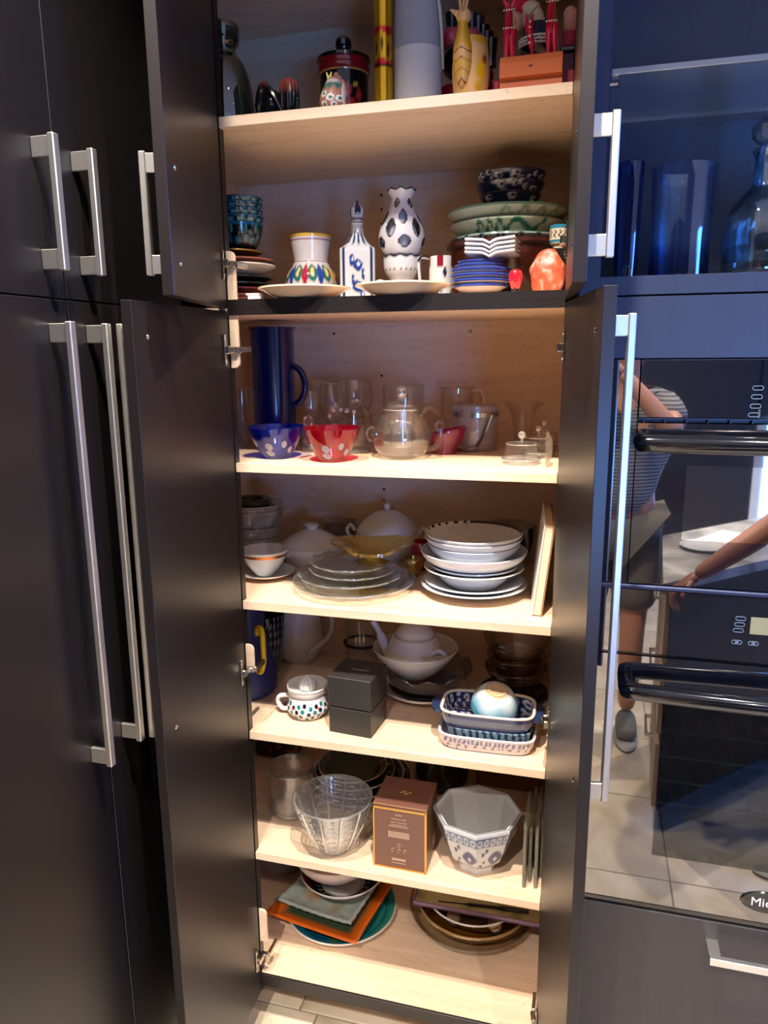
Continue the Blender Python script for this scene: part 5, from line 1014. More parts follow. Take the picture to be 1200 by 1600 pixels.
# patterned bowl behind
p = P_(795, 0.425, z); k = K(p); H = ZT(p, 820)-z
simple('leaf_bowl', bowl_m(40*k, H, 0.45, 0.003, n=128, paint=lambda th, zz, r, ins: mixc(mixc(flat(th, C(28, 32, 36)), C(190, 196, 190), (np.sin(11*th+60*zz) > 0.5)*(1-ins)), C(186, 168, 150), (ins > 0)*1.0)), PAINT, 'deep bowl with dark leaf pattern outside, behind the white stack', 'bowl', p)
# worn white book leaning at right
a0 = hitp(822, 962, 2, z); zt = ZT((a0[0]+0.012, a0[1]+0.01, z), 815)
t = thing('worn_book', 'worn white cardboard book standing upright against the right door', 'book', (a0[0]+0.010, a0[1], z+0.003), 0)
PAPER = mat('aged_paper', C(226, 208, 178), 0.85, bump=0.2)
hB = zt-z; dpt = 0.20
O('pages', xf(box(0.016, dpt, hB*0.97, (0.012, dpt/2, hB*0.485), 0.001), rot=(0, 0.10, 0.08)), PAPER, t, smooth=False)
O('front_cover', xf(box(0.0025, dpt+0.006, hB, (0.0025, dpt/2, hB/2), 0.0008), rot=(0, 0.10, 0.08)), mat('white_board', C(232, 228, 226), 0.6), t, smooth=False)
O('back_cover', xf(box(0.0025, dpt+0.006, hB, (0.0215, dpt/2, hB/2), 0.0008), rot=(0, 0.10, 0.08)), mat('brown_board', C(150, 116, 84), 0.8), t, smooth=False)

# ================================================================ shelf 3
z = Z3
p = P_(388, 0.20, z); k = K(p); H = 0.235
t = thing('blue_jug', 'matt blue pear shaped jug with a yellow handle at the left', 'jug', p)
R = 46*k
O('body', vessel([(R*0.85, 0), (R*0.98, 0.012), (R, H*0.22), (R*0.82, H*0.48), (R*0.62, H*0.70), (R*0.66, H*0.95), (R*0.7, H)], 0.005, 64, 6), mat('matt_blue_glaze', C(36, 46, 104), 0.5, bump=0.1), t)
def at_(px, py, dy=0.0):
    h = hitp(px, py, 1, p[1]+dy); return (h[0]-p[0], dy, h[2]-z)
O('handle', tube(spline([at_(402, 992, -0.052), at_(402, 982, -0.056), at_(409, 985, -0.068), at_(411, 1010, -0.072), at_(412, 1035, -0.074), at_(408, 1050, -0.070), at_(402, 1048, -0.064)], 6), 0.0066, 12), mat('yellow_glaze', C(214, 178, 20), 0.4), t)
p = P_(420, 0.315, z); simple('dotted_bowl', bowl_m(0.05, 0.17, 0.5, 0.004, n=96, paint=lambda th, zz, r, ins: mixc(flat(th, C(14, 18, 34)), C(150, 156, 166), (np.hypot(((th*4) % 1-0.5)*1.0, ((zz/0.022) % 1-0.5)) < 0.25)*1.0)), PAINT, 'dark pot with pale dots between the blue jug and grey pitcher', 'pot', p)
# grey white pitcher
c, rb = front(468, 1039, z, 22); k = K(c); R = 37*k; H = 0.215
t = thing('white_pitcher', 'tall off-white ceramic pitcher with a strap handle', 'pitcher', c)
GW = mat('greyish_white_glaze', C(204, 200, 196), 0.14, coat=0.3)
O('body', vessel([(rb, 0), (rb*1.02, 0.003), (R*0.82, 0.02), (R, 0.06), (R*0.98, 0.11), (R*0.88, H*0.8), (R*0.95, H)], 0.004, 64), GW, t)
O('handle', tube(spline([(R*0.9, -0.01, 0.165), (R*1.5, -0.015, 0.155), (R*1.55, -0.015, 0.10), (R*1.05, -0.02, 0.058), (R*0.78, -R*0.72, 0.048), (R*0.72, -R*0.72, 0.036)], 7), 0.007, 12, flat=1.5), GW, t)
# canister
c, rb = front(566, 1050, z, 25); k = K(c); H = 0.14
t = thing('glass_canister', 'clear glass canister with a black band behind the black box', 'jar', c)
O('body', vessel([(rb*0.96, 0), (rb, 0.01), (rb, H*0.55), (rb*0.9, H)], 0.003, 48), CLEAR, t)
zb = ZT(c, 1003)-z; O('black_band', ring(rb*1.08, 0.0045, zb, 56, 10), BLACK, t)
# juicer
c, rb = front(482, 1126, z, 24); k = K(c)
t = thing('citrus_juicer', 'white ceramic citrus juicer jug painted with green and navy leaves', 'juicer', c)
R = 33*k; H = ZT(c, 1080)-z
def f_(th, zz, r, ins):
    c_ = flat(th, C(222, 218, 222)); u = zz/H
    c_ = mixc(c_, C(60, 60, 100), (np.abs(u-0.93) < 0.014)*1.0)
    for i_, a in enumerate(np.arange(-3.0, 3.1, 0.30)):
        for j_ in range(3):
            c_ = mixc(c_, [C(18, 20, 44), C(20, 116, 110)][(i_+j_) % 2], blob(th, zz, a+0.1*j_, H*(0.18+0.23*j_+0.07*math.sin(i_*2.1)), 0.12, H*0.12, [0.9, -0.8, 0.1][(i_+j_) % 3])*(1-ins))
    for a in (-0.35, 0.9): c_ = mixc(c_, C(220, 80, 40), blob(th, zz, a, H*0.55, 0.06, H*0.05))
    return c_
O('jug', vessel([(rb, 0), (rb*1.1, 0.003), (R*0.98, H*0.30), (R*0.95, H*0.55), (R*0.84, H*0.9), (R*0.84, H)], 0.003, 144, 14, paint=f_), PAINT, t)
O('handle', tube(spline([(-R*0.82, -0.006, H*0.80), (-R*1.30, -0.012, H*0.76), (-R*1.42, -0.012, H*0.50), (-R*1.20, -0.012, H*0.22), (-R*0.92, -0.008, H*0.20)], 7), 0.0055, 10, flat=1.2), WHITE, t)
zz_ = H
O('reamer_dish', vessel([(R*0.80, zz_), (R*0.90, zz_+0.003), (R*0.94, zz_+0.014), (R*0.97, zz_+0.016)], 0.004, 64, 4, floor=zz_+0.006), WHITE, t)
O('reamer_cone', lathe([(r*1.0, zz_+q) for r, q in curve([(0.0185, 0.008), (0.0175, 0.02), (0.013, 0.032), (0.005, 0.041), (0.0003, 0.043)], 4)], 96, wob=lambda th, r, zz, i, ins: (1+0.10*np.cos(12*th)*min(1, r/0.01), 0*th)), WHITE, t)
# black box
a = hitp(514, 1143, 2, z); b = hitp(580, 1155, 2, z); c_ = hitp(602, 1120, 2, z)
ux = b-a; wx = np.linalg.norm(ux); ang = math.atan2(ux[1], ux[0]); ctr = a+ux/2+np.array([-math.sin(ang), math.cos(ang), 0])*wx/2
t = thing('black_gift_box', 'square black cardboard gift box in two halves with silver lettering', 'box', (float(ctr[0]), float(ctr[1]), z), ang)
H = ZT(a, 1056)-z; hm = ZT(a, 1103)-z
BC = mat('black_card', C(44, 43, 41), 0.45, bump=0.1)
wx *= 0.98
O('box_base', box(wx, wx, hm-0.001, (0, 0, (hm-0.001)/2), 0.0012), BC, t, smooth=False)
O('box_lid', box(wx*1.03, wx*1.03, H-hm-0.002, (0, 0, (H+hm+0.002)/2), 0.0012), BC, t, smooth=False)
SIL = mat('silver_print', C(210, 210, 205), 0.3)
text('lettering', 'ROGAŠKA', 0.0085, SIL, t, (0.004, 0.0, H+0.0002), (0, 0, 0), ext=0.0001)
O('arc_mark', tube([(0.020+0.007*math.cos(q), 0.0+0.009*math.sin(q), H+0.0003) for q in np.linspace(-0.3, 2.0, 12)], 0.0003, 5), SIL, t)
cone_m = lambda R, h, t=0.004: vessel([(R*0.34, 0), (R*0.42, h*0.04), (R*0.66, h*0.34), (R*0.88, h*0.72), (R, h)], t, 72, 6)
# teapot stack
pc = list(P_(664, 0.30, z)); pc = [X(664, 0.305, z+0.02), 0.305, z]; k = K(pc)
def lay(nm, px, py, rp, h, mk, m_, lab, cat_, zmin, **kw):
    zr = ZT(pc, py); q = (X(px, pc[1], zr), pc[1], max(zr-h, zmin)); return simple(nm, mk(rp*K(q), h, **kw), m_, lab, cat_, q), q
o, q0 = lay('oval_plate', 664, 1080, 67, 0.018, plate_m, mat('pinkish_white_glaze', C(222, 208, 200), 0.15, coat=0.3), 'pale platter at the bottom of the teapot stack', 'plate', z+0.0005, t=0.004)
o, q1 = lay('dark_rim_plate', 664, 1074, 56, 0.014, plate_m, BLK2, 'dark plate just above the pale platter', 'plate', q0[2]+0.006, t=0.003)
o, q2 = lay('scalloped_bowl', 668, 1050, 69, 0.048, bowl_m, GREY, 'grey glass bowl with a scalloped petal rim', 'bowl', q1[2]+0.005, foot=0.5, t=0.004, n=108, wob=lambda th, r, zz, i, ins: (1+0.035*np.abs(np.sin(5*th))*(zz > 0.02), 0.014*np.abs(np.sin(5*th+0.5))*(zz > 0.028)))
o, q3 = lay('white_bowl', 649, 1024, 66, 0.075, cone_m, WHITE, 'large white bowl holding the white teapot', 'bowl', q2[2]+0.006, t=0.004)
tz = q3[2]+0.030
t = thing('white_teapot', 'white ceramic teapot with a curved spout, sitting in the large white bowl', 'teapot', (X(648, pc[1]-0.005, tz+0.04), pc[1]-0.005, tz))
k = K((t.location[0], pc[1], tz)); R = 48*k; Hs = ZT(t.location, 1020)-tz; Hl = ZT(t.location, 996)-tz; Ht = ZT(t.location, 978)-tz
O('body', vessel([(R*0.40, 0), (R*0.58, 0.006), (R*0.96, Hs*0.55), (R*1.0, Hs*0.85), (R*0.94, Hs*1.02), (R*0.72, Hl-0.002), (R*0.62, Hl), (R*0.61, Hl+0.003)], 0.004, 72, 6), WHITE, t)
O('lid', lathe([(0, Ht+0.004)]+curve([(0.004, Ht+0.004), (R*0.28, Ht+0.001), (R*0.52, Hl+(Ht-Hl)*0.62), (R*0.64, Hl+0.005)], 5)+[(0, Hl+0.003)], 56), WHITE, t)
O('knob', ball(0.010, (0, 0, Ht+0.010), 16), WHITE, t)
O('spout', tube(spline([(-R*0.74, -0.006, Hs*0.86), (-R*0.94, -0.008, Hs*0.98), (-R*1.12, -0.010, Hl*1.0), (-R*1.36, -0.012, Ht*1.02)], 7), [0.014]*6+[0.012]*8+[0.0085]*8, 14), WHITE, t)
O('handle', tube(spline([(R*0.60, -R*0.50, Hs*1.10), (R*0.85, -R*0.52, Hs*1.42), (R*1.06, -R*0.48, Hs*1.25), (R*1.00, -R*0.48, Hs*1.08), (R*0.84, -R*0.42, Hs*1.0)], 7), 0.0062, 12), WHITE, t)
# brown glass bowls
pc = [X(806, 0.34, z+0.05), 0.34, z]
BRG = glass('brown_glass', (0.84, 0.76, 0.70), (0.45, 0.34, 0.27), pw=1.6, base=0.12, haze=0.2, hcol=(0.12, 0.08, 0.06))
simple('dark_plate', plate_m(52*K(pc), 0.016, 0.004, 0.6, 0.7), BLK2, 'dark plate beneath the brown glass bowls', 'plate', (pc[0]-0.004, pc[1]-0.01, z))
rib = lambda th, r, zz, i, ins: (1+0.012*np.sin(zz*900)*(1-ins), 0*th)
for py, rp, h, zo, m_, lab in ((1040, 49, 0.055, 0.010, BRG, 'ribbed brown glass bowl at the bottom of the right rear stack'), (1022, 46, 0.05, 0.030, SMOKE, 'smoked glass bowl in the middle of the right rear stack'), (992, 52, 0.068, 0.050, glass('pale_smoke', (0.9, 0.87, 0.85), (0.55, 0.5, 0.47), pw=1.8, base=0.09), 'tall flared smoky glass bowl on top of the right rear stack')):
    zr = ZT(pc, py); h = min(h, zr-(z+zo)) if zr-(z+zo) > 0.02 else h; simple('smoky_bowl', vessel([(rp*K(pc)*0.5, 0), (rp*K(pc)*0.55, 0.003), (rp*K(pc)*0.78, h*0.4), (rp*K(pc)*0.9, h*0.7), (rp*K(pc), h)], 0.004, 72, 10, wob=rib), m_, lab, 'bowl', (pc[0], pc[1], zr-h))
# rectangular pottery dishes
def rrect(a, b, e=5.0):
    def s(th):
        c, d = np.abs(np.sin(th))/a, np.abs(np.cos(th))/b; return (c**e+d**e)**(-1/e)
    return s
cl = hitp(680, 1172, 2, z); cr = hitp(836, 1190, 2, z)
ang = math.atan2(cr[1]-cl[1], cr[0]-cl[0]); LW = float(np.linalg.norm((cr-cl)[:2])); dep = 0.125
ctr = (float((cl[0]+cr[0])/2-math.sin(ang)*dep/2), float((cl[1]+cr[1])/2+math.cos(ang)*dep/2))
def rdish(nm, a, b, h, zb, f, lab, t=0.006, handles=None):
    sh_ = rrect(a, b); o = simple(nm, vessel([(0.86, 0), (0.90, 0.003), (0.95, h*0.4), (0.985, h*0.85), (1.0, h)], 0.0001, 160, 8, shape=sh_) if False else rvessel(a, b, h, t, f), PAINT, lab, 'dish', (ctr[0], ctr[1], zb), ang); return o
def rvessel(a, b, h, t, paint, n=176):
    sh_ = rrect(1, 1, 4.5); prof = []
    outer = curve([(-0.012, 0), (-0.010, 0.003), (-0.005, h*0.45), (-0.001, h*0.9), (0, h)], 7)
    rows = [(o_, z_, 0) for o_, z_ in outer]+[(-t*0.5, h+t*0.35, 0.5)]+[(o_-t, max(z_, t), 1) for o_, z_ in outer[::-1]]
    th = np.arange(n)*2*PI/n; base_ = sh_(th); vs, fs, meta = [(0, 0, 0)], [], [(0, 0, 0, 0)]
    for off, z_, ins in rows:
        for j in range(n): vs.append(((a+off)*base_[j]*math.sin(th[j]), -(b+off)*base_[j]*math.cos(th[j]), z_)); meta.append((th[j], z_, 1, ins))
    for s_ in np.linspace(0.92, 0.1, 16):
        for j in range(n): vs.append(((a+outer[0][0]-t)*s_*base_[j]*math.sin(th[j]), -(b+outer[0][0]-t)*s_*base_[j]*math.cos(th[j]), t)); meta.append((th[j], t, s_, 2))
    nr = len(rows)+16; vs.append((0, 0, t)); meta.append((0, t, 0, 2))
    for j in range(n): fs.append((0, 1+(j+1) % n, 1+j))
    for i in range(nr-1):
        for j in range(n): k_ = (j+1) % n; fs.append((1+i*n+j, 1+i*n+k_, 1+(i+1)*n+k_, 1+(i+1)*n+j))
    for j in range(n): fs.append((1+(nr-1)*n+j, 1+(nr-1)*n+(j+1) % n, len(vs)-1))
    v = np.array(vs); M = np.array(meta); return (v, fs, np.clip(paint(v, M[:, 3], h), 0, 1))
def p_low(v, ins, h):
    s = v[:, 0]+v[:, 1]*0.6; u = v[:, 2]/h; c = np.tile(np.array(C(214, 208, 216)), (len(v), 1))
    c = mixc(c, C(70, 66, 120), ((np.abs(np.sin(s*330)) > 0.72) & (u > 0.55) & (u < 0.86) & (ins == 0))*1.0); c = mixc(c, C(64, 60, 110), ((np.abs(np.sin(s*170))*0.6 < u) & (u < 0.5) & (np.abs(np.sin(s*520)) > 0.55) & (ins == 0))*0.9)
    return mixc(c, C(90, 86, 140), ((u < 0.06) & (ins == 0))*1.0)
def p_mid(v, ins, h):
    s = v[:, 0]+v[:, 1]*0.6; u = v[:, 2]/h; c = np.tile(np.array(C(140, 160, 168)), (len(v), 1))
    c = mixc(c, C(24, 60, 100), ((np.sin(s*400+u*4) > 0.1) & (u > 0.3))*1.0); return mixc(c, C(170, 40, 50), ((np.abs(np.sin(s*90)) > 0.97) & (u < 0.4))*1.0)
def p_top(v, ins, h):
    x, y = v[:, 0], v[:, 1]; c = np.tile(np.array(C(30, 44, 96)), (len(v), 1)); u = v[:, 2]/h
    c = mixc(c, C(96, 110, 132), ((ins == 0) & (u > 0.28) & (u < 0.72))*0.9)
    g = 0.017; d = np.hypot((x/g) % 1-0.5, (y/g) % 1-0.5); c = mixc(c, C(216, 214, 216), ((ins == 2) & (d < 0.27))*1.0); c = mixc(c, C(26, 36, 100), ((ins == 2) & (d < 0.10))*1.0)
    s = x+y*0.8; q = np.hypot(((s/0.022) % 1-0.5)*1.0, (u-0.62)*1.2); c = mixc(c, C(206, 206, 214), ((ins == 1) & (q < 0.30) & (q > 0.12))*1.0)
    q = np.hypot(((s/0.022+0.5) % 1-0.5)*1.0, (u-0.25)*1.6); c = mixc(c, C(206, 206, 214), ((ins == 1) & (q < 0.18))*0.9)
    return mixc(c, C(226, 214, 196), ((u > 0.94))*1.0)
o = simple('pottery_dish', rvessel(LW/2, dep/2, 0.036, 0.006, p_low), PAINT, 'rectangular white and violet stoneware dish at the bottom of the pottery stack', 'dish', (ctr[0], ctr[1], z), ang)
o = simple('pottery_dish', rvessel(LW/2-0.013, dep/2-0.012, 0.036, 0.005, p_mid), PAINT, 'teal patterned stoneware dish in the middle of the pottery stack', 'dish', (ctr[0]+0.004, ctr[1], z+0.0125), ang)
t = thing('pottery_dish', 'navy stoneware baking dish with white dots and side handles, top of the pottery stack', 'dish', (ctr[0], ctr[1]+0.004, z+0.0508), ang)
O('body', rvessel(LW/2-0.003, dep/2+0.002, 0.038, 0.007, p_top), PAINT, t, sharp=None)
for s in (-1, 1):
    pol = [(s*(LW/2-0.008), -0.040), (s*(LW/2+0.006), -0.038), (s*(LW/2+0.017), -0.018), (s*(LW/2+0.019), 0), (s*(LW/2+0.017), 0.018), (s*(LW/2+0.006), 0.038), (s*(LW/2-0.008), 0.040)]
    if s < 0: pol = pol[::-1]
    O('side_handle', prism(pol, 0.009, 0.024), mat('navy_stoneware', C(34, 48, 84), 0.2, coat=0.3), t, smooth=False)
# upturned bowl in the dish
q = (ctr[0]+0.012, ctr[1]+0.006, z+0.0650)
def f_(th, zz, r, ins):
    u = zz/0.055; c = flat(th, C(196, 210, 216)); c = mixc(c, C(70, 150, 176), sm(0.75-u+0.12*np.sin(5*th), 0, 0.5)); return mixc(c, C(206, 178, 140), (u > 0.93)*1.0)
simple('upturned_bowl', xf(lathe([(0.050, 0.0), (0.0525, 0.004)]+[(a_, b_) for a_, b_ in curve([(0.0525, 0.006), (0.050, 0.022), (0.038, 0.043), (0.022, 0.053)], 6)]+[(0.0205, 0.0525), (0.020, 0.055), (0.016, 0.055), (0.015, 0.052), (0, 0.052)], 96, paint=f_), rot=(0.32, 0.16, 0), loc=(0, 0, 0.016)), PAINT, 'small blue to white ceramic bowl lying upside down in the navy dish', 'bowl', q)

# ================================================================ shelf 4
z = Z4
p = (-0.125, 0.44, z)
simple('patterned_tin', box(0.12, 0.07, 0.17, (0, 0, 0.085), 0.004), stone('orange_black_print', C(10, 8, 8), C(28, 16, 14), C(150, 76, 36), 22, 0.35), 'dark tin with an orange leaf pattern at the left rear', 'tin', p)
# stacked dark plates leaning at the back
pc = [X(562, 0.350, z+0.05), 0.350, z]
def rimpl(c0, c1, c2):
    def f(th, zz, r, ins):
        R = r.max(); c = flat(th, c0); c = mixc(c, c1, (r > R*0.70)*1.0); c = mixc(c, c2, ((np.sin(16*th) > 0.6) & (r > R*0.78) & (r < R*0.92))*0.8); return mixc(c, C(206, 200, 190), (r > R*0.965)*1.0)
    return f
for R, h, zo, f, lab in ((0.149, 0.018, 0.0, rimpl(C(18, 20, 30), C(14, 14, 22), C(150, 150, 160)), 'largest black plate with white marks, bottom of the dark plate stack'), (0.132, 0.018, 0.012, rimpl(C(16, 20, 40), C(14, 18, 40), C(60, 80, 120)), 'navy and black plate, second in the dark plate stack'), (0.112, 0.018, 0.024, rimpl(C(20, 20, 22), C(16, 14, 16), C(170, 130, 60)), 'black plate with a gold speckled rim, third in the dark plate stack'), (0.096, 0.018, 0.037, rimpl(C(70, 82, 72), C(60, 76, 66), C(150, 90, 60)), 'grey green painted plate on top of the dark plate stack')):
    simple('dark_plate', plate_m(R, h, 0.003, 0.6, 0.68, n=120, paint=f), PAINT, lab, 'plate', (pc[0]-(0.149-R)*0.35, pc[1]-(0.149-R)*0.1, z+zo), 0, 'dark plates stacked on the fourth shelf')
# glass jar
c, rb = front(458, 1284, z, 36); k = K(c); H = ZT(c, 1197)-z
t = thing('glass_jar', 'tall clear straight glass jar with a greenish rim', 'jar', c)
O('body', vessel([(rb*0.9, 0), (rb, 0.006), (rb*1.0, H*0.5), (rb*1.0, H)], 0.003, 64, 4), CLEAR, t)
O('rim', ring(rb*0.985, 0.0026, H, 64, 8), glass('aqua_rim', (0.5, 0.78, 0.78), (0.2, 0.45, 0.45), base=0.35), t)
O('base', lathe([(0, 0.001), (rb*0.9, 0.001), (rb*0.99, 0.006), (rb*0.97, 0.012), (0, 0.010)], 48), THICK, t)
# crystal bowl
c, rb = front(523, 1338, z, 24); k = K(c); H = ZT(c, 1245)-z; R = 60*k
def wb(th, r, zz, i, ins):
    sgn = np.sign(np.sin(10*th)); f = 0.022*np.clip(np.sin(10*th)*3, -1, 1)+0.014*np.sin(zz*420+0.0*th)*(sgn > 0); return (1+f*(1 if ins == 0 else 0.35), 0*th)
o = simple('crystal_bowl', vessel([(rb, 0), (rb*1.06, 0.004), (R*0.62, H*0.30), (R*0.82, H*0.62), (R*0.98, H*0.95), (R, H)], 0.005, 160, 10, wob=wb), CRYSTAL, 'cut crystal bowl with vertical panels, in front of the glass jar', 'bowl', c)
cp = np.array(curve([(rb, 0), (rb*1.06, 0.004), (R*0.62, H*0.30), (R*0.82, H*0.62), (R*0.98, H*0.95), (R, H)], 6)); O('rim', ring(R*0.995, 0.0022, H+0.001, 80, 8), BRIM, o); O('foot_ring', ring(rb*0.98, 0.0018, 0.0026, 40, 6), BRIM, o)
for q in np.arange(0, 2*PI, PI/6): O('rib', tube([((r_+0.0016)*math.sin(q), -(r_+0.0016)*math.cos(q), z_) for r_, z_ in cp[8:]], 0.0026, 6), BRIM, o)
for q in np.arange(PI/12, 2*PI, PI/6):
    for f_z in np.arange(0.12, 0.95, 0.14):
        r_ = float(np.interp(f_z*H, cp[:, 1], cp[:, 0]))+0.0008; w_ = PI/6*0.34
        O('cut', tube([(r_*math.sin(q+u*w_), -r_*math.cos(q+u*w_), f_z*H+0.006*(1-u*u)-0.003) for u in np.linspace(-1, 1, 7)], [0.0004, 0.0012, 0.0018, 0.002, 0.0018, 0.0012, 0.0004], 5), BRIM, o)
# brown gift box
a = hitp(584, 1351, 2, z); b = hitp(666, 1366, 2, z); ux = b-a; wx = float(np.linalg.norm(ux)); ang = math.atan2(ux[1], ux[0]); c4 = hitp(687, 1318, 2, z); dp = float(np.linalg.norm(c4-b))
ctr = a+ux/2+np.array([-math.sin(ang), math.cos(ang), 0])*dp/2; H = ZT(a, 1254)-z
t = thing('brown_gift_box', 'brown cardboard candle box with gold edges and gold lettering', 'box', (float(ctr[0]), float(ctr[1]), z), ang)
BR = mat('brown_card', C(112, 74, 62), 0.35, var=0.03); GE = mat('gold_foil_edge', C(214, 160, 80), 0.25, 0.8)
O('carton', box(wx, dp, H-0.006, (0, 0, (H-0.006)/2), 0.0008), BR, t, smooth=False)
O('lid', box(wx*1.0, dp*0.99, 0.0055, (0, 0.001, H-0.0027), 0.001), BR, t, smooth=False)
e = 0.0012; fy = -dp/2-0.0004
O('gold_edge', join(box(0.003, e, H-0.008, (-wx/2+0.0016, fy, (H-0.008)/2)), box(0.004, e, H-0.008, (wx/2-0.002, fy, (H-0.008)/2)), box(wx, e, 0.003, (0, fy, 0.0018)), box(wx, e, 0.004, (0, fy, H-0.010)), box(0.0012, dp, 0.0012, (wx/2, 0, H-0.006)), box(wx, 0.0012, 0.0012, (0, -dp/2, H-0.0012)), box(0.0012, dp, 0.0012, (wx/2-0.0004, 0, H)), box(0.0012, dp, 0.0012, (-wx/2+0.0004, 0, H)), box(0.0012, 0.0012, H, (wx/2, -dp/2, H/2))), GE, t, smooth=False)
LP = mat('pale_gold_print', C(206, 176, 150), 0.5)
zc = H
for s, sz, zz in (("A'IN", 0.0085, 0.86), ('Anthony Craft', 0.0060, 0.80), ('TREE OF THE MOON', 0.0042, 0.745)): text('lettering', s, sz, LP, t, (-0.002, fy-0.0008, H*zz), (PI/2, 0, 0), ext=0.0001)
O('small_print', join(*[box(w_, 0.0003, 0.0006, (-0.002, fy-0.0006, H*q)) for w_, q in ((0.036, 0.71), (0.046, 0.69), (0.048, 0.675))]+[box(0.0012, 0.0003, 0.016, (-0.026+0.0022*i, fy-0.0006, H*0.55+0.001*math.sin(i*2.0))) for i in range(23)]+[box(0.034, 0.0003, 0.0012, (-0.002, fy-0.0006, H*q)) for q in (0.17, 0.155, 0.14, 0.10)]), LP, t, smooth=False)['kind'] = 'stuff'
O('line_drawings', join(*[tube([(x+0.003*math.cos(q), fy-0.0008, H*h_+0.0045*math.sin(q)) for q in np.linspace(0, 5, 12)], 0.0005, 5) for x, h_ in ((-0.016, 0.30), (-0.001, 0.38), (-0.001, 0.30), (0.013, 0.30))]), LP, t)
O('emblem', join(*[xf(ring(0.004, 0.0005, 0, 16, 5), ((-0.010+0.005*i), 0.004*math.sin(i*2), H+0.0003)) for i in range(5)]), GE, t)
O('side_label', box(0.0004, 0.012, 0.022, (wx/2+0.0003, dp*0.18, H*0.22)), mat('label_white', C(206, 200, 196), 0.6), t, smooth=False)
# black round pan at the back
p = (X(690, 0.40, z+0.06), 0.408, z)
simple('black_pot', vessel([(0.05, 0), (0.07, 0.01), (0.074, 0.07), (0.072, 0.11)], 0.004, 56, 5), BLK2, 'black round pot behind the brown gift box', 'pot', p)
# wooden crate
p = (X(800, 0.44, z+0.06), 0.45, z)
t = thing('wooden_crate', 'brown slatted wooden crate at the right rear', 'crate', p)
WD = mat('brown_wood', C(96, 60, 40), 0.6, var=0.2)
for i in range(3): O('slat', box(0.19, 0.012, 0.045, (0, -0.03, 0.025+0.05*i), 0.001), WD, t, smooth=False)
for s in (-1, 1): O('post', box(0.014, 0.05, 0.15, (s*0.088, 0, 0.075), 0.001), WD, t, smooth=False)
# octagonal bowl
c, rb = front(744, 1366, z, 33); k = K(c); H = ZT(c, 1264)-z; R = 66*k
def octs(th): q = (th+0.0) % (PI/4)-PI/8; return 1/np.cos(q)*math.cos(PI/8)*1.03
def f_(th, zz, r, ins):
    u = zz/H; c_ = flat(th, C(206, 210, 216)); c_ = mixc(c_, C(70, 96, 150), ((u > 0.70) & (u < 0.92) & (ins == 0))*0.85)
    q = np.hypot((((th*6) % 1)-0.5)*1.1, (u-0.81)*8*0.6); c_ = mixc(c_, C(206, 212, 224), ((q < 0.42) & (q > 0.22) & (ins == 0))*0.9)
    for a in np.arange(-2.95, 3.2, PI/4):
        c_ = mixc(c_, C(44, 62, 112), blob(th, zz, a+0.39, H*0.42, 0.25, H*0.19)*(1-ins)); c_ = mixc(c_, C(206, 210, 218), blob(th, zz, a+0.39, H*0.40, 0.06, H*0.05)*(1-ins))
        for d_, h_ in ((0.0, 0.55), (0.05, 0.35), (-0.05, 0.25), (0.1, 0.62), (0.78, 0.18)): c_ = mixc(c_, C(50, 60, 100), blob(th, zz, a+d_, H*h_, 0.06, H*0.06, 0.8)*(1-ins))
    c_ = mixc(c_, C(214, 218, 222), (u < 0.10)*1.0)
    c_ = mixc(c_, C(24, 26, 50), ((u > 0.985) & (r < R*0.985) & (r > R*0.955))*1.0); return mixc(c_, C(190, 190, 184), ((ins > 0) & (u < 0.97))*1.0)
rim_ = R
prof = [(0, 0), (rb, 0), (rb, 0.012)]+curve([(rb*0.98, 0.013), (R*0.72, H*0.30), (R*0.86, H*0.60), (R*0.90, H*0.70), (R*0.98, H*0.88), (R, H*0.95), (R*0.995, H)], 9)
nrim = len(prof); prof += [(R*0.97, H+0.0008), (R*0.945, H*1.0), (R*0.90, H*0.985), (R*0.86, H*0.90)]+curve([(R*0.83, H*0.80), (R*0.74, H*0.45), (R*0.60, H*0.22), (R*0.45, 0.018)], 5)+[(0, 0.016)]
simple('octagonal_bowl', lathe(prof, 240, shape=octs, paint=f_, rim=nrim+1), PAINT, 'deep octagonal blue and white bowl with a pale interior', 'bowl', c, 0.12)
# upright glass trays
TRG = glass('tray_glass', (0.84, 0.85, 0.80), (0.5, 0.52, 0.46), pw=1.6, bump=0.9, bscale=60, base=0.18, haze=0.22, hcol=(0.42, 0.43, 0.36))
for i, (px, pf, pt, dpt, lean, lab) in enumerate(((818, 1387, 1290, 0.13, -0.0, 'thick pressed glass tray on edge, nearest the octagonal bowl'), (827, 1378, 1296, 0.17, 0.0, 'second upright glass tray from the left'), (836, 1388, 1300, 0.18, 0.0, 'third upright glass tray with a beaded edge'), (844.8, 1372, 1286, 0.19, 0.0, 'upright glass tray nearest the right door'))):
    a_ = hitp(px, pf, 2, z); H = max(0.07, ZT(a_, pt)-z)
    t = thing('glass_tray', lab, 'tray', (float(a_[0]), float(a_[1]), z), 0.0, 'glass trays standing on edge')
    O('plate', xf(box(0.008, dpt, H, (0, dpt/2, H/2), 0.002), rot=(0, lean, 0)), TRG, t)
    O('beaded_rim', xf(join(*[ball(0.0046, (0, 0.001, 0.005+q), 8) for q in np.arange(0, H-0.004, 0.0065)]+[ball(0.0046, (0, q, H), 8) for q in np.arange(0, dpt, 0.0075)]), rot=(0, lean, 0)), TRG, t)

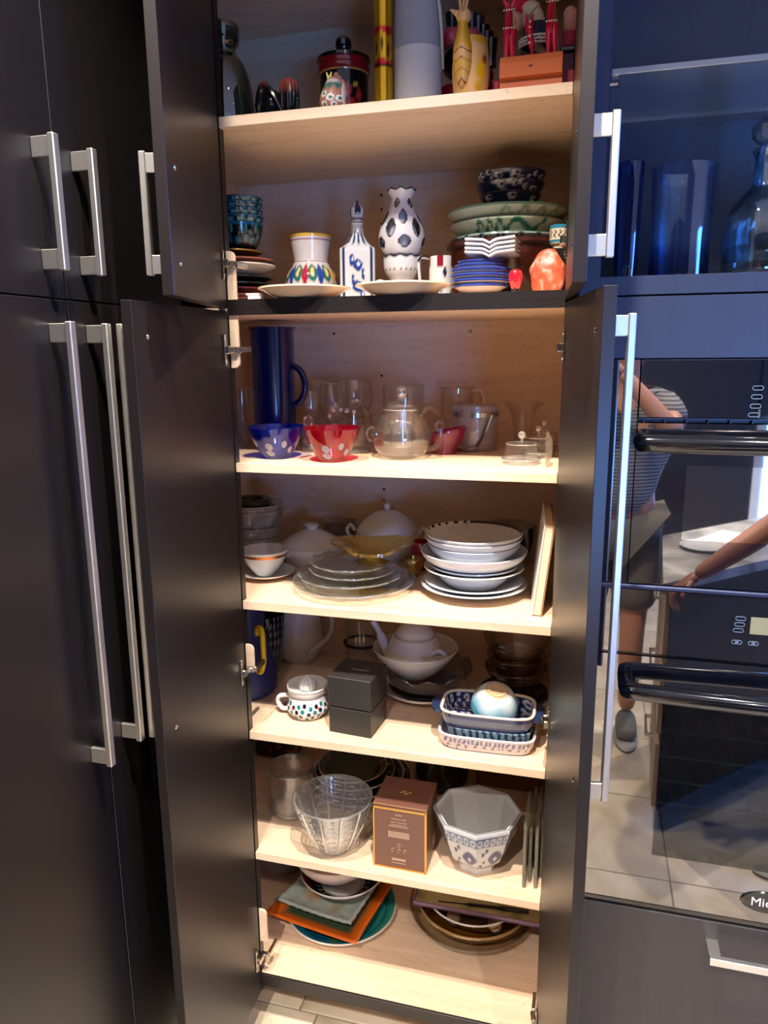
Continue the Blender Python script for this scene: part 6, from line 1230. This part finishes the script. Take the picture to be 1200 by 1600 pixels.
# ================================================================ bottom shelf
z = Z5
pc = [X(531, 0.285, z+0.02), 0.0, z]; c, R = front(536, 1492, z, 92); k = K(c)
def f_(th, zz, r, ins):
    c_ = flat(th, C(10, 92, 124)); x = r*np.sin(th); y = -r*np.cos(th)
    c_ = mixc(c_, C(40, 130, 120), sm(x, 0.03, 0.1)); c_ = mixc(c_, C(80, 140, 60), sm(1-np.hypot(x-0.02, y+0.12)/0.025, 0, 0.6)); c_ = mixc(c_, C(20, 120, 150), sm(np.sin(30*x+20*y), 0.6, 1)*0.4)
    return mixc(c_, C(226, 222, 214), ((r > r.max()*0.965) | (ins == 0))*1.0)
simple('blue_charger', plate_m(R, 0.026, 0.004, 0.6, 0.72, n=120, paint=f_), PAINT, 'big round deep turquoise plate with a white rim under the square dishes', 'plate', c)
def sqdish(w_, h, t, f, n=33, lift=0.010, rag=0.0):
    g = np.linspace(-1, 1, n); vs, cs = [], []
    for y in g:
        for x in g:
            e = max(abs(x), abs(y)); zz = h*(max(0, e-0.62)/0.38)**1.6+lift*(abs(x*y))**3
            s_ = 1+0.05*(abs(x*y))**4; vs.append((x*w_*s_+rag*math.sin(y*23), y*w_*s_+rag*math.sin(x*29), zz)); cs.append(f(x, y))
    fs = [(j*n+i, j*n+i+1, (j+1)*n+i+1, (j+1)*n+i) for j in range(n-1) for i in range(n-1)]
    return (np.array(vs), fs, np.array(cs))
def fo(x, y):
    e = max(abs(x), abs(y)); o_ = np.array(C(222, 104, 22)); g_ = np.array(C(60, 84, 60)); q = min(1, max(0, (e-0.72)/0.14)); return g_*(1-q)+o_*q
o = simple('orange_square_dish', sqdish(0.128, 0.014, 0.004, fo), PAINT, 'orange glazed square dish with raised corners on the turquoise plate', 'dish', (X(522, 0.245, z+0.04), 0.245, z+0.034), -0.16)
sd = o.modifiers.new('thickness', 'SOLIDIFY'); sd.thickness = 0.006; sd.offset = 1
def fg(x, y):
    b_ = np.array(C(166, 178, 170)); d = min(1, max(0, 1-math.hypot(x+0.35, y+0.35)/0.35))*0.9; d2 = min(1, max(0, 1-math.hypot(x-0.4, y+0.55)/0.3))*0.7; s_ = 0.10*math.sin(17*x+9*y)*math.sin(13*y)
    return b_*(1-d-d2*(1-d))*(1+s_)+np.array(C(196, 130, 10))*d+np.array(C(150, 110, 40))*d2*(1-d)
o = simple('grey_square_dish', sqdish(0.106, 0.012, 0.004, fg, rag=0.001), PAINT, 'pale grey crackled square dish with ochre spots, on the orange one', 'dish', (X(520, 0.26, z+0.05), 0.262, z+0.0515), -0.16)
sd = o.modifiers.new('thickness', 'SOLIDIFY'); sd.thickness = 0.007; sd.offset = 1
p = (X(536, 0.268, z+0.10), 0.268, z+0.0700); Rb = 65.5*K(p); Hb = 0.05
def f_(th, zz, r, ins):
    RR = r/r.max(); c_ = flat(th, C(214, 214, 214)); c_ = mixc(c_, C(16, 16, 18), ((RR > 0.52) & (RR < 0.86) & (ins > 0))*1.0); c_ = mixc(c_, C(190, 24, 36), ((RR >= 0.86) & (RR < 0.97) & (ins > 0))*1.0)
    return mixc(c_, C(110, 150, 110), ((np.sin(24*th) > 0.2) & (np.abs(RR-0.60) < 0.045) & (ins > 0))*1.0)
simple('red_black_bowl', bowl_m(Rb, 0.050, 0.45, 0.003, n=144, k=0, paint=f_) if False else vessel([(Rb*0.42, 0), (Rb*0.46, 0.002), (Rb*0.72, 0.018), (Rb*0.9, 0.036), (Rb, 0.050)], 0.003, 144, 8, paint=f_), PAINT, 'bowl with a black inside and red border on the grey square dish', 'bowl', p)
p = (X(525, 0.278, z+0.12), 0.278, p[2]+0.0105); Rw = 66*K(p); Hw = 0.08
simple('white_serving_bowl', vessel([(Rw*0.42, 0), (Rw*0.45, 0.003), (Rw*0.75, 0.028), (Rw*0.94, 0.058), (Rw, 0.080)], 0.003, 96, 8), mat('warm_white_china', C(220, 210, 204), 0.15, coat=0.3), 'plain white bowl on top of the colourful left stack', 'bowl', p)
# grey ceramic and wooden piece at the left rear
p = (X(430, 0.36, z+0.03), 0.38, z)
simple('grey_stone_dish', bowl_m(0.100, 0.075, 0.5, 0.006), mat('grey_stoneware', C(112, 106, 96), 0.5, bump=0.2), 'rough grey stoneware dish at the left rear of the bottom shelf', 'dish', (-0.099, 0.39, z))
p = (-0.10, 0.39, z+0.082)
simple('wooden_bowl', bowl_m(0.078, 0.06, 0.5, 0.006), mat('red_brown_wood', C(120, 66, 36), 0.45, var=0.25), 'brown wooden bowl in the grey stoneware dish', 'bowl', (p[0], p[1], z+0.045))
# right stack : clear bowl, amber rim bowl, plate, lavender tray
R = 0.168; c = (X(736, 0.312, z), 0.312, z)
OG = glass('outer_clear_glass', (0.92, 0.90, 0.86), (0.5, 0.46, 0.40), pw=2.2)
simple('large_glass_bowl', vessel([(R*0.5, 0), (R*0.6, 0.003), (R*0.85, 0.018), (R*1.0, 0.046)], 0.004, 96, 7), OG, 'large clear glass bowl at the bottom of the right stack', 'bowl', c)
YR = glass('yellow_glass', (0.88, 0.78, 0.46), (0.5, 0.34, 0.05), pw=1.6)
q = (c[0]+0.004, c[1]+0.008, z+0.0075); R1 = R*0.90
t = thing('yellow_rimmed_bowl', 'yellow tinted glass bowl with a thick amber rim inside the clear one', 'bowl', q)
O('body', vessel([(R1*0.5, 0), (R1*0.6, 0.003), (R1*0.85, 0.022), (R1*1.0, 0.052)], 0.004, 96, 7), YR, t)
O('rim', ring(R1*0.99, 0.0038, 0.053, 96, 10), glass('deep_amber_rim', (0.85, 0.6, 0.2), (0.6, 0.4, 0.1), base=0.2, haze=0.5), t)
# paper packing in the bowl
bm = bmesh.new(); bmesh.ops.create_grid(bm, x_segments=44, y_segments=30, size=1)
for v in bm.verts:
    x, y = v.co.x, v.co.y; v.co = Vector((x*0.072, y*0.05, 0.008*math.sin(7*x+3*y)+0.007*math.sin(11*y-5*x)+0.005*abs(math.sin(19*x+8*y))+0.004*math.sin(31*y)))
pk = (np.array([v.co[:] for v in bm.verts]), [tuple(v.index for v in f.verts) for f in bm.faces]); bm.free()
o = simple('packing_paper', pk, mat('grey_tissue_paper', C(196, 172, 160), 0.85), 'crumpled pale packing paper inside the yellow rimmed bowl', 'paper', (q[0], q[1]+0.03, z+0.040)); sd = o.modifiers.new('thickness', 'SOLIDIFY'); sd.thickness = 0.0008
for px, lab in ((706, 'round glass cup wrapped in paper, left of two in the yellow bowl'), (771, 'round glass cup wrapped in paper, right of two in the yellow bowl')):
    h = hitp(px, 1458, 1, q[1]-R1*0.55); tt = thing('wrapped_cup', lab, 'cup', (float(h[0]), q[1]-R1*0.42, z+0.024)); rr_ = 0.020
    O('rim', xf(ring(rr_, 0.0018, 0, 40, 8), (0, 0, rr_*0.75), (1.0, 0, 0)), BLK2, tt); O('paper_ball', xf(ball(rr_*0.93, (0, 0, 0), 20), (0, 0.004, rr_*0.72)), mat('grey_tissue_paper', C(1, 1, 1)), tt)
q2 = (c[0]+0.004, c[1]+0.004, z+0.066)
simple('white_rim_plate', plate_m(R*0.76, 0.016, 0.003, 0.55, 0.65, n=96), OG, 'clear plate with a white edge on the right stack', 'plate', q2)
bpy.data.objects['white_rim_plate'].data.materials[0] = OG
O('white_rim', ring(R*0.76, 0.0026, 0.0165, 96, 8), mat('white_glaze', C(1, 1, 1)), bpy.data.objects['white_rim_plate'])
# lavender tray with picture
tz = q2[2]+0.0205
fl_ = hitp(641, 1421, 2, tz); fr_ = hitp(840, 1443, 2, tz); w2 = (W-0.004-fl_[0])/2
t = thing('lavender_tray', 'square lavender edged tray with a pale green picture, topmost of the right stack', 'tray', (float(fl_[0])+w2, float(fl_[1]+fr_[1])/2, tz), 0)
LV = mat('lavender_lacquer', C(140, 116, 158), 0.3, coat=0.3)
O('base', box(w2*2, 0.20, 0.005, (0, 0.10, 0.0025), 0.001), LV, t, smooth=False)
O('rim', join(box(w2*2, 0.005, 0.012, (0, 0.0025, 0.007), 0.001), box(w2*2, 0.005, 0.012, (0, 0.1975, 0.007), 0.001), box(0.005, 0.20, 0.012, (-w2+0.0025, 0.10, 0.007), 0.001), box(0.005, 0.20, 0.012, (w2-0.0025, 0.10, 0.007), 0.001)), LV, t, smooth=False)
O('picture', box(w2*2-0.012, 0.188, 0.001, (0, 0.10, 0.0058)), stone('pale_green_print', C(130, 140, 110), C(180, 186, 150), C(206, 206, 180), 9, 0.3), t, smooth=False)
O('black_brush', tube(spline([(-w2*0.6, 0.02, 0.009), (-w2*0.1, 0.028, 0.010), (w2*0.4, 0.035, 0.010), (w2*0.8, 0.04, 0.009)], 6), [0.0015]*6+[0.004]*6+[0.006]*7, 8), BLACK, t)

# ================================================================ glasses in the niche
z = 1.7985
def gradg(name, c_hi, c_lo, z0, z1):
    m_ = glass(name, c_hi, tuple(c*0.6 for c in c_hi), haze=0.03, hcol=(0.05, 0.15, 0.6), base=0.1); nt = m_.node_tree
    tr = [n for n in nt.nodes if n.type == 'BSDF_TRANSPARENT'][0]; src = tr.inputs[0].links[0].from_socket
    tc = N(nt, 'ShaderNodeTexCoord'); sx = N(nt, 'ShaderNodeSeparateXYZ'); nt.links.new(tc.outputs['Object'], sx.inputs[0]); mr = N(nt, 'ShaderNodeMapRange'); mr.inputs[1].default_value = z0; mr.inputs[2].default_value = z1; nt.links.new(sx.outputs[2], mr.inputs[0])
    mx = N(nt, 'ShaderNodeMix', data_type='RGBA'); mx.inputs[6].default_value = (*c_lo, 1); nt.links.new(mr.outputs[0], mx.inputs[0]); nt.links.new(src, mx.inputs[7]); nt.links.new(mx.outputs[2], tr.inputs[0]); return m_
p = (X(976, 0.06, z), 0.06, z); k = K(p); H = ZT(p, 256)-z; R = 19*k
simple('blue_slim_vase', vessel([(R*0.85, 0), (R*0.9, 0.02), (R*0.92, 0.026), (R, H*0.5), (R*1.08, H)], 0.004, 48, 6, floor=0.022), gradg('blue_vase_glass', (0.10, 0.26, 0.62), (0.25, 0.4, 0.6), 0.0, 0.026), 'slim cobalt blue glass vase beside the right door handle', 'vase', p)
p = (X(1058, 0.08, z), 0.08, z); k = K(p); H = ZT(p, 262)-z; R = 46*k
simple('blue_tumbler_vase', vessel([(R*0.93, 0), (R*0.96, 0.006), (R*0.97, H*0.3), (R, H*0.7), (R*1.02, H)], 0.004, 64, 6, floor=0.012), gradg('fading_blue_glass', (0.86, 0.92, 0.97), (0.0, 0.03, 0.42), 0.01, 0.065), 'wide glass vase fading from clear to deep blue at its base', 'vase', p)
p = (X(1182, 0.08, z), 0.08, z); k = K(p); H = ZT(p, 236)-z; R = 54*k
t = thing('glass_decanter', 'round shouldered clear decanter with a faceted stopper in the niche', 'decanter', p)
DG = glass('decanter_glass', (0.80, 0.88, 0.90), (0.10, 0.2, 0.25), pw=1.5, refr=0.3, base=0.08)
O('body', vessel([(R*0.86, 0), (R*0.97, 0.008), (R*1.0, H*0.30), (R*0.90, H*0.52), (R*0.50, H*0.68), (R*0.34, H*0.74), (R*0.30, H*0.92), (R*0.40, H)], 0.005, 64, 7, floor=0.022), DG, t)
O('liquid', solid([(R*0.8, 0.023), (R*0.93, 0.035), (R*0.94, H*0.24)], 48, 4), glass('clear_liquid', (0.8, 0.86, 0.86), (0.2, 0.26, 0.28), refr=0.3), t)
zs_ = ZT(p, 205)-z
O('stopper', join(ball(0.030, (0, 0, zs_), 10, (1, 1, 0.8)), tube([(0, 0, H-0.03), (0, 0, zs_-0.012)], [R*0.26, R*0.16], 16)), DG, t, sharp=5)

# ================================================================ the room behind the camera, seen in the oven glass
isl = thing('kitchen_island', 'grey stone topped kitchen island reflected in the oven glass', 'island', (0, 0, 0))
ctop = [(0.985, -1.06), (1.32, -1.40), (2.55, -2.62), (2.25, -2.98), (1.04, -1.74)]
O('countertop', prism(ctop, 0.035, 0.90), COUNTER, isl, smooth=False)
bodyp = [(1.02, -1.10), (1.33, -1.43), (2.50, -2.63), (2.24, -2.92), (1.06, -1.72)]
O('body', prism(bodyp, 0.80, 0.10), DARK, isl, smooth=False)
tan = mat('tan_drawer_front', C(150, 122, 96), 0.4)
def fdir(a, b): return math.atan2(b[1]-a[1], b[0]-a[0])
ang = fdir(bodyp[0], bodyp[4]); L = math.hypot(bodyp[4][0]-bodyp[0][0], bodyp[4][1]-bodyp[0][1])
for zz in (0.22, 0.50, 0.76):
    d = O('drawer', xf(box(L*0.94, 0.016, 0.24, (L/2, 0.008-0.018, 0)), (bodyp[0][0], bodyp[0][1], zz), (0, 0, ang)), tan, isl, smooth=False)
    O('handle', xf(join(box(0.16, 0.008, 0.012, (L/2, -0.045, 0.04)), box(0.008, 0.03, 0.012, (L/2-0.076, -0.03, 0.04)), box(0.008, 0.03, 0.012, (L/2+0.076, -0.03, 0.04))), (bodyp[0][0], bodyp[0][1], zz), (0, 0, ang)), STEEL, d, smooth=False)
pz = 0.9355
simple('paper_sheet', box(0.21, 0.28, 0.001, (0, 0, 0)), mat('white_paper', C(232, 232, 230), 0.8), 'sheet of white paper on the island', 'paper', (1.30, -1.72, pz), 0.6)
simple('paper_plate', plate_m(0.085, 0.012, 0.002, 0.6, 0.7), WHITE, 'white plate on the island', 'plate', (1.17, -1.56, pz), 0)

def skinned(name, verts, edges, radii, material, parent, sub=2, flat=None):
    me = bpy.data.meshes.new(name); me.from_pydata(verts, edges, []); o = bpy.data.objects.new(name, me); COL.objects.link(o); o.parent = parent
    sk = o.modifiers.new('skin', 'SKIN'); sk.use_smooth_shade = True
    for i, r in enumerate(radii):
        v = me.skin_vertices[0].data[i]; v.radius = (r, r) if np.isscalar(r) else r; v.use_root = (i == 0)
    sb = o.modifiers.new('sub', 'SUBSURF'); sb.levels = sub; sb.render_levels = sub
    me.materials.append(material); return o
def seg(chain, rad, n=1):
    V, E, R = [], [], []
    for i, (p, r) in enumerate(zip(chain, rad)): V.append(tuple(p)); R.append(r); E += [(i-1, i)] if i else []
    return V, E, R
def lerp(a, b, t): return tuple(a[i]+(b[i]-a[i])*t for i in range(3))
stripe, nt, out = nodemat('striped_jersey'); b = N(nt, 'ShaderNodeBsdfPrincipled', Roughness=0.9); nt.links.new(b.outputs[0], out.inputs[0])
tc = N(nt, 'ShaderNodeTexCoord'); wv = N(nt, 'ShaderNodeTexWave', Scale=22.0, Distortion=0.8); wv.bands_direction = 'Z'; nt.links.new(tc.outputs['Object'], wv.inputs[0])
rr = N(nt, 'ShaderNodeValToRGB'); rr.color_ramp.elements[0].position = 0.35; rr.color_ramp.elements[0].color = (*C(84, 86, 92), 1); rr.color_ramp.elements[1].position = 0.55; rr.color_ramp.elements[1].color = (*C(158, 156, 152), 1)
nt.links.new(wv.outputs['Fac'], rr.inputs[0]); nt.links.new(rr.outputs[0], b.inputs['Base Color'])
def person(label, root, hip, chest, neck, head, shR, elR, haR, shL, elL, haL, knR, anR, knL, anL, skin, shirt, shorts, hair, face, curlR=0.6, curlL=0.6, shoe=None, faceang=0):
    """joints given in metres; body is one skinned surface, clothes are children"""
    t = thing('person', label, 'person', root)
    r = Vector(root); J = lambda p: tuple(Vector(p)-r)
    hipR = (hip[0]+0.095*math.cos(faceang), hip[1]+0.095*math.sin(faceang), hip[2]-0.04); hipL = (hip[0]-0.095*math.cos(faceang), hip[1]-0.095*math.sin(faceang), hip[2]-0.04)
    P = [hip, lerp(hip, chest, 0.5), chest, neck, lerp(neck, head, 0.45), head, (head[0], head[1], head[2]+0.075),
         shR, lerp(shR, elR, 0.5), elR, lerp(elR, haR, 0.4), haR, shL, lerp(shL, elL, 0.5), elL, lerp(elL, haL, 0.4), haL,
         hipR, lerp(hipR, knR, 0.5), knR, lerp(knR, anR, 0.35), anR, hipL, lerp(hipL, knL, 0.5), knL, lerp(knL, anL, 0.35), anL]
    E = [(0, 1), (1, 2), (2, 3), (3, 4), (4, 5), (5, 6), (2, 7), (7, 8), (8, 9), (9, 10), (10, 11), (2, 12), (12, 13), (13, 14), (14, 15), (15, 16), (0, 17), (17, 18), (18, 19), (19, 20), (20, 21), (0, 22), (22, 23), (23, 24), (24, 25), (25, 26)]
    Rd = [0.13, 0.125, 0.13, 0.058, 0.06, 0.088, 0.07, 0.055, 0.047, 0.040, 0.037, 0.024, 0.055, 0.047, 0.040, 0.037, 0.024, 0.09, 0.078, 0.055, 0.055, 0.038, 0.09, 0.078, 0.055, 0.055, 0.038]
    body = skinned('body', [J(p) for p in P], E, Rd, skin, t)
    # shirt and shorts follow the body
    Ps = [lerp(hip, chest, 0.02), lerp(hip, chest, 0.5), chest, lerp(chest, neck, 0.75), shR, lerp(shR, elR, 0.62), shL, lerp(shL, elL, 0.62)]
    skinned('shirt', [J(p) for p in Ps], [(0, 1), (1, 2), (2, 3), (2, 4), (4, 5), (2, 6), (6, 7)], [0.165, 0.155, 0.155, 0.085, 0.078, 0.068, 0.078, 0.068], shirt, t)
    Pp = [(hip[0], hip[1], hip[2]+0.03), hipR, lerp(hipR, knR, 0.55), lerp(hipR, knR, 0.86), hipL, lerp(hipL, knL, 0.55), lerp(hipL, knL, 0.86)]
    skinned('shorts', [J(p) for p in Pp], [(0, 1), (1, 2), (2, 3), (0, 4), (4, 5), (5, 6)], [0.15, 0.115, 0.105, 0.098, 0.115, 0.105, 0.098], shorts, t)
    # head details
    fx, fy = math.cos(face), math.sin(face); hd = Vector(J(head))
    O('nose', xf(ball(0.014, (0, 0, 0), 12, (0.8, 1, 1.3)), (hd.x+fx*0.098, hd.y+fy*0.098, hd.z+0.005)), skin, t)
    for s in (-1, 1):
        O('eye', ball(0.011, (hd.x+fx*0.080-fy*s*0.032, hd.y+fy*0.080+fx*s*0.032, hd.z+0.030), 12), mat('eye_white', C(225, 222, 215), 0.2), t)
        O('ear', xf(ball(0.02, (0, 0, 0), 12, (0.5, 0.8, 1.4)), (hd.x-fy*s*0.088, hd.y+fx*s*0.088, hd.z+0.005)), skin, t)
    O('mouth', xf(ball(0.02, (0, 0, 0), 12, (1.1, 0.5, 0.3)), (hd.x+fx*0.084, hd.y+fy*0.084, hd.z-0.045), (0, 0, face-PI/2)), mat('lips', C(150, 86, 78), 0.5), t)
    O('hair', xf(ball(0.1, (0, 0, 0), 24, (1.0, 1.05, 0.9)), (hd.x-fx*0.018, hd.y-fy*0.018, hd.z+0.055)), hair, t)
    # hands
    for ha, el, curl in ((haR, elR, curlR), (haL, elL, curlL)):
        d = (Vector(ha)-Vector(el)).normalized(); up = Vector((0, 0, 1)); side = d.cross(up).normalized(); nrm = side.cross(d).normalized()
        h = Vector(J(ha)); V, E, R = [tuple(h-d*0.01), tuple(h+d*0.035), tuple(h+d*0.075)], [(0, 1), (1, 2)], [(0.022, 0.020), (0.030, 0.016), (0.034, 0.014)]
        skinned('hand', V, E, R, skin, t)
        for q, (o_, ln, rr_) in enumerate(((-0.028, 0.070, 0.0085), (-0.009, 0.082, 0.009), (0.010, 0.076, 0.0088), (0.028, 0.060, 0.0078))):
            b0 = h+d*0.060+side*o_*0.9; b1 = h+d*0.085+side*o_; b2 = b1+(d*math.cos(curl)-nrm*math.sin(curl))*ln*0.55; b3 = b2+(d*math.cos(curl*2)-nrm*math.sin(curl*2))*ln*0.45
            skinned('finger', [tuple(b0), tuple(b1), tuple(b2), tuple(b3)], [(0, 1), (1, 2), (2, 3)], [rr_, rr_, rr_*0.92, rr_*0.8], skin, t)
        s_ = -1 if ha is haR else 1
        b0 = h+d*0.015+side*s_*0.018; b1 = h+d*0.040+side*s_*0.042-nrm*0.006; b2 = b1+d*0.030+side*s_*0.010-nrm*0.010
        skinned('thumb', [tuple(b0), tuple(b1), tuple(b2)], [(0, 1), (1, 2)], [0.012, 0.0105, 0.009], skin, t)
    fd = Vector((fx, fy, 0))
    for an in (anR, anL):
        a_ = Vector(J(an)); V = [tuple(a_+Vector((0, 0, -0.02))-fd*0.03), tuple(a_+Vector((0, 0, -0.045))+fd*0.06), tuple(a_+Vector((0, 0, -0.055))+fd*0.15)]
        skinned('shoe', V, [(0, 1), (1, 2)], [(0.048, 0.052), (0.050, 0.042), (0.044, 0.030)], shoe, t)
        O('sole', xf(ball(1, (0, 0, 0), 20, (0.15, 0.052, 0.012)), (a_.x+fd.x*0.06, a_.y+fd.y*0.06, -r.z+0.012), (0, 0, face)), mat('shoe_sole', C(170, 168, 160), 0.7), t)
        O('lace', join(*[tube([tuple(a_+fd*(0.04+0.02*i)+Vector((-fy*0.022, fx*0.022, -0.008-0.007*i))), tuple(a_+fd*(0.045+0.02*i)+Vector((0, 0, -0.001-0.007*i))), tuple(a_+fd*(0.04+0.02*i)+Vector((fy*0.022, -fx*0.022, -0.008-0.007*i)))], 0.003, 6) for i in range(4)]), mat('lace_grey', C(60, 62, 64), 0.8), t)
    return t
SK1 = mat('person_skin', C(206, 150, 120), 0.5, sss=0.1); SK2 = mat('person_tanned_skin', C(132, 86, 66), 0.5, sss=0.1)
person('person in a striped grey shirt, shorts and grey sneakers holding up a phone', (0.84, -1.80, 0), (0.85, -1.82, 0.98), (0.86, -1.78, 1.34), (0.86, -1.76, 1.54), (0.86, -1.72, 1.69),
       (1.03, -1.76, 1.45), (1.03, -1.52, 1.38), (0.835, -1.515, 1.60), (0.70, -1.76, 1.45), (0.62, -1.54, 1.38), (0.63, -1.52, 1.60),
       (0.95, -1.78, 0.52), (0.95, -1.85, 0.10), (0.75, -1.78, 0.52), (0.75, -1.85, 0.10), SK1, stripe, mat('khaki_shorts', C(110, 106, 98), 0.9), mat('brown_hair', C(60, 44, 34), 0.7), PI/2, 0.9, 0.9, mat('grey_sneaker', C(120, 122, 120), 0.8))
simple('phone', box(0.15, 0.008, 0.075, (0, 0, 0), 0.003), BLACK, 'dark phone held up by the person in the striped shirt', 'phone', (0.724, -1.458, 1.655))
person('person in dark clothes at the right, resting one hand on the island corner', (1.62, -0.88, 0), (1.66, -0.86, 0.96), (1.62, -0.90, 1.32), (1.60, -0.92, 1.50), (1.57, -0.93, 1.64),
       (1.62, -0.72, 1.42), (1.70, -0.62, 1.16), (1.66, -0.60, 0.92), (1.50, -1.02, 1.38), (1.26, -1.03, 1.13), (1.075, -1.03, 0.975),
       (1.60, -0.76, 0.50), (1.66, -0.74, 0.10), (1.47, -0.96, 0.52), (1.52, -0.98, 0.10), SK2, mat('dark_shirt', C(26, 28, 38), 0.9), mat('dark_shorts', C(34, 36, 44), 0.9), mat('grey_hair', C(90, 84, 78), 0.7), PI, 0.6, 0.9, mat('dark_sneaker', C(50, 52, 56), 0.8), faceang=PI/2)

# ================================================================ stacks: each dish sits in the one below
def tris(os_):
    out = []
    for o in os_:
        if o.type == 'MESH':
            M = np.array(o.matrix_basis if o.parent is None else o.parent.matrix_basis @ o.matrix_basis); v = np.array([x.co[:] for x in o.data.vertices]); out.append(v @ M[:3, :3].T + M[:3, 3])
        out += [v_+(np.array(o.location) if o.type == 'EMPTY' and False else 0) for v_ in tris(o.children)]
    return out
def nest(up, lo, gap=0.0012):
    a, b = bpy.data.objects[up], bpy.data.objects[lo]
    if up == 'white_teapot': A = np.vstack(tris([c_ for c_ in a.children if c_.name.startswith('body')]))
    else: A = np.vstack(tris([a]))
    B = np.vstack(tris([b])); cx, cy = a.location.x, a.location.y
    def bins(V, f, init):
        r = np.hypot(V[:, 0]-cx, V[:, 1]-cy); h = np.full(140, init)
        i = np.minimum((r/0.002).astype(int), 139)
        getattr(np, f).at(h, i, V[:, 2]); return h
    lo_a = bins(A, 'minimum', 9.0); hi_b = bins(B, 'maximum', -9.0)
    # fill bins that hold no vertex from their neighbours
    for h, bad in ((lo_a, 9.0), (hi_b, -9.0)):
        k_ = np.where(h != bad)[0]; h[k_[0]:k_[-1]+1] = np.interp(np.arange(k_[0], k_[-1]+1), k_, h[k_])
    m_ = (lo_a < 8) & (hi_b > -8); d = float((hi_b[m_]-lo_a[m_]).max())+gap
    if d > 0: a.location.z += d
    elif d < -0.0015:          # deepen the dish so that its foot reaches the one below
        if a.type == 'MESH':
            V = np.array([x.co[:] for x in a.data.vertices]); h_ = (V[:, 2].max()-V[:, 2].min())*0.4; z0 = V[:, 2].min(); V[:, 2] += d*np.clip(1-(V[:, 2]-z0)/h_, 0, 1); a.data.vertices.foreach_set('co', V.ravel()); a.data.update()
    NEST.append((up, round(d*1000, 1)))
NEST = []
def chain(*names):
    for a, b in zip(names[1:], names[:-1]): nest(a, b)
chain('teal_bowl', 'teal_bowl.001', 'teal_bowl.002', 'teal_bowl.003', 'teal_bowl.004')
chain('patterned_bowl', 'patterned_bowl.001', 'patterned_bowl.002', 'navy_bowl', 'navy_bowl.001', 'navy_bowl.002')
chain('blue_rimmed_plate', 'blue_rimmed_plate.001', 'blue_rimmed_plate.002', 'blue_rimmed_plate.003', 'blue_rimmed_plate.004', 'blue_rimmed_plate.005')
chain('glass_bowl', 'glass_bowl.001', 'glass_bowl.002', 'glass_bowl.003')
chain('white_plate', 'white_plate.001', 'rimmed_soup_plate', 'small_plate', 'wide_bowl', 'deep_bowl', 'deep_bowl.001', 'striped_bowl')
chain('oval_plate', 'dark_rim_plate', 'scalloped_bowl', 'white_bowl', 'white_teapot')
chain('dark_plate', 'smoky_bowl', 'smoky_bowl.001', 'smoky_bowl.002')
chain('dark_plate.001', 'dark_plate.002', 'dark_plate.003', 'dark_plate.004')
chain('red_black_bowl', 'white_serving_bowl'); chain('grey_stone_dish', 'wooden_bowl')
chain('large_glass_bowl', 'yellow_rimmed_bowl')

# ================================================================ settle: nothing rests in its shelf
for o in list(bpy.data.objects):
    if o.parent is None and o.get('category') and o.name.split('.')[0] not in ('tall_cabinet', 'wall_cabinet', 'side_cabinet', 'display_niche', 'built_in_oven', 'drawer_cabinet', 'cabinet_panel', 'column_body', 'ceiling_downlight', 'kitchen_island', 'person', 'phone'):
        o.location.z += 0.0004
